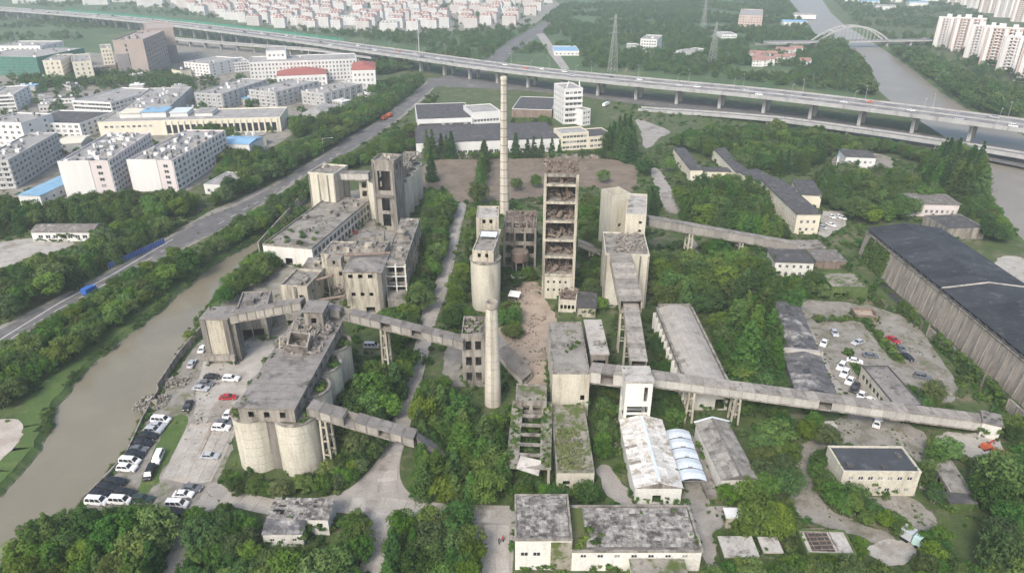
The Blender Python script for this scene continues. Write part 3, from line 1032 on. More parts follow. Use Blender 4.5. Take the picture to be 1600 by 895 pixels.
vc = catmull(vpath, 5)
via = thing('elevated_expressway', 'long grey elevated expressway on piers crossing the whole view', 'viaduct')
b = MB(); sweep(b, vc, -15.5, 15.5, -1.4, 0); sweep(b, vc, -9, 9, -2.6, -1.41); b.build('deck_girder', 'rail_grey', via)
b = MB(); sweep(b, vc, -15.1, -.7, .01, .06); sweep(b, vc, .7, 15.1, .01, .06); b.build('carriageway', 'deck_road', via)
for d in (-15.5, 15.1):
    b = MB(); sweep(b, vc, d, d + .4, .012, 1.15); b.build('parapet', 'rail_grey', via)
b = MB(); sweep(b, vc, -.6, .6, .012, .95); b.build('median_barrier', 'rail_grey', via)
b = MB()
for d in (-11.6, -8, -4.4, 4.4, 8, 11.6):
    cc = offset_line(vc, d)
    for i in range(len(cc) - 1):
        e = cc[i + 1] - cc[i]
        L = e.length
        e.normalize()
        s = 0
        while s < L:
            b.beam(cc[i] + e * s + Vector((0, 0, .07)), cc[i] + e * min(L, s + 6) + Vector((0, 0, .07)), .25, .02)
            s += 15
b.build('lane_marking', 'paint', via)['kind'] = 'stuff'
# piers
dist = [0]
for i in range(1, len(vc)):
    dist.append(dist[-1] + (vc[i] - vc[i - 1]).length)


def along(c, dist, s):
    for i in range(1, len(c)):
        if dist[i] >= s:
            t = (s - dist[i - 1]) / (dist[i] - dist[i - 1])
            d = (c[i] - c[i - 1]).normalized()
            return c[i - 1].lerp(c[i], t), d
    return c[-1], (c[-1] - c[-2]).normalized()


pm = MB()
for sx in (-5.5, 5.5):
    pm.box(-1.1, 1.1, sx - 1.5, sx + 1.5, 0, VZ - 3.6)
pm.box(-1.25, 1.25, -9, 9, VZ - 3.6, VZ - 2.61)
pm.box(-1.0, 1.0, -3.9, 3.9, VZ - 4.6, VZ - 3.601)
pm = pm.mesh('pier', 'rail_grey')
s = 20
while s < dist[-1]:
    p, d = along(vc, dist, s)
    link('pier', pm, via, (p.x, p.y, 0), math.atan2(d.y, d.x))
    s += 33
# green noise barrier on the far side
nb = [p for p in offset_line(vc, 15.9) if -720 < p.x < -175]
nbr = thing('noise_barrier', 'long green noise barrier on the far edge of the expressway', 'noise barrier')
for i in range(len(nb) - 1):
    e = nb[i + 1] - nb[i]
    k = max(1, round(e.length / 9))
    for j in range(k):
        a, c = nb[i] + e * (j / k), nb[i] + e * ((j + .97) / k)
        b = MB(); b.beam(a + Vector((0, 0, 1.9)), c + Vector((0, 0, 1.9)), .25, 4.2); b.build('panel', 'green_barrier', nbr)
# lower slip road with pale parapets, on short piers, to the right; and the ramp beyond the brown towers
for lab, px, wz, wd in (('low slip road ramp with pale parapets in front of the expressway piers', [(1000, 163), (1100, 172), (1200, 184), (1320, 200), (1450, 219), (1600, 243), (1800, 280)], 4.0, 9),
                        ('lower white ramp passing below the expressway behind the brown towers', [(240, 58), (330, 66), (420, 73), (500, 79), (585, 90)], 7.5, 9)):
    c = catmull(pp(px, wz), 4)
    if lab.startswith('low slip'):
        for i, p in enumerate(c):
            p.z = max(.6, wz * min(1, i / 9.0))
    rt = thing('ramp', lab, 'ramp')
    b = MB(); sweep(b, c, -wd / 2, wd / 2, -1.1, 0); b.build('deck', 'rail_grey', rt)
    b = MB(); sweep(b, c, -wd / 2 + .4, wd / 2 - .4, .01, .05); b.build('carriageway', 'deck_road', rt)
    for d in (-wd / 2, wd / 2 - .35):
        b = MB(); sweep(b, c, d, d + .35, .012, 1.1); b.build('parapet', 'rail_grey', rt)
    ds = [0]
    for i in range(1, len(c)):
        ds.append(ds[-1] + (c[i] - c[i - 1]).length)
    s = 15
    while s < ds[-1]:
        p, d = along(c, ds, s)
        if p.z > 2.6:
            b = MB(); b.box(-.7, .7, -1.8, 1.8, 0, p.z - 1.11); b.build('pier', 'rail_grey', rt, (p.x, p.y, 0)).rotation_euler = (0, 0, math.atan2(d.y, d.x))
        s += 26
# expressway lamps
lm = MB()
lm.tube((0, 0, 0), (0, 0, 10), .16, .09, 6)
lm.beam((0, 0, 9.95), (0, -2.2, 10.4), .12)
lm2 = MB(); lm2.box(-.25, .25, -3.1, -2.1, 10.3, 10.5)
lm, lm2 = lm.mesh('pole', 'rail_grey'), lm2.mesh('lamp_head', 'lamp_glass')
far = offset_line(vc, 14.9)
near = offset_line(vc, -14.9)
s = 40
k = 0
while s < dist[-1] - 20:
    for lst, flip in ((far, 0), (near, math.pi)):
        p, d = along(lst, dist, s)
        if p.y < 1150:
            t = thing('street_lamp', 'slim pole lamp on the edge of the elevated expressway', 'street lamp', (p.x, p.y, VZ), math.atan2(d.y, d.x) + flip, 'lamps along the elevated expressway')
            link('pole', lm, t); link('lamp_head', lm2, t)
    s += 42

# ------------------------------------------------------------------ arch bridge over the far river
A0, A1 = P(1272, 65, 6), P(1384, 63.5, 6)
d = (A1 - A0); L = d.length
br = thing('arch_bridge', 'pale arched road bridge spanning the far river', 'bridge', (A0.x, A0.y, 0), math.atan2(d.y, d.x))
b = MB(); b.box(-60, L + 60, -7, 7, 5, 6.6); b.build('deck', 'rail_grey', br)
b = MB(); b.box(-60, L + 60, -6.6, 6.6, 6.605, 6.65); b.build('carriageway', 'deck_road', br)
for y in (-7.4, 7.0):
    b = MB()
    n = 18
    pts = [(L * i / n, 0, 6 + 17 * (1 - (2 * i / n - 1) ** 2)) for i in range(n + 1)]
    for i in range(n):
        b.beam((pts[i][0], y + .2, pts[i][2]), (pts[i + 1][0], y + .2, pts[i + 1][2]), 1.0, 1.8)
    b.build('arch_rib', 'rail_grey', br)
    for i in range(2, n - 1):
        b = MB(); b.beam((pts[i][0], y + .2, 6.7), (pts[i][0], y + .2, pts[i][2] - .4), .2); b.build('hanger', 'white_town', br)
for i in (4, 7, 9, 11, 14):
    b = MB(); b.beam((pts[i][0], -6.6, pts[i][2]), (pts[i][0], 6.6, pts[i][2]), .8); b.build('brace', 'white_town', br)
for x in (-30, 0, L, L + 30):
    b = MB(); b.box(x - 1.2, x + 1.2, -5, 5, -2, 4.98); b.build('pier', 'rail_grey', br)
sheet('far_lane', [(1180, 66), (1272, 64), (1272, 69), (1180, 71)], 'road_plant', .05, kp=False)
sheet('far_lane', [(1384, 62), (1480, 58), (1480, 62), (1384, 66)], 'road_plant', .05, kp=False)

# ================================================================== THE OLD WORKS
# --- near silo battery
v0, v1 = P(459, 638.6, 18.5), P(531, 499.8, 18.5)
vv = (v1 - v0); vv.z = 0
SL = vv.length; vv.normalize()
uu = Vector((vv.y, -vv.x, 0))
sb = [P(400, 739), P(464, 746)]
RAD, SH = 5.0, 15.0
rows = ['front', 'second', 'third', 'rearmost']
sc = {}
for ci, s0 in enumerate(sb):
    for r in range(4):
        c = s0 + vv * (RAD + r * 10.5)
        if ci == 1:
            c = c + uu * .3
        lab = '%s pale concrete silo in the %s row under the long flat grey roof' % (rows[r], ['canal side', 'road side'][ci])
        t = thing('silo', lab, 'silo', (c.x, c.y, 0), 0, 'silos of the near battery')
        b = MB(); b.lathe([(RAD, 0), (RAD, SH - .5)], 40, cap=False); b.build('shell', 'silo', t, smooth=True)
        b = MB()
        for z_ in range(1, 6):
            b.lathe([(RAD + .004, z_ * 2.4), (RAD + .03, z_ * 2.4 + .06), (RAD + .004, z_ * 2.4 + .12)], 40, cap=False)
        b.build('lift_joint', 'cream', t)
        b = MB(); b.lathe([(RAD, SH - .499), (RAD + .22, SH - .45), (RAD + .22, SH), (RAD - .5, SH), (RAD - .5, SH - .8)], 40, cap=False); b.build('rim', 'concrete', t)
        b = MB(); b.lathe([(.01, SH - .75), (RAD - .51, SH - .8)], 32, cap=False); b.build('top_slab', 'roof_mossy', t)
        keep([(c.x + 6 * math.cos(a), c.y + 6 * math.sin(a)) for a in [k * math.pi / 4 for k in range(8)]])
        sc[ci, r] = c
# web walls between the silos
wb = thing('silo_web', 'dark grey concrete core standing between the near silos', 'wall', tuple((sc[0, 0] + sc[1, 0]) / 2), math.atan2(vv.y, vv.x))
b = MB(); b.box(-2.6, 34, -4.6, 4.6, 0, SH - .9); b.build('core', 'concrete_dark', wb)
# roof house on the battery
hh = bld('silo_gallery_house', 'long flat grey roofed house on top of the near silos', 'building', (371, 636), (459, 638.6), (531, 499.8), z=18.5, wallm='concrete', roofm='roof_grey', par=0, over=.45, z0=15.05,
         wins=[(0, 1, 3, 1.3, 1.6, 15.8, 3, 1, 1, None), (1, 1, 9, 1.2, 1.1, 16.2, 3, 1, 1, None)])
ML = hh.L
b = MB()
for i in range(1, 14):
    b.box(-.3, hh.L + .3, i * 3 - .05, i * 3 + .05, hh.rz + .002, hh.rz + .06)
b.build('roof_joint', 'concrete_dark', hh.root)['kind'] = 'stuff'
# collapsed middle with debris and a tilted bin
rubble('debris', 'grey_rubble', (1.5, hh.L * .9, 23, 38, hh.rz, hh.rz + 1.8), 220, .3, 1.5, hh.root, 5, .5)
b = MB()
Mx = Matrix.Translation((6.5, 22.5, hh.rz + 1.3)) @ Matrix.Rotation(.5, 4, 'X') @ Matrix.Rotation(.2, 4, 'Y')
b.box(-2.6, 2.6, -.2, .2, -2, 2, 0, Mx); b.box(-2.6, 2.6, 3.6, 4, -2, 2, 0, Mx); b.box(-2.6, -2.2, .21, 3.59, -2, 2, 0, Mx); b.box(2.2, 2.6, .21, 3.59, -2, 2, 0, Mx)
b.build('broken_bin', 'concrete', hh.root)
b = MB()
for k in range(6):
    x = 1 + k * 1.6
    b.beam((x, 25 + (k % 3), hh.rz), (x + .6 * (k % 2), 26 + k * .5, hh.rz + 2.6 + .5 * (k % 3)), .45)
b.beam((.8, 26, hh.rz + 2.8), (9, 28, hh.rz + 2.4), .5)
b.build('broken_frame', 'concrete', hh.root)
# hub house where the two upper galleries meet
hub = bld('transfer_house', 'small square grey house on the near silo roof where two galleries meet', 'building', (474, 487), (503, 487.5), (504, 472), z=24.5, wallm='concrete', roofm='roof_grey', par=0, over=.5, z0=18.9,
          wins=[(0, 1, 1, 1.4, 1.6, 21, 3, .5, .5, None), (1, 1, 2, 1.2, 1.4, 21, 3, .5, .5, None)], kp=False)

# --- storage tower by the canal, and the loading house
st = bld('storage_tower', 'tall grey storage tower with a pale face beside the canal', 'tower', (313.5, 498.8), (355, 498.8), (363, 481), z=14.7, wallm='cream', roofm='roof_grey', par=0, over=.35,
         wins=[(0, 1, 1, .7, .9, 12.3, 3, .2, 6, None)])
b = MB()
for x in (-.3, st.L * .82):
    b.box(x, x + 1.5, -.35, .0, 0, 14.6)
b.build('buttress', 'concrete_dark', st.root)
b = MB(); b.box(-.6, st.L + .6, -1.6, -.36, 1.6, 3.2); b.build('loading_ledge', 'concrete', st.root)
b = MB()
for x in (0, st.L):
    b.box(x - .3, x + .3, -1.5, -.9, 0, 1.59)
b.build('ledge_post', 'concrete', st.root)
b = MB(); b.box(st.L + .02, st.L + 1.5, 1, 5, 0, 13.9); b.build('side_shaft', 'concrete_dark', st.root)
ld = bld('loading_house', 'flat roofed loading house with an open portal beside the storage tower', 'building', (366, 493), (414, 489), (435, 452), z=9.5, wallm='concrete', roofm='roof_grey', par=.5,
         wins=[(0, 1, 2, 3.2, 4.2, 0, 5, 1.0, 1.0, None), (1, 1, 5, 1.2, 1.2, 6, 3, 2, 2, None)])
gallery('short upper gallery from the transfer house down to the canal side storage tower', P(474, 480, 20.5), P(364, 500, 14.5), 3.0, 2.2, 2.8, 'gallery_roof', 'gallery_wall', gaps=(4,), name='conveyor_gallery', seed=2)
gallery('upper gallery crossing the plant road to the ruin beside the short chimney', P(503, 486, 20.5), P(726, 540, 13.6), 2.9, 2.0, 2.8, 'gallery_roof', 'gallery_wall', trestles=((.44, 0),), gaps=(2, 6, 9, 14), seed=3)
g0, g1 = P(486, 642, 15.2), P(650, 690, 9.5)
gallery('lower gallery sloping from the near silos over the bushes by the road', g0, g1, 3.2, 1.9, 2.7, 'gallery_roof', 'gallery_wall', trestles=((.13, 0),), gaps=(3, 6, 9), seed=4)
gallery('ruined roofless end of the lower gallery dropping to the ground in the bushes', P(652, 690, 9.2), P(708, 722, 1.2), 3.0, 1.6, 2.7, 'gallery_roof', 'gallery_wall', seed=5)

# --- old mill complex behind the transfer house
b1 = bld('mill_block', 'low square cream block with a dark stripe behind the transfer house', 'building', (437, 445), (479, 448), (491, 421), z=11, wallm='cream', roofm='roof_concrete', par=.7,
         wins=[(0, 1, 1, 1.6, 1.2, 6.6, 3, 5.4, .6, None), (1, 1, 2, 1.2, 1.2, 7, 3, 1, 1, None)])
b = MB(); b.box(b1.L * .5, b1.L * .62, -.25, 0, 0, 10.8); b.build('downpipe_shaft', 'concrete_dark', b1.root)
clutter(b1, 6, 3, ('concrete', 'concrete_dark'), 2.2, 1.2, 'roof_unit')
b2 = bld('mill_house', 'grey hipped roof mill house with three dark square windows under the eaves', 'building', (537, 425), (596, 425), (601, 398), z=15.4, wallm='cream', roofm='roof_grey', style='hip', rise=1.2, over=.4,
         wins=[(0, 1, 3, 1.5, 1.4, 13.1, 3, .4, 2.2, None), (0, 1, 3, 1.3, 1.3, 6.6, 3, 1, 2.5, None), (0, 1, 1, 3, 2.2, .3, 3, 5, 2, None)])
b = MB(); b.box(b2.L - 1.4, b2.L + .02, -.5, 0, 0, 14.9); b.build('corner_shaft', 'concrete_dark', b2.root)
b3 = bld('mill_wing', 'left wing of the mill complex with a patched cream wall above the rubble', 'building', (501, 397), (551, 399), (557, 378), z=15.0, wallm='cream', roofm='roof_concrete', par=.4,
         wins=[(0, 1, 5, .9, .9, 11.7, 3, 4, 1, None), (0, 1, 2, 1.2, 1.6, 7, 3, 5, 1, None)])
b4 = bld('mill_annex', 'flat roofed middle range behind the hipped mill house', 'building', (550, 389), (601, 390), (604, 377), z=18, wallm='concrete', roofm='roof_concrete', par=.3)
b5 = bld('frame_tower', 'grey tower with an open white ladder frame right of the mill house', 'tower', (602, 409.5), (633, 409.5), (646, 384), z=15.4, wallm='concrete', roofm='roof_concrete', par=.4,
         wins=[(0, 4, 2, 2.4, 2.6, .8, 3.6, .5, .5, None), (1, 2, 4, 1.4, 1.8, 5, 5, 1, 1, None)])
b = MB()
for x in (-.1, b5.L * .5, b5.L - .1):
    b.box(x, x + .4, -1.9, -1.5, 0, 15.0)
    for z in (3.6, 7.2, 10.8, 14.4):
        b.box(x + .05, x + .35, -1.49, -.02, z, z + .3)
for z in (3.6, 7.2, 10.8, 14.4):
    b.box(-.3, b5.L + .5, -2.0, -1.905, z, z + .4)
b.build('ladder_frame', 'white', b5.root)
b6 = bld('mill_bridge_house', 'narrow raised grey range reaching back from the frame tower towards the far silos', 'building', (610, 383), (642, 383), (660, 341), z=15.2, wallm='concrete', roofm='roof_concrete', par=.3, z0=10.5,
         wins=[(1, 1, 7, 1.6, 2.0, 12, 3, 1, 1, None)])
b = MB()
for y in [k * b6.W / 4 for k in range(5)]:
    for x in (.3, b6.L - .3):
        b = MB(); b.box(x - .35, x + .35, min(y, b6.W - .7), min(y, b6.W - .7) + .7, 0, 10.24); b.build('leg', 'cream', b6.root)
    b = MB(); b.box(.7, b6.L - .7, min(y, b6.W - .7) + .1, min(y, b6.W - .7) + .6, 5, 5.5); b.build('tie_beam', 'cream', b6.root)
c = b6.M @ Vector((3, 7, 0))
t = thing('roof_turret', 'small round domed turret on the raised grey range', 'turret', (c.x, c.y, b6.rz))
b = MB(); b.lathe([(1.7, 0), (1.7, 2.6), (2.0, 2.7), (2.0, 3.1), (1.5, 3.6), (.9, 4.2), (.9, 4.9), (.3, 5.4)], 20); b.build('drum', 'concrete', t)
ru = rubble('rubble_heap', 'grey_rubble', (-6.5, 7, -5, 5, 0, 7), 420, .3, 1.2, None, 8, .85, 'thing')
ru.location = P(530, 457, 0) + Vector((0, 2, 0))
tag(ru, 'heap of broken concrete and planks in front of the mill wing', 'rubble')
ru['kind'] = 'stuff'
b7 = bld('mill_lean_to', 'open grey lean-to with dark bays between the square block and the mill wing', 'building', (472, 421), (505, 421), (507, 404), z=9.5, wallm='concrete', roofm='roof_concrete', par=0, over=.3,
         wins=[(0, 2, 3, 2.2, 2.8, .6, 4, .3, .3, None)])
# --- flat roofed shed by the canal
sh = bld('flat_roof_shed', 'long flat roofed grey shed with bushes growing on its roof beside the canal', 'shed', (410, 381), (487, 387.6), (543, 309), z=8.5, wallm='white', roofm='roof_concrete', par=.6, parm='concrete',
         wins=[(1, 2, 16, 2.6, 2.2, 1.0, 3.4, 1, 1, 'dark'), (0, 1, 1, 3, 3.2, .2, 3, 6, 6, None)])
wl = thing('garden_wall', 'low pale wall along the canal side of the flat roofed shed', 'wall', (0, 0, 0))
b = MB(); b.beam(P(404, 386, 2.2), P(478, 304, 2.2), .35, 4.4); b.build('wall', 'cream', wl)
# --- far silo battery
fr = P(636, 346)
fd = (P(655, 318) - fr); fd.z = 0; fd.normalize()
fu = Vector((fd.y, -fd.x, 0))
for ci in (0, 1):
    for r in range(4):
        c = fr - fu * (4.2 + ci * 9.2) + fd * (4.5 + r * 9.4)
        nm = '%s silo in the %s row of the far battery with stained broken rim' % (rows[r], ['field side', 'street side'][ci])
        H = 17.0
        t = thing('silo', nm, 'silo', (c.x, c.y, 0), 0, 'silos of the far battery')
        b = MB(); b.lathe([(4.5, 0), (4.5, H)], 32, cap=False); b.lathe([(4.0, H - .6), (4.0, H + .01), (4.62, H + .01), (4.62, H - .5)], 32, cap=False); b.build('shell', 'silo', t, smooth=False)
        b = MB(); b.lathe([(.01, H - .7), (4.0, H - .65)], 24, cap=False); b.build('top_slab', 'grey_rubble', t)
        keep([(c.x + 5.5 * math.cos(a), c.y + 5.5 * math.sin(a)) for a in [k * math.pi / 4 for k in range(8)]])
hd = bld('silo_head_house', 'tall stained grey head house with dark openings on the far silo battery', 'tower', (580, 250), (615, 252), (628, 241), z=31, wallm='concrete', roofm='roof_concrete', par=.8,
         wins=[(0, 1, 1, 5.6, 8.5, 18, 4.4, .6, .6, None), (0, 2, 1, 3.6, 5.5, 2, 7, 1, 1, None), (1, 2, 2, 1.8, 2.6, 22.5, 4, .6, .6, None), (3, 3, 2, 1.8, 2.6, 17, 4.2, .8, .8, None)])
b = MB()
for x in (0, hd.L - .9):
    b.box(x, x + .9, -.5, 0, 0, 30)
b.box(.9, hd.L - .9, -1.2, -.0, 15.4, 16.2)
b.build('buttress', 'concrete_dark', hd.root)
hd2 = bld('silo_top_house', 'long grey ruined house along the tops of the far silos', 'building', (604, 270), (623, 270.5), (643, 237), z=22, wallm='concrete', roofm='roof_mossy', par=.9, z0=17.05,
          wins=[(1, 1, 7, 1.6, 2.0, 18.5, 4, .8, .8, None)], kp=False)
rubble('debris', 'grey_rubble', (0.5, hd2.L + 2.5, 2, hd2.W, hd2.rz - 1, hd2.rz + 1.4), 120, .3, 1.2, hd2.root, 21)
bx = bld('cream_silo_house', 'square cream tower with dark ribs left of the far silo battery', 'tower', (481, 269), (521, 272), (529, 257), z=21, wallm='cream_clean', roofm='roof_concrete', par=.8)
b = MB()
for f in (.0, .36, .72, .97):
    b.box(bx.L * f, bx.L * f + .55, -.3, 0, 0, 20.2)
for f in (.25, .6, .95):
    b.box(bx.L, bx.L + .3, bx.W * f - .5, bx.W * f, 0, 20.2)
b.build('rib', 'concrete', bx.root)
p0, p1 = P(524, 279, 16.8), P(578, 279, 17.5)
gallery('level cream gallery joining the square cream tower to the far head house', p0, p1, 3.4, 2.8, 3, 'gallery_roof', 'gallery_pale', gaps=(9,), seed=8, ribs=False)
sp = bld('support_tower', 'slim open stair tower carrying the cream gallery', 'tower', (560, 279), (575, 279), (576, 271), z=17, wallm='cream', roofm='roof_concrete', par=0, over=.1,
         wins=[(0, 4, 1, 2.2, 2.6, .6, 4.0, .5, .5, None), (1, 4, 1, 2, 2.6, .6, 4.0, .4, .4, None), (3, 4, 1, 2, 2.6, .6, 4, .4, .4, None)])
for o_, n_, s_ in ((b2, 2, 81), (b3, 6, 82), (b4, 7, 83), (b5, 4, 84), (b6, 9, 85), (b7, 3, 86), (sh, 9, 87), (hd, 3, 88), (hd2, 5, 89), (ld, 6, 90), (bx, 3, 91)):
    if o_ is not b2:
        clutter(o_, n_, s_, ('concrete', 'concrete_dark', 'cream'), 2.6, 1.5, 'roof_hatch')
        rubble('debris', 'grey_rubble', (.5, o_.L - .5, .5, o_.W - .5, o_.rz, o_.rz + .3), n_ * 9, .12, .6, o_.root, s_)
for k, (x0, y0, x1_, y1_, z0_, z1_) in enumerate(((470, 445, 520, 430, 8, 12), (600, 440, 640, 420, 9, 11), (520, 400, 610, 395, 17, 18), (490, 470, 540, 462, 3, 9))):
    a_, c_ = P(x0, y0, z0_), P(x1_, y1_, z1_)
    t = thing('pipe_bridge', ['rusty pipe bridge rising from the square block to the mill wing', 'rusty pipe stub beside the open frame tower', 'long rusty pipe over the mill roofs', 'sloping rusty pipe above the rubble heap'][k], 'pipe', (0, 0, 0))
    b = MB(); b.tube(a_, c_, .45, .45, 10); b.build('pipe', 'brick_brown', t)
    for f_ in (.15, .85):
        p_ = a_.lerp(c_, f_)
        b = MB(); b.beam((p_.x, p_.y, 0), (p_.x, p_.y, p_.z - .4), .3); b.build('support', 'concrete_dark', t)
for k, (A_, B_, C_, z_, lb) in enumerate((((446, 492), (470, 492), (474, 480), 5, 'low grey lean-to in front of the square cream block'), ((606, 470), (634, 468), (640, 452), 5.5, 'low ruined annex at the foot of the open frame tower'), ((560, 372), (600, 370), (606, 358), 9, 'grey annex between the flat roofed shed and the far head house'), ((510, 405), (532, 405), (534, 396), 17.5, 'small stair house on the mill wing roof'))):
    o_ = bld('annex', lb, 'building', A_, B_, C_, z=z_, wallm='concrete', roofm='roof_concrete', par=.3, z0=0 if k < 3 else 15.0, kp=False, wins=[(0, max(1, int(z_ / 4)), 3, 1.6, 2.0, 1.0, 3.6, .4, .4, None)] if k < 3 else [(0, 1, 1, .9, 1.4, 15.6, 3, .3, .3, None)])
# --- chimneys
def chimney(label, base, ytop, r0, r1, rings, seg=2.4, collar=True):
    g = P(*base)
    h = up(base, ytop)
    t = thing('chimney', label, 'chimney', (g.x, g.y + r0, 0))
    keep([(g.x - 3.5, g.y - 1), (g.x + 3.5, g.y - 1), (g.x + 3.5, g.y + 6), (g.x - 3.5, g.y + 6)])
    n = max(2, round(h / seg))
    rr = lambda z: r0 + (r1 - r0) * z / h
    cour = []
    for i in range(n):
        za, zb_ = h * i / n, h * (i + 1) / n
        b = MB(); b.lathe([(rr(za), za + .05), (rr(zb_), zb_ - .05)], 28, cap=False)
        b.lathe([(rr(zb_), zb_ - .05), (rr(zb_) - .08, zb_ - .0), (rr(zb_), zb_ + .05)], 28, cap=False, mi=1)
        b.build('course', ['chimney', 'chimney_joint'], t, smooth=True)
    b = MB()
    b.lathe([(r1 + .02, h - 1.9), (r1 + .24, h - 1.2), (r1 + .24, h - .5), (r1 + .12, h), (r1 - .35, h), (r1 - .35, h - 3)], 28, cap=False)
    b.build('collar', 'chimney_joint' if collar else 'chimney', t)
    if rings:
        b = MB()
        for z in rings:
            b.lathe([(rr(z * h) + .06, z * h), (rr(z * h) + .10, z * h + .25), (rr(z * h) + .02, z * h + .3)], 28, cap=False)
        b.build('iron_band', 'brick_brown', t)
    b = MB()
    for s in (-.25, .25):
        b.beam((s, -rr(0) - .22, 0), (s, -rr(h) - .22, h), .06)
    z = .4
    while z < h:
        b.box(-.25, .25, -rr(z) - .25, -rr(z) - .19, z, z + .05)
        z += .8
    b.build('ladder', 'steel', t)
    return t


chimney('short pale tapering chimney with a collar standing in bushes at the centre', (770, 638), 478, 2.3, 1.45, (), 2.3)
chimney('tall slender ringed chimney behind the old kiln house', (788, 336), 121, 2.15, 1.25, [.1 + .06 * k for k in range(15)], 3.0, False)
# --- kiln house: a round silo with houses stacked on it
g = P(759, 488)
ks = thing('kiln_silo', 'round cream silo carrying the kiln house behind the short chimney', 'silo', (g.x, g.y + 5, 0))
b = MB(); b.lathe([(4.75, 0), (4.9, 6), (5.0, 9), (5.0, 17.5)], 40, cap=False); b.build('shell', 'cream_clean', ks, smooth=False)
b = MB(); b.lathe([(5.001, 17.51), (5.25, 17.55), (5.25, 18.1), (.01, 18.15)], 40, cap=False); b.build('rim', 'concrete', ks)
keep([(g.x - 6, g.y - 1), (g.x + 6, g.y - 1), (g.x + 6, g.y + 11), (g.x - 6, g.y + 11)])
k1 = bld('kiln_house', 'flat roofed pale house on the round cream silo with a small blue canopy', 'building', (738, 391), (771, 392.5), (775, 358), z=22, wallm='cream', roofm='roof_concrete', par=.4, z0=18.2,
         wins=[(0, 1, 2, 1, 1.4, 19.6, 3, 1, 1, None), (1, 1, 5, 1, 1.4, 19.6, 3, 1, 1, None)], kp=False)
b = MB()
b.add([(1, 10, 22.9), (6.5, 10, 22.9), (6.5, 13, 23.5), (1, 13, 23.5), (1, 10, 23.0), (6.5, 10, 23.0), (6.5, 13, 23.6), (1, 13, 23.6)], [(3, 2, 1, 0), (4, 5, 6, 7), (0, 1, 5, 4), (1, 2, 6, 5), (2, 3, 7, 6), (3, 0, 4, 7)])
b.build('blue_canopy', 'roof_sheet_blue', k1.root)
b = MB()
for x in (1.1, 6.2):
    for y, zt in ((10.1, 22.9), (12.7, 23.4)):
        b.box(x, x + .2, y, y + .2, 21.6, zt)
b.build('canopy_post', 'steel', k1.root)
b = MB(); b.box(1.2, k1.L - 1, k1.W * .5, k1.W * 1.3, 0, 7.99); b.build('rear_body', 'cream', k1.root)
k2 = bld('kiln_upper_house', 'upper kiln house with a pale flat roof stepping down towards the tall chimney', 'building', (744, 341), (779, 341), (781, 322), z=25, wallm='cream', roofm='roof_pale', par=.4, z0=0,
         wins=[(0, 1, 2, 1.1, 1.5, 23, 3, 1.5, 1.5, None), (1, 3, 3, 1.3, 1.8, 10, 4.5, 1, 1, None)])
rn = bld('kiln_ruin', 'brown broken concrete ruin between the kiln house and the frame tower', 'ruin', (786, 356), (838, 357), (839, 330), z=16, wallm='concrete', roofm='rust_rubble', par=.8,
         wins=[(0, 3, 3, 3.1, 3.4, .6, 5.0, .4, .4, None), (1, 3, 3, 3.0, 3.4, .6, 5.0, .5, .5, None), (3, 3, 3, 3.0, 3.4, .6, 5, .5, .5, None)])
rubble('debris', 'rust_rubble', (.5, rn.L - .5, .5, rn.W - .5, rn.rz, rn.rz + 1.6), 130, .3, 1.3, rn.root, 9)
b = MB()
for k in range(5):
    x = 1 + k * (rn.L - 2) / 4
    b.box(x - .3, x + .3, .2, .8, 15, 19 + (k % 3))
b.box(.5, rn.L * .7, .3, .7, 18, 18.5)
b.build('broken_column', 'concrete', rn.root)
g = P(812, 431)
tk = thing('raised_tank', 'round rusty brown tank on concrete legs between kiln house and frame tower', 'tank', (g.x, g.y + 3, 0))
b = MB(); b.lathe([(3.2, 5.2), (3.3, 5.4), (3.3, 8.6), (3.0, 8.9), (.01, 9.1)], 28, cap=False); b.lathe([(.01, 5.19), (3.2, 5.2)], 28, cap=False); b.build('drum', 'brick_brown', tk)
for k in range(6):
    a = k * math.pi / 3
    b = MB(); b.box(-.3, .3, -.3, .3, 0, 5.18); b.build('leg', 'concrete', tk, (2.7 * math.cos(a), 2.7 * math.sin(a), 0))
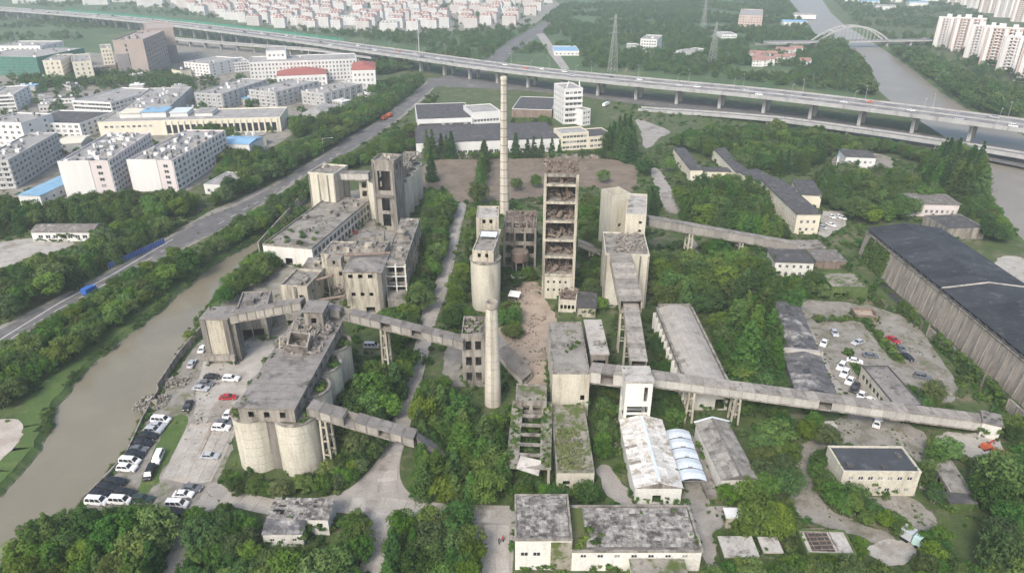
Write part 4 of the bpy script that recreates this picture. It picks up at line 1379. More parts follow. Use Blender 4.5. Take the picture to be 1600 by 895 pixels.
# --- the tall open frame tower
T = frame_of((850, 270), (905, 271), (903, 251), 45.5)
a, u, n, L, W = T
tw = thing('preheater_tower', 'tall open fronted cream frame tower filled with brown rubble on every floor', 'tower', (a.x, a.y, 0), math.atan2(u.y, u.x))
M_ = Matrix.Translation((a.x, a.y, 0)) @ Matrix.Rotation(math.atan2(u.y, u.x), 4, 'Z')
keep([M_ @ Vector(q) for q in ((-1, -8, 0), (L + 1, -8, 0), (L + 1, W + 1, 0), (-1, W + 1, 0))])
lev = [9.5, 16.2, 22.3, 29.0, 35.6, 41.6]
for x in (0, L - .9):
    for y in (0, W * .5 - .5, W - .9):
        b = MB(); b.box(x, x + .9, y, y + .9, 0, 45.0 if y < W * .7 else 45.6); b.build('column', 'cream', tw)
qq = random.Random(4)
for i, z in enumerate(lev):
    b = MB(); b.box(.02, L - .02, .6, W - .02, z - .45, z); b.build('floor_slab', 'concrete', tw)
    b = MB(); b.box(.91, L - .91, -.04, .58, z - .62, z + .08); b.build('floor_beam', 'cream', tw)
    b = MB()
    for y in (1.2, W * .5 + .8):
        y2 = y + W * .5 - 2.4
        b.box(.1, .5, y, y2, z - .9, z - .46); b.box(L - .5, L - .1, y, y2, z - .9, z - .46)
    b.build('side_beam', 'cream_clean', tw)
    rubble('debris', 'rust_rubble', (1, L - 1, 2.0, W - 1, z, z + 3.0), 130, .25, 1.2, tw, 30 + i, .35)
    b = MB()
    for k in range(9):
        x, y = qq.uniform(1.4, L - 1.4), qq.uniform(3, W - 2)
        zt = min((lev[i + 1] if i < 5 else 45.5) - .5, z + qq.uniform(2.5, 6))
        b.beam((x, y, z), (x + qq.uniform(-1, 1), y + qq.uniform(-1, 1), zt), qq.uniform(.25, .6))
    b.build('broken_post', 'rust_rubble', tw)['kind'] = 'stuff'
b = MB()
zz = [0] + lev
wall(b, (L - .15, W - .2), (.15, W - .2), 9.5, 45.0, [(1.5 + c * 3.3, 3.4 + c * 3.3, z + 1.2, z + 4.2) for z in lev for c in range(2) if z < 40 and c * 3.3 + 3.6 < L - .6])
b.build('back_wall', 'brick_brown', tw)
for x in (.2, L - .3):
    b = MB()
    pts = (x, 1.2), (x, W - 1.2)
    if x > 1:
        wall(b, pts[0], pts[1], 9.5, 44.5, [(1.2, 4.6, z + 1.0, z + 4.6) for z in lev[:5]] + [(6, 9.6, z + 1.0, z + 4.6) for z in lev[:5] if W > 12])
    else:
        wall(b, pts[1], pts[0], 9.5, 44.5, [(1.2, 4.6, z + 1.0, z + 4.6) for z in lev[:5]] + [(6, 9.6, z + 1.0, z + 4.6) for z in lev[:5] if W > 12])
    b.build('side_wall', 'cream', tw)
b = MB()
wall(b, (.3, .3), (L - .3, .3), 0, 8.6, [(1.6 + 2 * k, 2.3 + 2 * k, z, z + 1) for z in (3, 6) for k in range(4)] + [(6, 7.4, 0, 2.4)])
b.build('base_wall', 'cream_clean', tw)
b = MB(); b.box(.3, L - .3, .31, 2.5, 8.61, 9.0); b.build('apron', 'brick_brown', tw)
# ragged head: beams with fallen slabs on top
b = MB()
for x in (.1, L - .6):
    b.box(x, x + .5, 1.11, W - 1.2, 44.2, 45.2)
b.box(1.11, L - 1.11, -.02, .5, 44.2, 45.2)
b.box(1.11, L - 1.11, W * .5, W * .5 + .5, 44.2, 45.0)
b.build('head_beam', 'concrete', tw)
rubble('debris', 'rust_rubble', (.2, L - .2, .2, W - .3, 44.9, 46.0), 120, .2, 1.0, tw, 55)
b = MB()
for k in range(7):
    b.beam((.3, 1 + k * (W - 2) / 6, 45.25), (L - .3, 1 + k * (W - 2) / 6 + qq.uniform(-.5, .5), 45.3), .3)
b.build('roof_beam', 'rust_rubble', tw)
an = bld('tower_annex', 'small two storey cream ruin at the foot of the tall open tower', 'ruin', (873, 468), (900.5, 469.7), (900, 452), z=4.6, wallm='cream_clean', roofm='rust_rubble', par=.5,
         wins=[(0, 1, 4, .9, 1.5, 1.2, 3, .4, .4, None)])
rubble('debris', 'rust_rubble', (.3, an.L - .3, .3, an.W - .3, an.rz, an.rz + 1.6), 60, .2, .9, an.root, 12)
bld('pump_house', 'small grey roofed shed at the right foot of the tall open tower', 'shed', (902, 480), (930.7, 481.5), (929, 458), z=3.6, wallm='cream', roofm='roof_slate', par=0, over=.4, wins=[(0, 1, 2, 1, 1.1, 1.3, 3, 1, 1, 'pane')])
gallery('short low gallery on legs at the right of the tall open tower', P(903, 382, 6), P(938, 396, 2.5), 3.0, 1.6, 3, 'gallery_roof_pale', 'gallery_pale', trestles=((.6, 0),), seed=9, ribs=False)
for i, (x, y, r) in enumerate(((808, 441, .4), (804, 468, -.3))):
    g = P(x, y)
    t = thing('sheet_hut', ['tilted white sheet metal shelter on the bare earth', 'small white sheet metal shelter under the trees by the kiln silo'][i], 'hut', (g.x, g.y, 0), r)
    b = MB(); b.add([(-2, -1.5, 1.8), (2, -1.5, 1.8), (2, 1.5, 2.6), (-2, 1.5, 2.6), (-2, -1.5, 1.9), (2, -1.5, 1.9), (2, 1.5, 2.7), (-2, 1.5, 2.7)], [(3, 2, 1, 0), (4, 5, 6, 7), (0, 1, 5, 4), (1, 2, 6, 5), (2, 3, 7, 6), (3, 0, 4, 7)]); b.build('roof', 'white_town', t)
    b = MB()
    for xx in (-1.8, 1.7):
        b.box(xx, xx + .12, -1.4, -1.28, 0, 1.79); b.box(xx, xx + .12, 1.28, 1.4, 0, 2.5)
    b.build('post', 'steel', t)
# --- the right hand line: tall cream houses and the stepped gallery
h1 = bld('crusher_house', 'cream house with a broken flat roof at the head of the stepped gallery', 'building', (946, 396), (1015, 398), (1012, 364), z=20, wallm='cream_clean', roofm='roof_concrete', par=.5,
         wins=[(3, 2, 2, 1.2, 1.6, 10, 4, 2, 2, None)])
rubble('debris', 'grey_rubble', (h1.L * .3, h1.L - 1, 2, h1.W - 1, h1.rz, h1.rz + .7), 110, .25, 1.1, h1.root, 17)
b = MB()
for f in (.02, .46, .8, .985):
    b.box(h1.L * f - .25, h1.L * f + .25, -.35, 0, 0, 19.4)
b.build('pilaster', 'concrete', h1.root)
h2 = bld('crusher_tower', 'taller narrow cream tower with two round holes behind the crusher house', 'tower', (978, 334), (1010, 336), (1000, 303), z=25.5, wallm='cream_clean', roofm='roof_pale', par=.4,
         wins=[(0, 2, 1, 1.0, 1.0, 18.8, 3.2, 4.4, 1.0, None)])
h3 = bld('stair_tower', 'narrow roofless cream stair tower left of the crusher tower', 'tower', (957, 306), (985, 302), (980, 290), z=27, wallm='cream_clean', roofm='unlit_inside', par=3.0,
         wins=[(0, 2, 1, 1.2, 1.4, 10, 4, 1, 1, None)])
gallery('grey gallery descending from the crusher tower to the right through the trees', P(1011, 350, 17.5), P(1240, 390, 3.0), 3.7, 2.8, 3.0, 'gallery_roof_pale', 'gallery_wall', trestles=((.28, 0), (.62, 0)), seed=10, ribs=False)
wA, wB = P(968, 411, 17.2), P(985, 487, 14.2)
gallery('wide stepped gallery with a pale roof running down from the crusher house', wA, wB, 6.4, 3.4, 3.0, 'gallery_roof_pale', 'cream', trestles=((.95, 0),), seed=11, ribs=False)
gallery('narrow gallery continuing from the wide stepped gallery to the white legged tower', P(984, 486, 13.0), P(997, 580, 12.4), 4.0, 3.0, 3.0, 'gallery_roof_pale', 'cream', trestles=((.3, 0),), seed=12, ribs=False)
h4 = bld('transfer_tower', 'white transfer tower on open legs behind the white metal shed', 'tower', (978.4, 597.7), (1021, 597.7), (1019, 574), z=15.8, wallm='white', roofm='roof_pale', par=0, over=.3, z0=9.0,
         wins=[(0, 1, 1, .9, 4.2, 10.2, 4, 4.3, .8, None)])
b = MB()
for x in (.02, h4.L - .72):
    for y in (.02, h4.W - .72):
        b.box(x, x + .7, y, y + .7, 0, 8.74)
for z in (3.0, 6.2):
    for y in (.1, h4.W - .5):
        b.box(.72, h4.L - .72, y, y + .4, z, z + .5)
    for x in (.1, h4.L - .5):
        b.box(x, x + .4, .72, h4.W - .72, z, z + .5)
b.build('legs', 'white', h4.root)
gallery('long pale gallery sloping from the white transfer tower to the coal shed', P(1019, 597, 11.0), P(1552, 668, 1.2), 3.7, 2.2, 3.2, 'gallery_roof_pale', 'gallery_pale', trestles=((.115, 0), (.25, 0)), gaps=(13,), seed=13, ribs=False)
gallery('short pale gallery with dark slits left of the white transfer tower', P(922, 590, 10.4), P(979, 597, 11.0), 4.2, 3.2, 3.0, 'gallery_roof_pale', 'gallery_pale', gaps=(1, 3), seed=14, ribs=False)
e = bld('gallery_end_house', 'small white end house of the long pale gallery beside the coal shed', 'building', (1536, 660), (1566, 667), (1556, 648), z=4.2, wallm='white', roofm='roof_grey', par=0, over=.2)
# --- white block and its side wing
w1 = bld('white_block', 'tall blank white faced block with a scorched flat roof at the centre right', 'building', (863.7, 582.6), (922, 582.6), (918, 503), z=13.4, wallm='cream_clean', roofm='roof_concrete', par=.35, parm='concrete',
         wins=[(0, 1, 1, 1.1, 1.6, 5.0, 3, 7, .8, None), (1, 1, 4, 1.6, 1.8, 6, 3, 2, 2, None)])
w2 = bld('white_block_wing', 'lower open sided wing with a pale flat roof right of the white block', 'building', (923, 554), (951, 554), (946, 501), z=10.5, wallm='concrete', roofm='roof_pale', par=0, over=.2, wins=[(0, 2, 1, 3.4, 3.2, .5, 5, .5, .5, None)])
sr = bld('stair_ruin', 'narrow roofless grey ruin left of the short chimney where the upper gallery ends', 'ruin', (721, 522), (757, 522), (757, 494), z=17, wallm='concrete', roofm='roof_mossy', par=1.4,
         wins=[(0, 3, 2, 1.6, 2.8, 2, 5, .5, .5, None), (3, 3, 3, 1.6, 2.2, 2, 5, .5, .5, None)])
rubble('debris', 'grey_rubble', (.5, sr.L - .5, .5, sr.W - .5, sr.rz, sr.rz + 1.8), 50, .3, 1.0, sr.root, 41)
gallery('fallen grey gallery lying on the slope right of the short chimney', P(772, 538, 9.0), P(824, 596, .6), 5.0, 1.6, 3.0, 'gallery_roof', 'gallery_wall', seed=15, ribs=False)
# --- overgrown low ruins in front of the white block
lo = frame_of((790, 729), (861, 732), (864, 628), 6)
a, u, n, L, W = lo
rt = thing('roofless_hall', 'roofless mossy hall of open concrete beams in front of the small chimney', 'ruin', (a.x, a.y, 0), math.atan2(u.y, u.x))
M_ = Matrix.Translation((a.x, a.y, 0)) @ Matrix.Rotation(math.atan2(u.y, u.x), 4, 'Z')
b = MB()
b.box(0, 2.8, 0, W, 5.55, 6); b.box(L - 2.6, L, 0, W, 5.55, 6); b.box(2.81, L - 2.61, W - 2, W, 5.55, 6); b.box(2.81, L - 2.61, 0, 1.2, 5.55, 6)
b.build('roof_ring', 'roof_mossy', rt)
for k in range(1, 6):
    y = 1.2 + (W - 3.2) * k / 6
    b = MB(); b.box(2.81, L - 2.61, y - .3, y + .3, 5.3, 5.9); b.build('roof_beam', 'concrete', rt)
b = MB()
for k in range(7):
    y = min(W - .6, W * k / 6)
    for x in (.2, L - .8):
        b.box(x, x + .6, y, y + .6, 0, 5.54)
b.build('columns', 'cream', rt)['kind'] = 'stuff'
b = MB(); wall(b, (0.05, W - .05), (.05, .05), 0, 5.5, [(1 + 4 * k, 3.6 + 4 * k, 1, 4.4) for k in range(int((W - 2) / 4))]); wall(b, (L - .05, W - .05), (.05, W - .05), 0, 5.5); b.build('wall', 'concrete', rt)
b = MB()
b.add([(2.4, -.5, 6.02), (7.5, -1.4, 5.0), (8.0, 2.2, 6.4), (3.2, 2.6, 7.2)], [(0, 1, 2, 3)]); b.build('fallen_slab', 'roof_pale', rt)
b = MB(); b.box(.2, L - .2, .2, W - .2, .02, .4); b.build('floor_growth', 'roof_moss_full', rt)
lo_M, lo_L, lo_W = M_.copy(), L, W
keep([M_ @ Vector(q) for q in ((-.5, -.5, 0), (L + .5, -.5, 0), (L + .5, W + .5, 0), (-.5, W + .5, 0))])
mr = bld('mossy_house', 'low flat roofed house whose roof is covered in moss with one dark hole', 'building', (870, 737), (929, 737), (920, 632), z=5, wallm='cream_clean', roofm='roof_mossy', par=.3, parm='roof_mossy', wins=[(0, 1, 1, 1.6, 1.2, 1.2, 3, 1, 5, None)])
b = MB(); b.lathe([(1.1, mr.rz + .012), (.75, mr.rz + .03)], 18, (3.6, 3.6), 0, False); b.lathe([(.75, mr.rz + .02), (.01, mr.rz + .015)], 18, (3.6, 3.6), 1, False); b.build('rimmed_hole_shade', ['concrete_dark', 'unlit_inside'], mr.root)  # rimmed dark disc on the solid roof, a hole's shade by colour
rubble('roof_growth', 'roof_moss_full', (.6, mr.L - 2, .6, mr.W * .62, mr.rz - .1, mr.rz + .22), 240, .2, .8, mr.root, 14)
sq = bld('square_ruin', 'small square flat roofed ruin behind the roofless mossy hall', 'ruin', (806, 626), (854, 627), (853, 600), z=8, wallm='concrete', roofm='roof_mossy', par=.3, wins=[(0, 1, 2, 2, 1.6, 5, 3, 1, 1, None)])
# --- sheds on the right
ws = bld('white_metal_shed', 'white corrugated metal shed with a blue ridge strip in front of the white transfer tower', 'shed', (993, 762), (1066, 762), (1043, 657), z=4.9, wallm='white', roofm='white', style='none',
         wins=[(0, 1, 1, 1.9, 2.2, .6, 3, 2.5, 3.0, None)])
zf = lambda x, y: 5.0 + 1.5 * (1 - abs(2 * x / ws.L - 1))
b = MB(); b.add([(-.2, -.2, 4.92), (ws.L + .2, -.2, 4.92), (ws.L + .2, ws.W + .2, 4.92), (-.2, ws.W + .2, 4.92), (ws.L / 2, -.2, 6.42), (ws.L / 2, ws.W + .2, 6.42)], [(0, 4, 5, 3), (4, 1, 2, 5), (0, 1, 4), (2, 3, 5)]); b.build('roof_frame', 'concrete', ws.root)
sheets(ws.root, ws.L + .6, ws.W + .6, lambda x, y: zf(min(max(x, 0), ws.L), y), 4, 26, 'roof_sheet_white', .02, 5, x0=-.3, y0=-.3, lap=-.1)
b = MB(); b.box(ws.L / 2 - .35, ws.L / 2 + .35, .3, ws.W - .3, 6.5, 6.66); b.build('ridge_strip', 'roof_sheet_blue', ws.root)
b = MB(); b.box(-.4, ws.L + .4, -3, -.05, 0, .5); b.build('plinth', 'yard_pale', ws.root)
cp = frame_of((1063, 751), (1105, 751), (1084, 672), 3.6)
a, u, n, L, W = cp
ct = thing('arched_canopy', 'pale blue scalloped arched canopy on posts beside the white metal shed', 'canopy', (a.x, a.y, 0), math.atan2(u.y, u.x))
M_ = Matrix.Translation((a.x, a.y, 0)) @ Matrix.Rotation(math.atan2(u.y, u.x), 4, 'Z')
keep([M_ @ Vector(q) for q in ((0, 0, 0), (L, 0, 0), (L, W, 0), (0, W, 0))])
for k in range(5):
    b = MB()
    n_ = 10
    d0, d1 = W * k / 5 + .12, W * (k + 1) / 5 - .12
    vs = []
    for i in range(n_ + 1):
        x = L * i / n_
        zz = 3.4 + .8 * (1 - (2 * i / n_ - 1) ** 2)
        vs += [(x, d0, zz), (x, (d0 + d1) / 2, zz + .22), (x, d1, zz)]
    fs = []
    for i in range(n_):
        fs += [(3 * i, 3 * i + 3, 3 * i + 4, 3 * i + 1), (3 * i + 1, 3 * i + 4, 3 * i + 5, 3 * i + 2)]
    b.add(vs, fs); b.build('roof_panel', 'roof_sheet_blue', ct, smooth=False)
    b = MB()
    for x in (.1, L - .25):
        b.box(x, x + .15, d0, d0 + .15, 0, 3.4)
    b.beam((0.1, d0 + .05, 3.35), (L - .1, d0 + .05, 3.35), .15); b.build('post', 'steel', ct)
    if k:
        b = MB(); b.box(L / 2 - .5, L / 2 + .5, d0 - .3, d0 + .08, 4.1, 4.4); b.build('vent', 'concrete_dark', ct)
gs = bld('grey_sheet_shed', 'old grey sheet roofed shed with a split ridge and a blue white gable trim', 'shed', (1128, 749), (1184, 747), (1155, 660), z=4.6, wallm='white', roofm='roof_sheet', style='none')
b = MB(); b.add([(-.2, -.2, 4.55), (gs.L + .2, -.2, 4.55), (gs.L + .2, gs.W + .2, 4.55), (-.2, gs.W + .2, 4.55), (gs.L / 2, -.2, 5.85), (gs.L / 2, gs.W + .2, 5.85)], [(0, 4, 5, 3), (4, 1, 2, 5), (0, 1, 4), (2, 3, 5)]); b.build('roof_frame', 'concrete_dark', gs.root)
for half in (0, 1):
    sheets(gs.root, gs.L / 2 - .2, gs.W + .6, (lambda x, y: 4.65 + 1.3 * (1 - abs(2 * min(max(x, 0), gs.L) / gs.L - 1))), 3, 15, 'roof_sheet', .03, 60 + half, x0=-.2 + half * (gs.L / 2 + .35), y0=-.3)
b = MB()
b.beam((-.4, gs.W + .5, 4.8), (gs.L / 2, gs.W + .5, 6.2), .3); b.beam((gs.L / 2, gs.W + .5, 6.2), (gs.L + .4, gs.W + .5, 4.8), .3); b.build('gable_trim', 'roof_sheet_blue', gs.root)
b = MB(); b.box(-3.2, -.3, -1, gs.W, 0, 1.0); b.build('side_platform', 'roof_concrete', gs.root)
# big curved shed
cv = bld('curved_roof_shed', 'large grey shed with a low curved roof and an ivy covered left wall', 'shed', (1075, 606), (1141, 606), (1094, 482), z=7, wallm='white', roofm='roof_sheet', style='none',
         wins=[(0, 1, 1, 2.6, 3.2, .2, 3, 8, 1, None)])
cz = lambda x, y: 7.0 + 1.5 * (1 - (2 * min(max(x, 0), cv.L) / cv.L - 1) ** 2)
b = MB()
nx = 12
vs = []
for i in range(nx + 1):
    x = cv.L * i / nx
    vs += [(x, 0, cz(x, 0) - .1), (x, cv.W, cz(x, 0) - .1)]
b.add(vs, [(2 * i, 2 * i + 2, 2 * i + 3, 2 * i + 1) for i in range(nx)])
b.add([vs[2 * i] for i in range(nx + 1)], [tuple(range(nx + 1))]); b.add([vs[2 * i + 1] for i in range(nx + 1)], [tuple(range(nx, -1, -1))])
b.build('roof_shell', 'roof_concrete', cv.root)
mat('roof_sheet_pale', (.44, .415, .375), (.36, .335, .30), .3, stain=(.22, .2, .175), stain_pos=.6, stain_scale=.2, objrand=.1)
sheets(cv.root, cv.L - 1.0, cv.W - .8, cz, 7, 24, 'roof_sheet_pale', .012, 9, x0=.5, y0=.4, lap=-.03)
b = MB(); b.box(-.35, .3, -.1, cv.W + .1, 6.6, 7.7); b.box(cv.L - .3, cv.L + .35, -.1, cv.W + .1, 6.6, 7.7); b.box(.31, cv.L - .31, cv.W - .2, cv.W + .2, 6.8, 8.7); b.build('parapet', 'concrete', cv.root)
b = MB()
for k in range(13):
    y = k * cv.W / 12.5
    b.box(-1.3, -.36, y, y + .35, 0, 6.4)
b.build('side_pilaster', 'white', cv.root)['kind'] = 'stuff'
# long dark row shed
rs = bld('row_shed', 'long low dark roofed row shed beside the right hand car yard', 'shed', (1243, 612), (1308, 618), (1230, 476), z=3.6, wallm='concrete', roofm='roof_sheet', style='none')
rz = lambda x, y: 3.7 + 1.3 * (1 - abs(2 * min(max(x, 0), rs.L) / rs.L - 1)) + (.5 if rs.W * .34 < y < rs.W * .40 else 0)
b = MB(); b.add([(-.2, -.2, 3.6), (rs.L + .2, -.2, 3.6), (rs.L + .2, rs.W + .2, 3.6), (-.2, rs.W + .2, 3.6), (rs.L / 2, -.2, 4.9), (rs.L / 2, rs.W + .2, 4.9)], [(0, 4, 5, 3), (4, 1, 2, 5), (0, 1, 4), (2, 3, 5)]); b.build('roof_frame', 'roof_dark', rs.root)
mat('row_tile', (.15, .148, .15), (.10, .10, .105), .8, stain=(.40, .385, .36), stain_pos=.6, stain_scale=.16, objrand=.35)
sheets(rs.root, rs.L, rs.W, rz, 6, 40, 'row_tile', .03, 19)
b = MB(); b.box(-.2, rs.L + .2, rs.W * .36, rs.W * .385, 4.0, 5.6); b.build('fire_wall', 'roof_pale', rs.root)
# --- coal shed
mat('roof_felt', (.052, .055, .061), (.034, .037, .042), .15, stain=(.13, .13, .13), stain_pos=.62, stain_scale=.35, rough=.7, fine=.3, objrand=.28)
a = P(1356, 357, 12); c_ = P(1468, 357, 12)
W_ = c_.x - a.x
cy0, cy1 = 96.0, a.y
co = thing('coal_shed', 'huge dark roofed coal shed with streaked concrete walls at the right edge', 'shed', (a.x, cy0, 0))
CL = cy1 - cy0
keep([(a.x - 1.5, cy0), (a.x + W_ + 1, cy0), (a.x + W_ + 1, cy1 + 1), (a.x - 1.5, cy1 + 1)])
npan = 40
for k in range(npan):
    y0, y1 = CL * k / npan, CL * (k + 1) / npan
    b = MB()
    b.add([(-1.6, y0 + .05, 0), (-1.6, y1 - .05, 0), (-.1, y1 - .05, 10.4), (-.1, y0 + .05, 10.4), (-.6, y0 + .05, 0), (-.6, y1 - .05, 0), (.5, y1 - .05, 10.4), (.5, y0 + .05, 10.4)],
          [(0, 3, 2, 1), (4, 5, 6, 7), (3, 7, 6, 2), (0, 4, 7, 3), (1, 2, 6, 5)])
    b.build('wall_panel', 'ivy_wall' if k >= npan - 5 and k < npan - 1 else 'shed_wall', co)
    b = MB(); b.beam((-1.7, y0, 0), (-.15, y0, 10.5), .35); b.build('buttress', 'concrete', co)
    b = MB(); b.box(-.1, .25, y0 - .15, y0 + .15, 10.5, 12.0); b.build('eaves_post', 'concrete_dark', co)
b = MB(); b.box(-.5, .6, 0, CL, 10.4, 10.7); b.build('wall_cap', 'concrete', co)
b = MB(); b.box(W_ - .5, W_, 0, CL, 0, 12); b.box(0.5, W_ - .5, CL - .5, CL, 0, 11.9); b.build('rear_wall', 'shed_wall', co)
b = MB(); b.box(.6, W_ - .5, 0, CL - .5, 0.02, 5); b.build('coal_pile', 'coal_strip', co)
nr = 24
for k in range(nr):
    y0, y1 = CL * k / nr, CL * (k + 1) / nr
    for h in (0, 1):
        xa, xb = (-.5, W_ / 2) if h == 0 else (W_ / 2, W_ + .5)
        za, zb_ = (12.0, 14.0) if h == 0 else (14.0, 12.0)
        b = MB()
        b.add([(xa, y0 + .04, za), (xb, y0 + .04, zb_), (xb, y1 - .02, zb_), (xa, y1 - .02, za), (xa, y0 + .04, za + .25), (xb, y0 + .04, zb_ + .25), (xb, y1 - .02, zb_ + .25), (xa, y1 - .02, za + .25)],
              [(3, 2, 1, 0), (4, 5, 6, 7), (0, 1, 5, 4), (1, 2, 6, 5), (2, 3, 7, 6), (3, 0, 4, 7)])
        for s_ in (.25, .5, .75):
            b.beam(Vector((xa, y0 + (y1 - y0) * s_, za + .27)), Vector((xb, y0 + (y1 - y0) * s_, zb_ + .27)), .12, .06)
        b.build('roof_panel', 'roof_felt', co)
    if k % 8 == 0:
        b = MB(); b.beam((-.6, y0, 12.5), (W_ / 2, y0, 14.45), .45, .3); b.beam((W_ / 2, y0, 14.45), (W_ + .6, y0, 12.5), .45, .3); b.build('expansion_joint', 'roof_pale', co)
b = MB()
for k in range(40):
    y = CL * (k + .5) / 40
    b.beam((-.35, y - .2, 11.2), (-.35, y + 2.0, 11.9), .12)
b.beam((-.3, 0, 11.3), (-.3, CL, 11.3), .12); b.build('eaves_brace', 'steel', co)['kind'] = 'stuff'
x1 = a.x
coal_x = a.x
flat('coal_strip', [Vector((x1 - 5.6, 96, 0)), Vector((x1 - 1.7, 96, 0)), Vector((x1 - 1.7, 232, 0)), Vector((x1 - 5.6, 232, 0))], 'coal_strip', .09)
keep([(x1 - 8, 96), (x1 - 1, 96), (x1 - 1, 222), (x1 - 8, 222)])
rw = thing('retaining_wall', 'ruined ivy grown concrete wall along the dark strip beside the coal shed', 'wall', (x1 - 7, 140, 0))
qv = random.Random(77)
for k in range(20):
    y = k * 3.6
    h = qv.choice((3.0, 3.6, 3.9, 4.2, 2.2 if 9 < k < 14 else 3.8))
    b = MB(); b.box(0, .5, y + .03, y + 3.55, 0, h); b.build('wall_panel', 'ivy_wall' if k in (4, 5, 6, 7, 8, 15, 16, 19) else 'shed_wall', rw)
    b = MB(); b.box(-.35, 0, y - .2, y + .2, 0, h); b.build('buttress', 'concrete', rw)

# ================================================================== LOW HOUSES ROUND THE WORKS
f1 = bld('gate_house', 'white two storey gate house with a broken tiled roof at the bottom centre', 'house', (805, 843), (894, 843), (885.7, 772.7), z=8, wallm='white', roofm='roof_mossy', style='none',
         wins=[(0, 1, 2, 1.5, 1.1, 3.6, 3.2, .6, 5.6, 'pane')])
b = MB(); b.box(.3, f1.L - .3, .3, f1.W - .3, 7.4, 7.7); b.build('roof_deck', 'concrete_dark', f1.root)
b = MB(); b.box(-.1, f1.L + .1, -.1, .3, 7.75, 8.2); b.box(-.1, f1.L + .1, f1.W - .3, f1.W + .1, 7.75, 8.2); b.box(-.1, .3, .31, f1.W - .31, 7.75, 8.2); b.box(f1.L - .3, f1.L + .1, .31, f1.W - .31, 7.75, 8.2); b.build('parapet', 'concrete', f1.root)
mat('tile_sheet', (.44, .42, .38), (.24, .225, .205), .9, stain=(.10, .095, .085), stain_pos=.54, stain_scale=.5, moss=(.10, .12, .045), moss_pos=.66, moss_scale=.3, objrand=.4)
sheets(f1.root, f1.L - .8, f1.W - .8, lambda x, y: 7.75 + .02 * y, 12, 14, 'tile_sheet', .13, 23, x0=.4, y0=.4, tilt=.03, lap=-.2)
b = MB(); b.box(f1.L * .63, f1.L + .05, -.25, -.01, 0, 7.4); b.build('recess_wall', 'roof_mossy', f1.root)
f2 = bld('long_workshop', 'long white workshop with a ribbed grey sheet roof beside the white gate house', 'house', (894, 860), (1097, 860), (1076.8, 789.4), z=5.4, wallm='white', roofm='roof_mossy', style='none',
         wins=[(0, 1, 7, 1.2, .9, 3.4, 3, .6, 1.5, 'pane')])
b = MB(); b.box(f2.L * .115, f2.L - .3, .3, f2.W - .3, 4.7, 5.0); b.box(.3, f2.L * .115, .3, f2.W - .3, 4.65, 4.98, 1); b.build('roof_deck', ['concrete_dark', 'roof_moss_full'], f2.root)
b = MB(); b.box(-.1, f2.L + .25, -.15, .3, 5.02, 5.45); b.box(-.1, f2.L + .25, f2.W - .3, f2.W + .1, 5.02, 5.5); b.box(f2.L - .3, f2.L + .25, .31, f2.W - .31, 5.02, 5.6); b.build('parapet', 'concrete', f2.root)
sheets(f2.root, f2.L * .86, f2.W - 2.2, lambda x, y: 5.05 + .05 * y, 16, 13, 'tile_sheet', .06, 24, x0=f2.L * .12, y0=1.2, tilt=.02, lap=-.3)
f3 = bld('front_outhouse', 'low grey roofed outhouse in front of the long white workshop', 'house', (990, 905), (1075, 905), (1073, 876), z=3.4, wallm='white', roofm='roof_mossy', par=0, over=.2)
ht = bld('ruined_hut', 'small hut with a broken slate roof among the trees at the lower left', 'hut', (418, 810), (512, 812), (519, 783), z=4.2, wallm='white', roofm='roof_slate', style='none', wins=[(0, 1, 1, 1.2, 1.2, 2.0, 3, 10, 1, None)])
sheets(ht.root, ht.L + .4, ht.W + .4, lambda x, y: 4.3 + .09 * y, 16, 9, 'tile_sheet', .12, 25, x0=-.2, y0=-.2, tilt=.03, lap=-.12)
hw = bld('hut_wing', 'white walled front wing of the broken hut with a dark slate roof', 'hut', (410, 835), (472, 834), (478, 812), z=3.4, wallm='white', roofm='roof_slate', style='none', wins=[(0, 1, 3, .9, .8, 1.4, 3, .6, .6, 'pane')])
sheets(hw.root, hw.L + .4, hw.W + .4, lambda x, y: 3.5 + .22 * y, 8, 4, 'row_tile', .0, 26, x0=-.2, y0=-.2, tilt=.01)
dk = bld('dark_roof_house', 'cream two storey house with a flat dark roof at the lower right', 'house', (1318, 736), (1440, 737), (1415, 697), z=6.9, wallm='cream_clean', roofm='roof_dark', par=.35,
         wins=[(0, 2, 7, 1.2, 1.0, 1.2, 3.2, 1, 1, 'pane'), (1, 2, 4, 1.1, 1.0, 1.2, 3.2, 1, 1, 'pane')])
clutter(dk, 3, 5, ('roof_slate',), 1.4, .5, 'roof_hatch')
gr = bld('garage_row', 'low narrow garage row with a gravel roof and a hedge covered left wall', 'garage', (1485, 768), (1520.6, 771), (1485, 719), z=3, wallm='concrete', roofm='roof_concrete', par=.15, parm='concrete', wins=[(3, 1, 5, 2, 2, .2, 3, 1, 1, None)])
bld('garage_end', 'small dark slate roofed end shed of the low garage row', 'garage', (1485, 785), (1524, 786), (1521, 772), z=2.6, wallm='ivy_wall', roofm='roof_slate', par=0, over=.3)
bld('flat_hut', 'small ivy edged hut with a bare flat concrete roof at the bottom right', 'hut', (1133, 870), (1185, 870), (1176, 840), z=3, wallm='ivy_wall', roofm='roof_pale', par=0, over=.2)
bld('tilted_roof_hut', 'smaller hut with a tilted grey roof beside the bare flat hut at the bottom right', 'hut', (1194, 863), (1222, 863), (1211, 841), z=3.2, wallm='ivy_wall', roofm='roof_pale', par=0, over=.2)
r3 = bld('holed_roof_hut', 'low hut whose collapsed roof shows rusty beams at the bottom right', 'hut', (1262, 864), (1339, 866), (1321, 828), z=3.5, wallm='ivy_wall', roofm='roof_pale', par=.2)
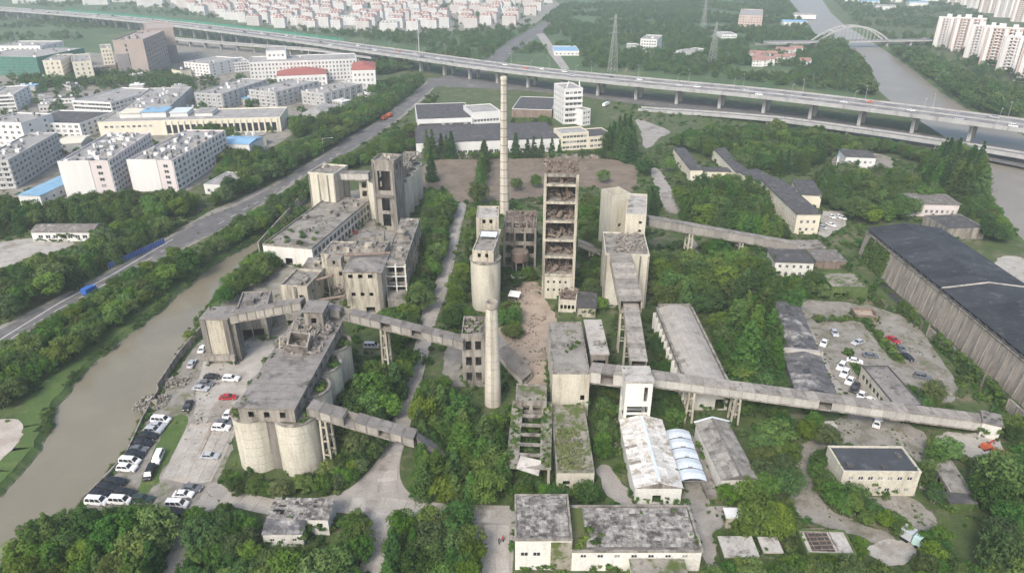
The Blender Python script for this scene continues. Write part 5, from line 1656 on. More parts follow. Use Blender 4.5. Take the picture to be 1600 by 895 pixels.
b = MB(); b.box(1.2, r3.L * .6, .8, r3.W * .9, r3.rz + .01, r3.rz + .05); b.build('opening_shade', 'unlit_inside', r3.root)  # dark sheet laid on the solid roof: shade below the beams, painted
b = MB()
for k in range(6):
    b.beam((1.2, 1 + k * 1.1, r3.rz + .15), (r3.L * .6, 1.3 + k * 1.1, r3.rz + .2), .18)
for k in range(4):
    b.beam((1.8 + k * 1.5, .8, r3.rz + .28), (1.6 + k * 1.5, r3.W * .9, r3.rz + .28), .14)
b.build('roof_beam', 'rust_rubble', r3.root)
bld('white_canopy_shed', 'small white roofed open shed beside the east road', 'shed', (1136, 808), (1175, 809), (1174, 797), z=3, wallm='cream', roofm='white_town', par=0, over=.3, wins=[(0, 1, 3, 2.2, 2.2, .1, 3, .3, .3, None)])
yh = bld('yard_house', 'cream house with dark window openings and a dark flat roof in the car yard', 'house', (1398, 633), (1443, 633), (1414, 571), z=5, wallm='cream_clean', roofm='roof_grey', par=.2, parm='roof_slate',
         wins=[(3, 1, 8, 1.4, 1.6, 1.6, 3, 1, 1, 'dark'), (0, 1, 2, 1.4, 1.6, 1.4, 3, 1, 1, 'dark')])
iv = bld('ivy_roof_house', 'low ivy smothered house with a flat gravel roof behind the car yard', 'house', (1300, 448), (1357, 449), (1342, 426), z=4.6, wallm='ivy_wall', roofm='roof_mossy', par=.3, parm='ivy_wall', wins=[(0, 1, 2, 2.4, 2, .2, 3, 1, 6, None)])
wh = bld('white_house', 'white two storey house with a dark slate roof among the trees', 'house', (1212, 409), (1272, 411), (1264, 392), z=6, wallm='white', roofm='roof_slate', par=0, over=.4,
         wins=[(0, 1, 5, 1.1, 1.3, 3.6, 3, .6, .6, 'pane'), (0, 1, 5, 1.1, 1.3, .8, 3, .6, .6, 'pane')])
bld('slate_outbuilding', 'low slate roofed outbuilding with a patched brown roof right of the white house', 'shed', (1275, 408), (1322, 409), (1316, 392), z=3, wallm='brick_brown', roofm='roof_tile', par=0, over=.3)
bld('low_grey_shed', 'low grey roofed shed at the end of the descending right hand gallery', 'shed', (1240, 389), (1290, 388), (1284, 376), z=3, wallm='concrete', roofm='roof_concrete', par=0, over=.3)
dl = bld('dark_roof_range', 'long cream range with a dark slate roof beside the small car park', 'building', (1246, 335), (1283, 335), (1243, 282), z=9, wallm='town_cream', roofm='roof_slate', par=0, over=.4,
         wins=[(0, 2, 3, 1.2, 1.4, 1.5, 3.4, 1, 1, 'pane'), (3, 2, 10, 1.2, 1.4, 1.5, 3.4, 1, 1, 'pane')])
bld('dark_roof_range', 'second slate roofed range behind the first among trees', 'building', (1212, 300), (1246, 297), (1222, 262), z=7, wallm='town_cream', roofm='roof_slate', par=0, over=.4, wins=[(0, 1, 3, 1.2, 1.4, 2.5, 3.4, 1, 1, 'pane')])
bld('dark_roof_wing', 'short slate roofed cross wing right of the dark roofed ranges', 'building', (1250, 304), (1284, 306), (1280, 284), z=6, wallm='town_cream', roofm='roof_slate', par=0, over=.4)
for lab, a_, b_, c_, z in (('left range of the overgrown courtyard house with a dark roof', (1079, 266), (1098, 266), (1080, 232), 6), ('right range of the overgrown courtyard house with a pale edged dark roof', (1152, 271), (1172, 271), (1146, 232), 6.2),
                           ('low connecting range at the front of the overgrown courtyard', (1101, 268), (1149, 269), (1148, 263), 4)):
    bld('courtyard_range', lab, 'building', a_, b_, c_, z=z, wallm='town_cream', roofm='roof_slate', par=0, over=.3, parm='white', wins=[(0, 1, 2, 1.1, 1.3, 1.4, 3, .8, .8, 'pane'), (3, 1, 7, 1.2, 1.4, 1.4, 3, 1, 1, 'pane')])
vl = bld('villa', 'white house with a blue grey roof wing in a clearing by the river', 'house', (1322, 245), (1369, 247), (1366, 236), z=8, wallm='white_town', roofm='roof_slate', style='hip', rise=1.6, wins=[(0, 2, 5, 1.3, 1.4, 1.2, 3.4, 1, 1, 'pane')])
bld('villa_wing', 'low blue roofed wing left of the white riverside house', 'house', (1309, 244), (1324, 246), (1322, 234), z=5, wallm='white_town', roofm='blue_roof', style='gable', rise=1.0)
bld('round_terrace', 'low pale open terrace in front of the white riverside house', 'terrace', (1340, 276), (1390, 280), (1386, 265), z=1.2, wallm='white_town', roofm='yard_pale', par=.2)
bld('brown_roof_house', 'long brown roofed house with pale walls near the river bend', 'house', (1418, 318), (1500, 320), (1490, 305), z=6, wallm='pinkish', roofm='roof_tile', par=0, over=.5, wins=[(0, 1, 9, 1.2, 1.6, 1.6, 3, 1, 1, 'pane')])
bld('flat_dark_shed', 'flat dark roofed shed in the trees behind the coal shed', 'shed', (1482, 358), (1541, 356), (1520, 334), z=5, wallm='concrete', roofm='roof_slate', par=.2)
bld('small_ruin_wall', 'roofless brick remains beside the ivy smothered house', 'ruin', (1338, 492), (1372, 494), (1368, 482), z=2.2, wallm='brick_brown', roofm='dirt', par=.8)
bld('stone_shelter', 'small concrete shelter under trees below the long pale gallery', 'shelter', (1288, 668), (1306, 668), (1304, 660), z=2.6, wallm='concrete', roofm='roof_pale', par=0, over=.3, wins=[(0, 1, 1, 1.6, 1.8, .1, 3, .3, .3, None)])
bld('roadside_hut', 'low brown roofed white hut with three windows beyond the public road', 'hut', (48, 363), (144, 363), (140, 350), z=4, wallm='white_town', roofm='roof_tile', style='gable', rise=1.6, wins=[(0, 1, 7, 2.0, 1.6, 1.2, 3, 2, 2, 'pane')])
bld('white_roof_shed', 'pale flat roofed shed in trees beside the blue fence', 'shed', (158, 390), (196, 378), (214, 367), z=4, wallm='white_town', roofm='white_town', par=0, over=.2)

OLD = list(BL)
# warehouses and office behind the works
bld('warehouse', 'white warehouse with a dark blue grey roof and a green glazed band below the expressway', 'warehouse', (652, 187), (738, 184), (737, 160), z=9, wallm='white_town', roofm='roof_slate', par=.3, parm='white_town', wins=[(0, 2, 14, 2.6, 1.8, .8, 3.6, 1, 1, 'pane')])
bld('warehouse_block', 'taller white office block joined to the right of the white warehouse', 'warehouse', (738, 176), (782, 173), (781, 161), z=12, wallm='white_town', roofm='town_roof', par=.5, wins=[(0, 2, 8, 1.8, 1.8, 1.5, 4, 1, 1, 'pane')])
bld('long_warehouse', 'long low white warehouse with a big blue grey roof behind the conifers', 'warehouse', (650, 224), (874, 216), (862, 190), z=8, wallm='white_town', roofm='roof_slate', par=.2, parm='roof_slate', wins=[(0, 1, 26, 2.6, 1.8, 1.0, 4, 2, 2, 'pane')])
bld('brick_shed', 'low shed with a red brown end beside the white office tower', 'shed', (800, 170), (862, 172), (852, 152), z=6, wallm='brick_brown', roofm='roof_slate', par=.3, parm='white_town')
ot = bld('office_tower', 'white office tower with stepped balconies just below the expressway', 'tower', (882, 139), (911, 137.5), (909, 128), z=24, wallm='white_town', roofm='town_roof', par=.8,
         wins=[(0, 6, 4, 2.4, 1.7, 1.6, 3.7, .8, .8, 'pane'), (3, 6, 5, 1.6, 1.6, 1.6, 3.7, 1, 1, 'pane')])
for k in range(6):
    b = MB(); b.box(.4, ot.L - .4, -1.6 - .25 * (5 - k), -.01, 3.6 * k + .6, 3.6 * k + 1.5); b.build('balcony', 'white_town', ot.root)
b = MB(); b.beam((2, 1, 24), (5, 5, 27.5), .6, 1.4); b.beam((ot.L - 2, 1, 24), (ot.L - 1, 5, 27), .6, 1.4); b.build('roof_fin', 'white_town', ot.root)
bld('office_annex', 'low white annex stepping off the right side of the white office tower', 'building', (911, 172), (923, 170), (921, 160), z=11, wallm='white_town', roofm='town_roof', par=.4, wins=[(0, 3, 3, 1.6, 1.5, 1.2, 3.4, .4, .4, 'pane')])
bld('cream_dormitory', 'three storey cream dormitory with balconies behind the rear field', 'building', (877, 209), (920, 206), (917, 197), z=10.5, wallm='town_cream', roofm='town_roof', par=.5, wins=[(0, 3, 7, 2.0, 1.6, 1.0, 3.2, 1, 1, 'pane')])
bld('cream_dormitory', 'two storey cream wing with a slate roof right of the cream dormitory', 'building', (920, 214), (960, 211), (958, 198), z=7.5, wallm='town_cream', roofm='roof_slate', par=.5, wins=[(0, 2, 6, 2.0, 1.6, 1.0, 3.2, 1, 1, 'pane')])
fw = thing('field_wall', 'long grey wall along the far side of the bare brown rear field', 'wall', (0, 0, 0))
for (x0, y0), (x1, y1) in (((655, 247), (760, 247)), ((800, 246), (992, 248))):
    a, c = P(x0, y0), P(x1, y1)
    for k in range(12):
        p, q_ = a.lerp(c, k / 12), a.lerp(c, (k + .96) / 12)
        b = MB(); b.beam(p + Vector((0, 0, 1.2)), q_ + Vector((0, 0, 1.2)), .3, 2.4); b.build('wall_panel', 'concrete', fw)
cw = thing('canal_wall', 'grey retaining wall along the canal edge of the car park', 'wall', (0, 0, 0))
wp = pp([(130, 783), (172, 742), (198, 712), (224, 655), (248, 612), (282, 560), (318, 518)])
for i in range(len(wp) - 1):
    e = wp[i + 1] - wp[i]
    k = max(1, round(e.length / 4))
    for j in range(k):
        p, q_ = wp[i] + e * (j / k), wp[i] + e * ((j + .97) / k)
        h = 1.1 if i < 4 else 2.6
        b = MB(); b.beam(p + Vector((0, 0, h / 2)), q_ + Vector((0, 0, h / 2)), .35, h); b.build('wall_panel', 'concrete', cw)
for i, (x, y, n, sx, sy) in enumerate(((238, 630, 160, 5, 3.4), (272, 600, 120, 4, 2.4))):
    o = rubble('rubble_heap', 'grey_rubble', (-sx * .8, sx * .8, -sy, sy, 0, 1.6), n, .25, .8, None, 70 + i, .8)
    o.location = P(x, y)
    tag(o, ['nearer heap of grey rubble on the canal edge beside the parked vans', 'farther heap of grey rubble on the canal edge below the storage tower'][i], 'rubble')
# blue fence by the road
bf = thing('blue_fence', 'bright blue sheet fence along the public road by the pale flat shed', 'fence', (0, 0, 0))
a, c = P(170, 420), P(258, 380)
for k in range(22):
    p, q_ = a.lerp(c, k / 22), a.lerp(c, (k + .95) / 22)
    b = MB(); b.beam(p + Vector((0, 0, 1.2)), q_ + Vector((0, 0, 1.2)), .12, 2.2); b.build('panel', 'blue_metal', bf)
    b = MB(); b.beam(p, p + Vector((0, 0, 2.5)), .18); b.build('post', 'steel', bf)

# ================================================================== THE TOWN AT THE LEFT
def office(label, A, Bp, C, z, wallm, rows, cf, cr, roofm='town_roof', cl=14, seed=1, grid='', ww=2.0, wh=1.7, **k):
    r = max(1, rows)
    st_ = (z - 1.4) / r
    w_ = []
    if cf:
        w_.append((0, r, cf, ww, min(wh, st_ * .62), 1.2, st_, .6, .6, 'pane'))
    if cr:
        w_.append((1, r, cr, ww, min(wh, st_ * .62), 1.2, st_, .6, .6, 'pane'))
        w_.append((3, r, min(cr, 6), ww, min(wh, st_ * .62), 1.2, st_, .6, .6, 'pane'))
    o = bld(k.pop('name', 'office_block'), label, k.pop('cat', 'building'), A, Bp, C, z=z, wallm=wallm, roofm=roofm, wins=w_, par=k.pop('par', .7), **k)
    if o.rz and cl:
        clutter(o, cl, seed)
    if grid:
        b = MB()
        nb_ = {0: cf, 1: cr}
        for s_ in (0, 1):
            Ls = o.L if s_ == 0 else o.W
            fb = (lambda a_, c_, d_, z0_, z1_: b.box(a_, c_, -d_, -.003, z0_, z1_)) if s_ == 0 else (lambda a_, c_, d_, z0_, z1_: b.box(o.L + .003, o.L + d_, a_, c_, z0_, z1_))
            if not nb_[s_]:
                continue
            if 'v' in grid:
                for c_ in range(nb_[s_] + 1):
                    xc = .6 + (Ls - 1.2) * c_ / nb_[s_]
                    fb(xc - .18, xc + .18, .42, .3, z - .3)
            if 'h' in grid:
                for q_ in range(r):
                    fb(.1, Ls - .1, .38, .25 + q_ * st_, 1.0 + q_ * st_)
        b.build('facade_grid', wallm if wallm != 'pinkish' else 'white_town', o.root)
    return o


o1 = office('white pink apartment block with cluttered roof and blank end wall, left of its twin', (90, 253), (168, 251), (231, 207), 17.5, 'pinkish', 6, 0, 15, grid='hv', ww=2.3, wh=2.0, cl=60, seed=2, name='apartment_block')
o2 = office('white pink apartment block with cluttered roof nearest the trees, right of its twin', (198, 250), (268, 251), (318.5, 203), 16, 'pinkish', 5, 0, 14, grid='hv', ww=2.3, wh=2.0, cl=60, seed=3, name='apartment_block')
for o, f0 in ((o1, .62), (o2, .66)):
    b = MB(); b.box(-.12, o.L * f0, -.25, -.005, 0, o.z + .4); b.build('end_wall', 'white_town', o.root)
    stp = (o.z - 1.4) / 6
    for k in range(5):
        link('window', window_mesh(2.4, 1.7, 'pane'), o.root, (o.L * (f0 + .18), -.05, 2.0 + k * (o.z - 2) / 5), 0)
office('grey apartment block with balconies at the left edge', (-40, 252), (12, 250), (76, 207), 15, 'grey_town', 5, 4, 13, grid='h', ww=2.4, cl=24, seed=4, name='apartment_block')
bld('blue_roof_shed', 'long low shed with a bright blue roof beside the pink apartment block', 'shed', (28, 305), (62, 306), (97, 262), z=5, wallm='white_town', roofm='blue_roof', style='gableY', rise=1.2, wins=[(1, 1, 8, 1.6, 1.4, 1.5, 3, 1, 1, 'pane')])
office('white block at the left edge beside the school with a half dark roof', (-25, 190), (32, 192), (38, 176), 15, 'white_town', 4, 5, 2, cl=6, seed=5)
office('white school block whose roof is half dark and half white', (33, 191), (124, 193), (140, 173), 10, 'white_town', 3, 9, 6, roofm='roof_slate', cl=2, seed=6, name='school_block', ww=2.4)
lc = office('very long cream building with tall dark bays between pale columns', (152, 191), (437, 183), (446, 167), 9.5, 'town_cream', 1, 0, 0, cl=0, name='long_hall', seed=7)
for k in range(19):
    x = lc.L * (.36 + .62 * k / 18)
    b = MB(); b.box(x - .5, x + .5, -.7, -.02, 0, 8.7); b.build('column', 'town_cream', lc.root)
    if k < 18:
        link('window', window_mesh(2.6, 5.4, 'dark'), lc.root, (x + lc.L * .0172, -.05, 3.6), 0)
for k in range(9):
    link('window', window_mesh(2.0, 1.4, 'pane'), lc.root, (lc.L * (.04 + .03 * k), -.05, 6.2), 0)
for k, (f0, f1_, m, h) in enumerate(((.08, .2, 'town_cream', 3), (.2, .34, 'blue_roof', 3.4), (.36, .46, 'roof_sheet_blue', 2.6), (.5, .6, 'town_roof', 2.2))):
    b = MB(); b.box(lc.L * f0, lc.L * f1_ - .3, lc.W * .4, lc.W * .85, lc.rz + .01, lc.rz + h); b.build('roof_house', 'white_town', lc.root)
    b = MB(); b.box(lc.L * f0 - .3, lc.L * f1_, lc.W * .38, lc.W * .87, lc.rz + h + .01, lc.rz + h + .4); b.build('roof_cover', m, lc.root)
office('pale block with ribbed white roof clutter behind the very long cream building', (182, 175), (258, 172), (286, 136), 12, 'grey_town', 4, 6, 10, grid='v', cl=45, seed=8)
office('white office with continuous dark window bands beside the cluttered pale block', (112, 157), (172, 160), (198, 137), 10, 'white_town', 3, 10, 12, grid='h', cl=5, seed=9, ww=3.0)
office('grey white office with a stepped front in the middle of the town', (303, 145), (346, 147), (372, 122), 12, 'grey_town', 4, 5, 9, grid='v', cl=14, seed=10)
office('grey office left of the red roofed hall with a plain flat roof', (388, 140), (430, 144), (447, 122), 12, 'grey_town', 4, 5, 8, grid='hv', cl=8, seed=11)
office('small grey office below the red roofed hall', (470, 142), (506, 146), (521, 126), 10, 'grey_town', 3, 5, 6, grid='v', cl=10, seed=12)
office('white office with a curved pale roof edge left of the long white slab', (287, 97), (326, 100), (340, 88), 12, 'white_town', 4, 7, 4, cl=4, seed=13)
office('low white range behind the curved edged white office', (338, 100), (390, 96), (392, 88), 9, 'white_town', 3, 11, 3, cl=3, seed=14)
ls = office('long white slab office with dozens of tall narrow windows', (388, 98), (557, 92), (559, 83), 18, 'white_town', 5, 30, 4, grid='v', ww=1.5, wh=2.4, cl=6, seed=15, name='slab_office')
bld('slab_penthouse', 'white stair head house on the left end of the long white slab', 'building', (415, 80), (446, 79), (447, 72), z=25, z0=17.6, wallm='white_town', roofm='town_roof', par=.4, wins=[(0, 1, 4, 1.8, 2, 20, 4, 1, 1, 'pane')], kp=False)
bld('red_roof_hall', 'white hall with a long red roof in front of the long white slab', 'hall', (432, 119), (510, 116), (511, 104), z=10, wallm='white_town', roofm='red_roof', style='hip', rise=3, wins=[(0, 2, 12, 1.8, 2.2, 1.2, 4, 1, 1, 'pane')])
bld('red_roof_block', 'white five storey block with a red hipped roof beside the tree lined road', 'building', (549, 110), (586, 109), (585, 98), z=19, wallm='white_town', roofm='red_roof', style='hip', rise=3, wins=[(0, 4, 5, 1.6, 2, 1.5, 4.2, 1, 1, 'pane'), (1, 4, 4, 1.6, 2, 1.5, 4.2, 1, 1, 'pane')])
bld('grey_gable_house', 'grey gabled house in the trees at the road bend', 'house', (472, 178), (503, 179), (504, 164), z=7, wallm='grey_town', roofm='town_roof', style='hip', rise=2.5, wins=[(0, 1, 4, 1.4, 1.8, 2, 3, 1, 1, 'pane')])
t1 = bld('office_slab', 'brown grey tower with dark right side, the nearer of two beside the expressway', 'tower', (175, 63), (223, 62), (248, 48), z=33, wallm='taupe', roofm='taupe', par=1.0, wins=[(1, 8, 9, 2.6, 1.6, 2.5, 3.7, 1, 1, 'dark'), (0, 7, 1, 1.6, 2.2, 3, 4, 7, 12, 'dark')])
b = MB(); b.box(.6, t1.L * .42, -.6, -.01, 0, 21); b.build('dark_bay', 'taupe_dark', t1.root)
clutter(t1, 8, 31, ('taupe', 'taupe_dark'), 5, 2.5)
t2 = bld('office_slab', 'brown grey tower with dark right side, the farther of two beside the expressway', 'tower', (224, 45), (270, 43), (285, 34), z=35, wallm='taupe', roofm='taupe', par=1.0, wins=[(1, 8, 8, 2.6, 1.6, 2.5, 3.7, 1, 1, 'dark')])
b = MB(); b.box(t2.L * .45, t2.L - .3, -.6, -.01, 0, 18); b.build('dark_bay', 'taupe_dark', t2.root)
for i, (A, Bp, C, lab) in enumerate((((66, 95), (94, 94), (119, 84), 'cream faced office with a red plinth and banded side, left one of three'), ((112, 97), (142, 95), (166, 82), 'cream faced office with a red plinth and banded side, middle one of three'), ((157, 76), (174, 75), (186, 68), 'narrow cream faced office tucked behind the other two by the brown tower'))):
    o = office(lab, A, Bp, C, 19.5, 'town_cream', 5, 3, 8, cl=6, seed=40 + i, ww=1.5, wh=2.0)
    b = MB(); b.box(-.2, o.L + .2, -.3, -.01, 0, 3.6); b.box(o.L + .01, o.L + .3, 0, o.W, 0, 3.6); b.build('plinth', 'brick_brown', o.root)
    for k in range(5):
        b = MB(); b.box(o.L + .01, o.L + .35, .2, o.W - .2, 4.4 + k * 3.2, 5.4 + k * 3.2); b.build('band', 'white_town', o.root)
gn = bld('netted_building', 'building under construction wrapped in green netting at the left edge', 'building', (-40, 88), (56, 90), (74, 74), z=17, wallm='green_net', roofm='town_roof', par=.4)
clutter(gn, 10, 44)
b = MB()
for k in range(12):
    x = gn.L * k / 11.5
    b.box(x, x + .15, -.25, -.02, 0, 17)
for k in range(6):
    b.box(0, gn.L, -.28, -.255, 2.6 * k + 1, 2.6 * k + 1.2)
b.build('scaffold', 'steel', gn.root)
office('white block rising behind the green netted building', (-10, 72), (62, 72), (66, 64), 20, 'white_town', 5, 9, 4, cl=6, seed=46)
office('white office with horizontal bands at the far left edge', (-20, 150), (20, 148), (26, 134), 12, 'white_town', 4, 6, 4, cl=3, seed=47, ww=3)
sw = bld('small_white_house', 'small white house with a blue roof beside the pink apartment blocks', 'house', (341, 224), (389, 226), (393, 214), z=8, wallm='white_town', roofm='blue_roof', style='gable', rise=1.2, wins=[(0, 2, 4, 1.3, 1.3, 1.2, 3.4, 1, 1, 'pane')])
bld('slate_shop', 'low white shop with a grey roof beside the lane to the apartment blocks', 'shop', (318, 288), (352, 290), (356, 268), z=5, wallm='white_town', roofm='town_roof', par=.4, wins=[(0, 1, 3, 1.6, 1.6, 1.2, 3, .6, .6, 'pane')])
bld('cream_canopy', 'cream sloping canopy roof between the school and the pink apartments', 'canopy', (88, 226), (126, 224), (130, 212), z=5, wallm='grey_town', roofm='town_cream', style='gable', rise=1.0)
# small sheds filling the town floor
qt = random.Random(5)
for k, (x, y) in enumerate(((30, 148), (60, 160), (85, 163), (62, 175), (100, 140), (130, 128), (210, 128), (270, 120), (205, 148), (290, 178), (250, 205), (395, 232), (415, 205), (440, 160), (60, 130), (150, 118), (30, 215), (335, 262), (360, 240), (530, 138), (520, 165), (455, 145), (385, 165), (280, 150), (560, 160))):
    g = P(x, y)
    if blocked(g.x, g.y):
        continue
    w_, d_, h_ = qt.uniform(8, 16), qt.uniform(6, 11), qt.uniform(3.5, 7)
    rz_ = qt.choice((.25, .3, -.6, .9))
    t = thing('town_house', 'small flat roofed house among the larger town blocks at the left', 'house', (g.x, g.y, 0), rz_, 'small houses of the town')
    b = MB(); wall(b, (0, 0), (w_, 0), 0, h_, [(1 + 2.4 * i, 2.4 + 2.4 * i, 1.2, 2.6) for i in range(int((w_ - 2) / 2.4))]); wall(b, (w_, 0), (w_, d_), 0, h_); wall(b, (w_, d_), (0, d_), 0, h_); wall(b, (0, d_), (0, 0), 0, h_)
    b.build('wall', qt.choice(('white_town', 'grey_town', 'town_cream')), t)
    b = MB(); b.box(-.3, w_ + .3, -.3, d_ + .3, h_ + .002, h_ + .35); b.build('roof', qt.choice(('town_roof', 'blue_roof', 'roof_slate', 'town_roof', 'white_town')), t)
    for i in range(3):
        b = MB(); b.box(0, 1.5, 0, 1.5, 0, 1.2); b.build('roof_unit', 'white_town', t, (qt.uniform(.5, w_ - 2), qt.uniform(.5, d_ - 2), h_ + .36))
    keep([(g.x - 2, g.y - 2), (g.x + w_, g.y - 2), (g.x + w_, g.y + d_), (g.x - 2, g.y + d_)])

# ------------------------------------------------------------------ far estate of red roofed blocks
mat('estate_wall', (.60, .57, .54), (.53, .5, .475), .1, fine=.1)


def estate_block(L, W, h, roofm, seed):
    w_ = MB()
    nf = int(h / 3)
    for s, (p, q_) in enumerate((((0, 0), (L, 0)), ((L, 0), (L, W)), ((L, W), (0, W)), ((0, W), (0, 0)))):
        Ls = L if s % 2 == 0 else W
        nc = int(Ls / 3.2)
        ops = [(1 + (Ls - 2) * (c + .5) / nc - .8, 1 + (Ls - 2) * (c + .5) / nc + .8, 1 + 3 * r, 2.6 + 3 * r) for c in range(nc) for r in range(nf)] if s in (0, 1, 3) else []
        wall(w_, p, q_, 0, h, ops, rev=.5)
    r = MB()
    e = .5
    d = W / 2
    vs = [(-e, -e, h), (L + e, -e, h), (L + e, W + e, h), (-e, W + e, h), (d * .6, W / 2, h + 3.4), (L - d * .6, W / 2, h + 3.4)]
    r.add(vs, [(0, 1, 5, 4), (2, 3, 4, 5), (1, 2, 5), (3, 0, 4), (3, 2, 1, 0)])
    dd = MB()
    for k in range(int(L / 7)):
        dd.box(3 + 7 * k, 5.4 + 7 * k, .8, 3, h + .3, h + 2.4)
    return w_.mesh('wall', 'white_town' if seed else 'estate_wall'), r.mesh('roof', roofm), dd.mesh('dormers', 'white_town')


def proj0(x, y):
    return 800 + F * x / (y * cs + HC * sn)


EB = [estate_block(26, 12, 17, 'faded_red_roof', 0), estate_block(22, 12, 17, 'faded_red_roof', 1), estate_block(34, 12, 14, 'town_roof', 1), estate_block(18, 13, 19, 'faded_red_roof', 1)]
est = pp([(268, 14), (330, 33), (480, 52), (660, 54), (760, 46), (815, 42), (845, 25), (868, 10), (872, 0), (262, 0)])
qe = random.Random(9)
ne = 0
ey = 0
x0, x1 = min(p.x for p in est), max(p.x for p in est)
y0, y1 = min(p.y for p in est), max(p.y for p in est)
th = -.25
yy = y0
pos = []
while yy < y1:
    xx = x0 + qe.uniform(0, 20)
    while xx < x1:
        if pip(xx, yy, est) and pip(xx + 24, yy, est) and (proj0(xx, yy) < 480 or qe.random() < .62):
            pos.append((xx + qe.uniform(-5, 5), yy + qe.uniform(-4, 4)))
        xx += 35
    yy += 40
pos.sort(key=lambda p: p[1])
for x, y in pos[:290]:
    ei = qe.choice((0, 0, 1, 1, 2, 3))
    m = EB[ei]
    px_ = proj0(x, y)
    lab = '%s block, %s, %s of the far estate' % (('broad off white', 'small white', 'long low white', 'tall narrow white')[ei], ('dull red hipped roof', 'dull red hipped roof', 'grey hipped roof', 'dull red hipped roof')[ei],
                                                          ('%s field side' if px_ > 700 else '%s middle' if px_ > 480 else '%s left part') % ('near' if y < 1200 else 'far'))
    t = thing('estate_block', lab, 'house', (x, y, 0), th + qe.uniform(-.1, .1), 'blocks of the far estate')
    for nm, me in zip(('wall', 'roof', 'dormers'), m):
        o = link(nm, me, t)
        o.scale = (.8, .8, .8)
        if nm == 'dormers':
            o['kind'] = 'stuff'
# far blocks at the top left beyond the expressway
for k, (x, y, n) in enumerate(((20, 6, 3), (75, 4, 3), (130, 8, 3), (175, 4, 2), (215, 12, 2))):
    g = P(x, y)
    t = thing('slab_block', 'hazy pale slab block in a row at the far top left', 'building', (g.x, g.y, 0), .1, 'slab blocks at the far top left')
    for nm, me in zip(('wall', 'roof'), EB[2]):
        link(nm, me, t).scale = (1.4, 1, 1.4)
# ------------------------------------------------------------------ right hand residential towers
def res_tower(L, W, h):
    parts = []
    w_ = MB()
    nf = int((h - 1) / 2.9)
    for s, (p, q_) in enumerate((((0, 0), (L, 0)), ((L, 0), (L, W)), ((L, W), (0, W)), ((0, W), (0, 0)))):
        Ls = L if s % 2 == 0 else W
        nc = max(2, int(Ls / 3.4))
        ops = [(1 + (Ls - 2) * (c + .5) / nc - .9, 1 + (Ls - 2) * (c + .5) / nc + .9, 1 + 2.9 * r, 2.5 + 2.9 * r) for c in range(nc) for r in range(nf)] if s != 2 else []
        wall(w_, p, q_, 0, h, ops, rev=.6)
    w_.box(.02, L - .02, .02, W - .02, h - .3, h)
    bay = MB()
    for f in (.12, .55, .86):
        bay.box(L * f - 1.6, L * f + 1.6, -1.2, -.01, 0, h - 1)
    for k in range(nf):
        bay.box(L * .28, L * .4, -1.3, -.01, 2.9 * k + .2, 2.9 * k + 1.3)
        bay.box(L * .66, L * .76, -1.3, -.01, 2.9 * k + .2, 2.9 * k + 1.3)
    top = MB()
    top.box(L * .3, L * .5, W * .2, W * .7, h + .01, h + 3.5); top.box(L * .7, L * .85, W * .2, W * .7, h + .01, h + 3)
    top.box(-.3, L + .3, -.3, .0, h - .4, h + .9)
    return w_.mesh('wall', 'pinkish'), bay.mesh('balcony_stack', 'white_town'), top.mesh('roof_house', 'white_town')


mat('salmon', (.52, .41, .36), (.46, .36, .32), .2, streak=True, fine=.1)
RT = [res_tower(26, 13, 33), res_tower(30, 13, 36)]
RT[1][0].materials[0] = MATS['salmon']
for k, (x, y) in enumerate(((1456, 73), (1480, 80), (1504, 90), (1528, 101), (1554, 113), (1582, 127), (1612, 142))):
    g = P(x, y)
    t = thing('residential_tower', '%s pink and white residential tower from the river in the near row' % ('leftmost', 'second', 'third', 'fourth', 'fifth', 'sixth', 'rightmost')[k], 'tower', (g.x, g.y, 0), -.55, 'towers of the near right row')
    for nm, me in zip(('wall', 'balcony_stack', 'roof_house'), RT[k % 2]):
        link(nm, me, t)
for k, (x, y) in enumerate(((1478, 8), (1503, 13), (1528, 20), (1552, 27), (1578, 34), (1604, 42))):
    g = P(x, y)
    t = thing('residential_tower', '%s hazy pale residential tower from the left in the far top right row' % ('leftmost', 'second', 'third', 'fourth', 'fifth', 'sixth', 'rightmost')[k], 'tower', (g.x, g.y, 0), -.55, 'towers of the far right row')
    for nm, me in zip(('wall', 'balcony_stack', 'roof_house'), RT[(k + 1) % 2]):
        link(nm, me, t)
office('white four storey block alone in the fields beyond the expressway', (1001, 61), (1027, 62), (1026, 55), 14, 'white_town', 4, 6, 3, cl=3, seed=61)
office('cream orange block with red framed windows in the far fields', (1155, 24), (1192, 25), (1191, 15), 18, 'salmon', 5, 8, 3, cl=3, seed=62)
office('low white shed left of the lone white block in the fields', (985, 73), (1002, 73), (1002, 68), 5, 'white_town', 1, 4, 1, cl=0, name='farm_shed')
office('low pale house right of the lone white block in the fields', (1050, 80), (1066, 82), (1064, 72), 5, 'white_town', 1, 4, 1, cl=0, name='farm_house', roofm='town_roof')
office('long low white shed below the cream orange block', (1128, 54), (1152, 54), (1151, 50), 5, 'white_town', 1, 6, 1, cl=0, name='farm_shed')
office('low sheds on the cleared land right of the link road', (866, 80), (905, 80), (905, 72), 5, 'white_town', 1, 6, 1, cl=0, name='depot_shed', roofm='blue_roof')
qh = random.Random(12)
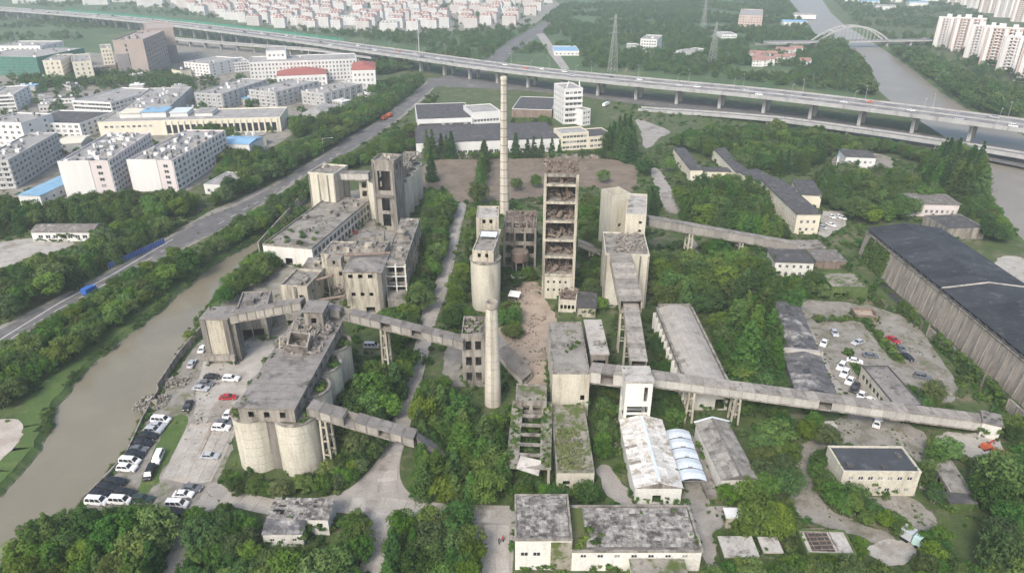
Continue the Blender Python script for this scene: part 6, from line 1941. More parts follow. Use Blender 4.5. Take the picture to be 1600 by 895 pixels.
for x, y in [(1170 + qh.uniform(0, 80), 92 + qh.uniform(-8, 14)) for _ in range(16)]:
    g = P(x, y)
    t = thing('village_house', 'tiny pale village house with a dull red roof in the fields left of the river', 'house', (g.x, g.y, 0), qh.uniform(-.4, .1), 'village houses by the river')
    b = MB(); wall(b, (0, 0), (11, 0), 0, 6, [(1 + 3 * i, 2.4 + 3 * i, z, z + 1.4) for i in range(3) for z in (1, 4)]); wall(b, (11, 0), (11, 8), 0, 6); wall(b, (11, 8), (0, 8), 0, 6); wall(b, (0, 8), (0, 0), 0, 6); b.build('wall', 'white_town', t)
    b = MB(); b.add([(-.4, -.4, 6), (11.4, -.4, 6), (11.4, 8.4, 6), (-.4, 8.4, 6), (-.4, 4, 8.4), (11.4, 4, 8.4)], [(0, 1, 5, 4), (2, 3, 4, 5), (1, 2, 5), (3, 0, 4)]); b.build('roof', 'faded_red_roof', t)
for k, (x, y) in enumerate(((1320, 3), (1345, 8), (1390, 4), (1420, 10), (1368, 16), (1440, 2), (1240, 30), (1222, 42))):
    g = P(x, y)
    t = thing('depot_hall', 'hazy low hall with a pale roof beside the far river', 'hall', (g.x, g.y, 0), -.2, 'halls beside the far river')
    b = MB(); b.box(0, 34, 0, 20, 0, 7); b.build('wall', 'white_town', t)
    b = MB(); b.add([(-.5, -.5, 7.02), (34.5, -.5, 7.02), (34.5, 20.5, 7.02), (-.5, 20.5, 7.02), (-.5, 10, 9), (34.5, 10, 9)], [(0, 1, 5, 4), (2, 3, 4, 5), (1, 2, 5), (3, 0, 4)]); b.build('roof', ('town_roof', 'blue_roof')[k % 2], t)

# lattice pylons and a high mast lamp
def pylon(x, y, h, label):
    g = P(x, y)
    t = thing('pylon', label, 'pylon', (g.x, g.y, 0), .3)
    b = MB()
    hw = lambda z: 3.2 * (1 - z / h) + .45
    n = 12
    for k in range(n):
        za, zb_ = h * k / n, h * (k + 1) / n
        a, c = hw(za), hw(zb_)
        for sx, sy in ((-1, -1), (1, -1), (1, 1), (-1, 1)):
            b.beam((sx * a, sy * a, za), (sx * c, sy * c, zb_), .22)
        for (ax, ay), (bx_, by) in (((-1, -1), (1, -1)), ((1, -1), (1, 1)), ((1, 1), (-1, 1)), ((-1, 1), (-1, -1))):
            b.beam((ax * a, ay * a, za), (bx_ * c, by * c, zb_), .14); b.beam((bx_ * a, by * a, za), (ax * c, ay * c, zb_), .14)
    b.build('lattice_mast', 'rail_grey', t)
    for z in (h * .68, h * .8, h * .92):
        b = MB()
        for y_ in (-.5, .5):
            b.beam((-7, 0, z), (7, 0, z), .2); b.beam((-7, 0, z), (0, y_, z + 1.8), .14); b.beam((7, 0, z), (0, y_, z + 1.8), .14)
        b.build('cross_arm', 'rail_grey', t)


pylon(957, 113, 52, 'tall lattice pylon standing just beyond the expressway at the centre')
pylon(1112, 104, 42, 'lattice pylon beyond the expressway with bushes round its foot')
pylon(1098, 50, 42, 'farther lattice pylon in the fields left of the cream orange block')
pylon(655, 0, 40, 'distant lattice pylon beyond the far estate')
g = P(655, 82)
t = thing('mast_lamp', 'tall white high mast lamp beside the expressway', 'street lamp', (g.x, g.y, 0))
b = MB(); b.tube((0, 0, 0), (0, 0, 34), .5, .25, 8); b.build('mast', 'steel_white', t)
b = MB(); b.lathe([(1.6, 33.6), (2.0, 34), (1.6, 34.4), (.01, 34.6)], 14); b.build('lamp_ring', 'lamp_glass', t)
for k, (x, y) in enumerate(((506, 240), (318, 205), (362, 236))):
    g = P(x, y)
    t = thing('street_lamp', ['pole lamp with a long arm at the road bend', 'slim pole lamp beside the right pink apartment block', 'slim pole lamp in front of the small blue roofed house'][k], 'street lamp', (g.x, g.y, 0))
    b = MB(); b.tube((0, 0, 0), (0, 0, 9), .14, .09, 6); b.beam((0, 0, 8.9), (5 if k == 0 else 1.6, .6, 9.2), .12); b.build('pole', 'steel_white', t)
    b = MB(); b.box(5 if k == 0 else 1.6, 6 if k == 0 else 2.3, .4, .8, 9.1, 9.3); b.build('lamp_head', 'lamp_glass', t)

# ================================================================== CARS
def car_meshes(kind, colour):
    L, Wd, H, belt, hood, g0, g1, g2, g3 = dict(
        sedan=(4.6, 1.8, 1.46, .92, .82, -1.75, -1.15, .35, 1.05),
        suv=(4.6, 1.86, 1.72, 1.02, .98, -2.18, -1.95, .25, .95),
        van=(4.9, 1.84, 1.95, 1.08, 1.0, -2.38, -2.2, 1.0, 1.72),
        pickup=(5.0, 1.84, 1.78, 1.02, .98, -.9, -.75, .6, 1.25))[kind]
    w = Wd / 2
    b = MB()
    rear = -L / 2
    fr = L / 2
    prof = [(rear, .34), (rear - .02, .7), (rear + .08, belt - .06), (g0 - .05, belt), (g3 + .1, belt), (fr - .35, hood), (fr - .04, hood - .22), (fr, .45), (fr - .05, .30)]
    n = len(prof)
    vs = [(x, -w * (1 if .4 < z < .85 else .96), z) for x, z in prof] + [(x, w * (1 if .4 < z < .85 else .96), z) for x, z in prof]
    b.add(vs, [tuple(range(n)), tuple(range(2 * n - 1, n - 1, -1))] + [(k, n + k, n + (k + 1) % n, (k + 1) % n) for k in range(n)])
    bt, tp = w * .94, w * .76
    q = [Vector(v) for v in ((g0, -bt, belt), (g3, -bt, belt), (g3, bt, belt), (g0, bt, belt), (g1, -tp, H - .06), (g2, -tp, H - .06), (g2, tp, H - .06), (g1, tp, H - .06),
                             (g1 + .15, -tp * .86, H), (g2 - .18, -tp * .86, H), (g2 - .18, tp * .86, H), (g1 + .15, tp * .86, H))]
    b.add(q, [(0, 1, 5, 4), (1, 2, 6, 5), (2, 3, 7, 6), (3, 0, 4, 7), (4, 5, 9, 8), (5, 6, 10, 9), (6, 7, 11, 10), (7, 4, 8, 11), (8, 9, 10, 11)])
    for sx in (-1, 1):
        b.box(g3 - .35, g3 - .15, sx * w * 1.08 - .1, sx * w * 1.08 + .1, belt, belt + .14)
    body = b.mesh('body', colour)

    def pane(ids, ins=.1, cut=None):
        c = [q[i] for i in ids]
        m = sum(c, Vector()) / 4
        nn = (c[1] - c[0]).cross(c[3] - c[0]).normalized()
        k = MB()
        o = [m + (p - m) * (1 - ins) + nn * .012 for p in c]
        if cut:
            for a, e in cut:
                k.add([o[0].lerp(o[1], a), o[0].lerp(o[1], e), o[3].lerp(o[2], e), o[3].lerp(o[2], a)], [(0, 1, 2, 3)])
        else:
            k.add(o, [(0, 1, 2, 3)])
        return k
    gl = [('windscreen', pane((1, 2, 6, 5)).mesh('windscreen', 'glass')), ('rear_window', pane((3, 0, 4, 7), .14).mesh('rear_window', 'glass'))]
    cut = ((0, .46), (.5, 1)) if kind != 'van' else ((0, .3), (.34, .66), (.7, 1))
    gl += [('side_window', pane((0, 1, 5, 4), .1, cut).mesh('side_window', 'glass')), ('side_window', pane((2, 3, 7, 6), .1, cut).mesh('side_window', 'glass'))]
    return body, gl, L, w


wheel = MB()
wheel.tube((0, -.1, 0), (0, .1, 0), .33, .33, 14)
wheel = wheel.mesh('wheel', 'tyre')
hub_ = MB(); hub_.tube((0, -.112, 0), (0, .112, 0), .19, .19, 10); hub_ = hub_.mesh('rim', 'car_silver')
hl = MB(); hl.box(-.05, .03, -.2, .2, -.08, .08); hl = hl.mesh('headlight', 'lamp_glass')
tl = MB(); tl.box(-.03, .03, -.14, .14, -.12, .12); tl = tl.mesh('tail_light', 'car_red')
CARS = {}
CARPOS = []


def make_car(kind, colour):
    k = (kind, colour)
    if k not in CARS:
        CARS[k] = car_meshes(kind, colour)
    return CARS[k]


def car(kind, colour, x, y, head, label, group=None, z=0.0, detail=True, name='parked_car', cat='car', world=False):
    g = Vector((x, y, z)) if world else P(x, y, z)
    if world:
        rz = head
    else:
        h = P(x + head[0], y + head[1], z) - g
        rz = math.atan2(h.y, h.x)
    CARPOS.append((g.x, g.y, 2.6))
    body, gl, L, w = make_car(kind, colour)
    t = thing(name, label, cat, g, rz, group)
    link('body', body, t)
    for nm, me in gl:
        link(nm, me, t)
    if detail:
        for xx in (-L * .3, L * .31):
            for yy in (-w + .1, w - .1):
                wl_ = link('wheel', wheel, t, (xx, yy, .33)); link('rim', hub_, wl_)
        for yy in (-w + .3, w - .3):
            link('headlight', hl, t, (L / 2 - .06, yy, .68)); link('tail_light', tl, t, (-L / 2 - .0, yy, .78))
    return t


W_, BK, SV, GY, RD = 'car_white', 'car_black', 'car_silver', 'car_grey', 'car_red'
RX = (1, .06)
UP_ = (-.45, 1)
for kind, c, x, y, h, lab in (
        ('van', W_, 152.5, 786, RX, 'white van nearest the canal at the bottom end of the car rows'), ('van', W_, 189, 785, RX, 'white van second from the canal at the bottom end of the car rows'),
        ('suv', BK, 157.5, 775, RX, 'black car just behind the white van nearest the canal'), ('suv', BK, 196, 773, RX, 'black car just behind the second white van from the canal'),
        ('suv', BK, 169, 765, RX, 'black car second behind the white van nearest the canal'), ('suv', BK, 183, 756, RX, 'black car at the top of the bottom group of dark cars'),
        ('suv', 'car_green', 224, 783, RX, 'dark green car half hidden by trees right of the two white vans'), ('suv', W_, 199.5, 734, RX, 'white car at the near end of the long canal row'),
        ('van', W_, 204, 724, RX, 'white van second from the near end of the long canal row'), ('suv', BK, 212, 713, RX, 'black car behind the white van in the long canal row'),
        ('sedan', GY, 217, 704, RX, 'dark grey car in the middle of the long canal row'), ('suv', BK, 225, 695, RX, 'black car just above the dark grey car in the long canal row'),
        ('suv', BK, 233.5, 684, RX, 'topmost black car in the long canal row below the silver cars'), ('suv', SV, 241, 675, RX, 'silver car third from the far end of the long canal row'),
        ('sedan', SV, 247, 667, RX, 'silver white car second from the far end of the long canal row'), ('van', W_, 252.5, 659, RX, 'white van at the far end of the long canal row'),
        ('van', W_, 248, 718, UP_, 'white van parked alone at an angle on the grass strip'), ('van', BK, 235, 742, UP_, 'black van parked at an angle behind the lone white van'),
        ('sedan', BK, 294, 636, UP_, 'black sedan alone facing the camera near the rubble heaps'), ('sedan', W_, 287.5, 775, (1, .03), 'white sedan beside a dark car at the lower end of the yard'),
        ('sedan', GY, 301, 765, (1, .1), 'dark grey sedan just above the white sedan at the lower end of the yard'), ('van', W_, 277.5, 791, (1, .03), 'white van in front of a black car by the lower yard trees'),
        ('suv', BK, 271.5, 803, (1, .03), 'black car tucked under trees below the white van'), ('sedan', SV, 328.5, 715, (1, .03), 'silver sedan alone on the pale slabs beside the near silos'),
        ('suv', W_, 346.5, 671, (1, .05), 'white car beside a dark one next to the near silos'), ('sedan', GY, 351, 663, (1, .15), 'dark car just above the white car next to the near silos'),
        ('sedan', W_, 356, 651, (-.6, 1), 'white car half hidden behind the corner of the near silos'), ('sedan', RD, 357, 623, (1, -.05), 'red sedan in the yard beside the silos'),
        ('sedan', SV, 314.5, 609, (1, .12), 'silver sedan nearest of the three cars below the storage tower'), ('sedan', GY, 323, 601, (1, .12), 'dark grey sedan in the middle of the three cars below the storage tower'),
        ('sedan', BK, 332, 591, (1, .05), 'black sedan topmost of the three cars below the storage tower'), ('suv', W_, 362, 594, (1, .03), 'white car on the pale concrete right of the storage tower'),
        ('sedan', SV, 300, 571, (.6, -1), 'silver car left of the storage tower on the canal edge'), ('sedan', W_, 317, 547, (.6, -1), 'white car half hidden left of the storage tower foot'),
        ('van', SV, 581, 543, (1, .02), 'silver van between the near silos and the plant road'),
        # right hand yard
        ('sedan', W_, 1238, 497, (1, .55), 'white car at the far end of the dark row shed'), ('sedan', W_, 1253, 521, (.6, .5), 'white car close against the wall of the dark row shed'),
        ('sedan', W_, 1287, 538, (-.5, 1), 'white car alone in the open yard beside the dark row shed'), ('sedan', SV, 1303, 522, (.55, 1), 'silver car at the top left of the walled car yard'),
        ('sedan', SV, 1340, 537, (-1, .35), 'silver white car in the middle of the walled car yard'), ('sedan', GY, 1360, 558, (1, .08), 'dark car with a pale bonnet at the lower edge of the walled car yard'),
        ('sedan', W_, 1335, 566, (1, .2), 'white car at the head of the line beside the cream yard house'), ('suv', W_, 1314, 575, (-.6, .8), 'white car first in the slanted line left of the yard house'),
        ('suv', W_, 1319.5, 586, (-.6, .8), 'white car second in the slanted line left of the yard house'), ('sedan', W_, 1327.5, 597, (-.6, .8), 'white car third in the slanted line left of the yard house'),
        ('suv', BK, 1335, 609, (-.6, .8), 'black car in the slanted line of white cars left of the yard house'), ('sedan', W_, 1345, 620, (-.5, 1), 'white car just below the black one in the slanted line'),
        ('sedan', W_, 1355, 628, (-1, .3), 'white car last in the slanted line by the long pale gallery'), ('sedan', RD, 1395, 533, (1, .5), 'bright red car on the lane right of the walled car yard'),
        ('sedan', GY, 1407, 547, (1, .8), 'dark grey car just below the bright red car on the lane'), ('sedan', BK, 1417, 560, (1, .65), 'black car lowest of three on the lane right of the walled yard'),
        ('sedan', W_, 1370, 663, (.35, -1), 'white car on the lane just below the long pale gallery'), ('suv', GY, 1441, 591, (1, .2), 'dark car beside the tree behind the cream yard house'),
        ('suv', W_, 1592, 889, (1, .1), 'white car at the bottom right corner under trees'),
        ('sedan', W_, 1299, 340, (1, .6), 'white car top left in the small car park by the slate roofed range'), ('sedan', W_, 1310, 340, (1, .6), 'white car top middle in the small car park by the slate roofed range'),
        ('sedan', W_, 1316, 342, (1, .6), 'white car top right in the small car park by the slate roofed range'), ('sedan', SV, 1285, 357, (1, .4), 'silver car lower left in the small car park by the slate roofed range'),
        ('sedan', W_, 1298, 353, (1, .4), 'white car lower right in the small car park by the slate roofed range'), ('sedan', BK, 18, 540, (1, -.7), 'black car driving on the public road at the left edge')):
    car(kind, c, x, y, h, lab)
qc = random.Random(3)
for i in range(12):
    x, y = 539 + (i % 3) * 6 + qc.uniform(-1, 1) + (i // 3) * 1.2, 366 - (i // 3) * 13 + qc.uniform(-2, 2)
    c = (W_, SV, RD, BK, 'car_blue', SV, W_, GY, SV, RD, 'car_blue', W_)[i]
    car('sedan', c, x, y, (.5, -1) if i % 2 else (1, .1), '%s car in the cluster parked behind the flat roofed canal shed' % {W_: 'white', SV: 'silver', RD: 'red', BK: 'black', 'car_blue': 'blue', GY: 'dark grey'}[c], 'cars parked behind the canal shed')
# trucks and wrecks
def truck(x, y, head, label, cabm, boxm, L=7.0, name='truck'):
    g = P(x, y)
    h = P(x + head[0], y + head[1]) - g
    CARPOS.append((g.x, g.y, 4.2))
    t = thing(name, label, 'truck', g, math.atan2(h.y, h.x))
    b = MB(); b.prism([(L / 2 - 1.7, -1.1), (L / 2, -1.1), (L / 2, 1.1), (L / 2 - 1.7, 1.1)], .6, 1.5); b.prism([(L / 2 - 1.65, -1.05), (L / 2 - .25, -1.05), (L / 2 - .25, 1.05), (L / 2 - 1.65, 1.05)], 1.5, 2.5); b.build('cab', cabm, t)
    b = MB(); b.add([(L / 2 - .235, -.9, 1.6), (L / 2 - .235, .9, 1.6), (L / 2 - .235, .9, 2.3), (L / 2 - .235, -.9, 2.3)], [(0, 1, 2, 3)]); b.build('windscreen', 'glass', t)
    b = MB(); b.box(-L / 2, L / 2 - 1.85, -1.15, 1.15, .85, 2.7); b.box(-L / 2, L / 2 - 1.85, -1.2, 1.2, 2.701, 2.8); b.build('cargo_box', boxm, t)
    for xx in (-L * .32, -L * .15, L * .36):
        for yy in (-1.0, 1.0):
            link('wheel', wheel, t, (xx, yy, .45)).scale = (1.35, 1.3, 1.35)
    return t


truck(141, 459, (1, -.55), 'bright blue truck driving on the public road by the canal', 'car_blue', 'car_blue', 5)
truck(601, 187, (1, -.5), 'orange truck at the road junction below the red hipped block', 'car_orange', 'car_orange')
truck(609, 183, (1, -.5), 'second orange truck just ahead at the road junction', 'car_orange', 'car_orange', 6)
truck(947, 166, (.9, -.4), 'white and blue bus on the lane below the expressway', 'car_white', 'car_white', 10, 'bus')
truck(1423, 846, (1, .6), 'small pale green truck parked by the bushes at the lower right', 'car_teal', 'car_silver', 4.2)
for i, (x, y, r) in enumerate(((1540, 700, .3), (1559, 710, -.2))):
    g = P(x, y)
    t = thing('crane_wreck', ['orange red machine boom lying left of a similar one at the right edge', 'orange red machine lying nearest the right edge beside the trees'][i], 'machine', g, r)
    t.scale = (.62, .62, .62)
    b = MB(); b.prism([(-2.2, -1.2), (2.4, -1.2), (2.6, .6), (1.4, 1.3), (-2.2, 1.2)], .55, 1.3); b.build('chassis', 'crane', t)
    b = MB(); b.prism([(-2, -.9), (-.2, -.9), (-.2, .9), (-2, .9)], 1.31, 2.5); b.build('cab', 'crane', t)
    b = MB(); b.beam((0, 0, 1.6), (3.4, .4, 2.9), .45, .5); b.beam((3.4, .4, 2.9), (4.9, .5, .8), .35, .4); b.build('boom', 'car_red', t)
    b = MB(); b.box(-2.4, 2.6, -1.5, -.9, 0, .54); b.box(-2.4, 2.6, .9, 1.5, 0, .54); b.build('track', 'tyre', t)
# traffic on the expressway
s, k = 120, 0
qv2 = random.Random(6)
while s < dist[-1] - 60:
    d_ = qv2.choice((-9.8, -6.2, -2.6, 2.6, 6.2, 9.8))
    lst = offset_line(vc, d_)
    p, d = along(lst, dist, s)
    if p.y < 1250 and p.x < 620:
        c = qv2.choice((W_, W_, W_, SV, BK, GY, 'car_orange'))
        cn = {W_: 'white', SV: 'silver', BK: 'black', GY: 'dark grey', 'car_orange': 'orange'}[c]
        car(qv2.choice(('sedan', 'suv', 'van')), c, p.x, p.y, math.atan2(d.y, d.x) + (math.pi if d_ > 0 else 0), '%s car driving along the elevated expressway' % cn, 'traffic on the elevated expressway', p.z + .08, True, 'moving_car', 'car', True)
    s += qv2.uniform(12, 36)
# people at the gate road and riders at the junction
def person(x, y, label, cloth, hd=0.0, z=0.0, pose='stand'):
    g = P(x, y)
    t = thing('person', label, 'person', (g.x, g.y, z), hd)
    J = dict(pel=(0, 0, .95), chest=(0, 0, 1.3), neck=(0, 0, 1.5), head=(0, .02, 1.62), top=(0, .02, 1.74), ls=(-.19, 0, 1.42), le=(-.27, .02, 1.14), lh=(-.27, .1, .9), rs=(.19, 0, 1.42), re=(.27, .02, 1.14), rh=(.27, .1, .9),
             lk=(-.1, .03, .5), lf=(-.11, 0, .06), lt=(-.12, .16, .03), rk=(.1, .05, .5), rf=(.11, -.06, .06), rt=(.12, .1, .03), lhip=(-.09, 0, .9), rhip=(.09, 0, .9))
    E = (('pel', 'chest', .15, .16), ('chest', 'neck', .16, .06), ('neck', 'head', .055, .1), ('head', 'top', .1, .07), ('chest', 'ls', .12, .075), ('ls', 'le', .065, .05), ('le', 'lh', .05, .035), ('chest', 'rs', .12, .075), ('rs', 're', .065, .05), ('re', 'rh', .05, .035),
         ('pel', 'lhip', .13, .095), ('lhip', 'lk', .095, .06), ('lk', 'lf', .06, .04), ('lf', 'lt', .045, .035), ('pel', 'rhip', .13, .095), ('rhip', 'rk', .095, .06), ('rk', 'rf', .06, .04), ('rf', 'rt', .045, .035))
    keys = list(J)
    me = bpy.data.meshes.new('body')
    me.from_pydata([J[k_] for k_ in keys], [(keys.index(a), keys.index(b_)) for a, b_, _, _ in E], [])
    me.materials.append(MATS['skin'])
    o = link('body', me, t)
    o.modifiers.new('skin', 'SKIN')
    rad = {}
    for a, b_, r0, r1 in E:
        rad[a] = max(rad.get(a, 0), r0); rad[b_] = max(rad.get(b_, 0), r1)
    for i, k_ in enumerate(keys):
        sv = me.skin_vertices[0].data[i]
        sv.radius = (rad[k_] * .9, rad[k_] * .9)
        sv.use_root = (k_ == 'pel')
    o.modifiers.new('sub', 'SUBSURF').levels = 1
    b = MB(); b.lathe([(.2, .86), (.215, 1.0), (.2, 1.2), (.235, 1.36), (.12, 1.5)], 14); b.build('jacket', cloth, t)
    b = MB()
    for sx in (-.1, .1):
        b.tube((sx, .03, .5), (sx * 1.1, -.02, .08), .085, .07, 8); b.tube((sx * .9, 0, .92), (sx, .03, .5), .12, .085, 8)
    b.build('trousers', 'cloth_dark', t)
    b = MB(); b.lathe([(.108, 1.66), (.11, 1.72), (.07, 1.78), (.01, 1.79)], 12, (0, .01)); b.build('hair', 'hair', t)
    return t


person(752, 842, 'person in black standing at the left side of the gate road', 'cloth_dark', .4)
person(786, 846, 'person in a red jacket standing at the right side of the gate road', 'cloth_red', -.6)
person(780, 850, 'person in black standing beside the one in the red jacket', 'cloth_dark', 2.0)
for i, (x, y) in enumerate(((280, 354), (290, 350), (314, 330))):
    g = P(x, y)
    t = thing('scooter', ['dark motor scooter left of another at the junction by the blue fence', 'dark motor scooter right of another at the junction by the blue fence', 'dark motor scooter waiting farther up at the junction'][i], 'scooter', g, .6 + i * .3)
    for xx in (-.55, .6):
        b = MB(); b.tube((xx, -.06, .27), (xx, .06, .27), .27, .27, 12); b.build('wheel', 'tyre', t)
    b = MB(); b.add([(-.8, -.16, .4), (.1, -.16, .3), (.35, -.16, .35), (.55, -.1, 1.0), (.4, -.1, 1.0), (.2, -.16, .5), (-.1, -.16, .75), (-.8, -.16, .8), (-.8, .16, .4), (.1, .16, .3), (.35, .16, .35), (.55, .1, 1.0), (.4, .1, 1.0), (.2, .16, .5), (-.1, .16, .75), (-.8, .16, .8)],
                    [tuple(range(8))[::-1], tuple(range(8, 16))] + [(k_, (k_ + 1) % 8, 8 + (k_ + 1) % 8, 8 + k_) for k_ in range(8)]); b.build('body', 'car_grey', t)
    b = MB(); b.beam((.48, -.32, 1.05), (.48, .32, 1.05), .05); b.build('handlebar', 'steel', t)
    b = MB(); b.box(-.75, -.1, -.14, .14, .801, .87); b.build('seat', 'tyre', t)

# ================================================================== VEGETATION
def leaves(mb, c, r, n, size, q, flat_=1.0, updir=.35):
    for _ in range(n):
        d = Vector((q.gauss(0, 1), q.gauss(0, 1), q.gauss(0, 1)))
        d.normalize()
        rr = r * (.55 + .5 * q.random())
        p = Vector(c) + Vector((d.x * rr, d.y * rr, d.z * rr * flat_))
        nrm = (d + Vector((q.uniform(-.6, .6), q.uniform(-.6, .6), q.uniform(-.3, .6) + updir))).normalized()
        t = nrm.cross(Vector((q.uniform(-1, 1), q.uniform(-1, 1), q.uniform(-1, 1)))).normalized()
        bt = nrm.cross(t)
        s = size * q.uniform(.6, 1.3)
        mb.add([p - t * s, p - bt * s * .55, p + t * s, p + bt * s * .55], [(0, 1, 2, 3)])


def crown_broad(seed, H, Rr, base, nc, nl, size):
    q = random.Random(seed)
    mb = MB()
    cz_, hz = (H + base) / 2, (H - base) / 2
    lob = [(q.uniform(0, 6.28), q.uniform(.75, 1.15)) for _ in range(5)]
    for i in range(nc):
        a = q.uniform(0, 6.283)
        v = q.uniform(-.75, 1.0)
        rad = math.sqrt(max(0, 1 - v * v))
        k = .72 + .3 * sum(l[1] * max(0, math.cos(a - l[0])) ** 2 for l in lob) / 2.2 + q.uniform(-.14, .16)
        inn = q.choice((1, 1, 1, .85, .5))
        c = (math.cos(a) * rad * Rr * k * inn * .85, math.sin(a) * rad * Rr * k * inn * .85, cz_ + v * hz * inn * (.85 + q.uniform(-.1, .18)))
        leaves(mb, c, Rr * q.uniform(.22, .38), nl, size, q, .7, .55)
    return mb


def crown_cone(seed, H, Rr, base, nc, nl, size, power=.85):
    q = random.Random(seed)
    mb = MB()
    for i in range(nc):
        f = 1 - math.sqrt(1 - (i + .5) / nc) if False else q.random() ** 1.35
        a = i * 2.399
        rad = Rr * (1 - f) ** power * q.uniform(.6, 1.05) + .1
        z = base + (H - base) * f
        leaves(mb, (math.cos(a) * rad * .8, math.sin(a) * rad * .8, z), max(.45, rad * .5), nl, size, q, .7, .25)
    return mb


def trunk(seed, H, base, r, limbs=5):
    q = random.Random(seed)
    b = MB()
    b.tube((0, 0, 0), (q.uniform(-.15, .15), q.uniform(-.15, .15), base + (H - base) * .35), r, r * .55, 7)
    b.tube((0, 0, base + (H - base) * .34), (q.uniform(-.4, .4), q.uniform(-.4, .4), H * .86), r * .55, r * .15, 6)
    for k in range(limbs):
        a = k * 6.283 / limbs + q.uniform(-.3, .3)
        z0 = base + (H - base) * q.uniform(.0, .4)
        rr = (H - base) * q.uniform(.28, .42)
        b.tube((0, 0, z0), (math.cos(a) * rr, math.sin(a) * rr, z0 + rr * q.uniform(.5, 1.1)), r * .38, r * .1, 5)
    return b


KIN = {}          # kind -> list of (crown mesh, trunk mesh, light crown mesh)


def species(kind, name, specs):
    KIN[kind] = (name, [])
    for i, (mk, m, tr) in enumerate(specs):
        KIN[kind][1].append((mk.mesh('crown', m), tr.mesh('trunk', 'bark')))


species('broad', 'broadleaf_tree', [(crown_broad(1 + i, 8.0, 3.9, 1.6, 64, 46, .31), m, trunk(i, 8, 1.6, .24)) for i, m in enumerate(('leaf_mid', 'leaf_dark', 'leaf_mid', 'leaf_light', 'leaf_dark', 'leaf_olive'))])
species('light', 'camphor_tree', [(crown_broad(31 + i, 7.0, 3.6, 1.3, 58, 44, .30), m, trunk(i + 9, 7, 1.3, .2)) for i, m in enumerate(('leaf_light', 'leaf_light', 'leaf_mid'))])
species('cone', 'conifer_tree', [(crown_cone(51 + i, 15.0, 3.3, .8, 150, 30, .33), m, trunk(i + 19, 15, 1.0, .28, 4)) for i, m in enumerate(('leaf_conifer', 'leaf_dark', 'leaf_conifer'))])
species('soft', 'dawn_redwood', [(crown_cone(61 + i, 14.0, 3.6, .4, 170, 30, .32, .6), m, trunk(i + 29, 14, .6, .3, 4)) for i, m in enumerate(('leaf_mid', 'leaf_dark'))])
species('poplar', 'poplar_tree', [(crown_cone(71 + i, 16.0, 2.3, .8, 130, 30, .32, .5), m, trunk(i + 39, 16, 1.0, .24, 3)) for i, m in enumerate(('leaf_dark', 'leaf_mid'))])
species('purple', 'purple_tree', [(crown_broad(81, 6.0, 3.4, 1.0, 50, 42, .3), 'leaf_purple', trunk(49, 6, 1.0, .18))])
HT = dict(broad=8.0, light=7.0, cone=15.0, soft=14.0, poplar=16.0, purple=6.0)
RADS = dict(broad=3.7, light=3.4, cone=2.6, soft=3.0, poplar=1.7, purple=3.2)
PLACED = []       # (y distance, pos, kind, scale, label, group)


def put(kind, x, y, h, label, group, chk=True, mid=.5):
    """one tree whose crown centre is seen at (x, y)"""
    g = P(x, y, h * mid)
    if chk and blocked(g.x, g.y):
        return False
    PLACED.append((g.length, Vector((g.x, g.y, 0)), kind, h / HT[kind], label, group))
    return True


def proj(x, y, z):
    vx, vy, vz = x, y, z - HC
    dep = vy * cs - vz * sn
    return 800 + F * vx / dep, 447.5 + F * (-vy * sn - vz * cs) / dep


def grove(px, kinds, h0, h1, label, group, gap=1.0, seed=1, chk=True, mid=.5, top=.8, bot=.3):
    """trees filling an outline of the photograph: each crown has to sit inside it"""
    q = random.Random(seed)
    hm = (h0 + h1) / 2 * mid
    poly = [P(x, y, hm) for x, y in px]
    xs, ys = [p.x for p in poly], [p.y for p in poly]
    A = (max(xs) - min(xs)) * (max(ys) - min(ys))
    pts = []
    for _ in range(int(A * .9) + 200):
        x, y = q.uniform(min(xs), max(xs)), q.uniform(min(ys), max(ys))
        k = q.choice(kinds)
        if h0 >= 6 and k in ('broad', 'light') and q.random() < .07:
            k = 'soft'
        h = q.uniform(h0, h1) * (q.choice((1, 1, .85, .7, 1.12)) if k != 'soft' or h0 > 9 else 1.25)
        r_ = RADS[k] * h / HT[k]
        if any((x - a) ** 2 + (y - b_) ** 2 < ((r_ + c_) * .66 * gap) ** 2 for a, b_, c_ in pts):
            continue
        if not all(pip(*proj(x + dx * r_, y, h * z), px) for dx, z in ((0, top), (0, bot), (-.55, mid), (.55, mid))):
            continue
        if chk and blocked(x, y):
            continue
        pts.append((x, y, r_))
        PLACED.append((math.hypot(x, y), Vector((x, y, 0)), k, h / HT[k], label, group))


# left bank
grove([(-20, 565), (80, 515), (190, 455), (275, 402), (345, 368), (400, 330), (440, 312), (455, 320), (420, 350), (370, 372), (320, 408), (240, 462), (170, 512), (100, 562), (30, 610), (-20, 650)], ['broad', 'light', 'broad', 'light'], 5.5, 8, 'green tree in the dense belt between public road and canal', 'trees between the public road and the canal', .95, 1)
grove([(-20, 430), (60, 398), (120, 392), (160, 352), (240, 338), (262, 342), (265, 356), (150, 418), (60, 468), (-20, 512)], ['broad', 'broad', 'light'], 6, 9, 'green tree in the belt on the far side of the public road', 'trees beyond the public road', .9, 2)
grove([(-20, 310), (60, 322), (150, 300), (285, 300), (325, 312), (280, 335), (170, 342), (150, 352), (90, 345), (-20, 362)], ['broad', 'broad', 'broad', 'light'], 7, 10, 'dark green tree in the wood below the pink apartment blocks', 'trees below the apartment blocks', .9, 3)
grove([(325, 312), (385, 262), (440, 228), (500, 208), (540, 196), (600, 150), (640, 118), (665, 112), (645, 145), (590, 180), (520, 222), (420, 280), (340, 322)], ['broad', 'broad', 'light'], 7, 10, 'green tree lining the far side of the public road', 'trees lining the far side of the public road', .9, 4)
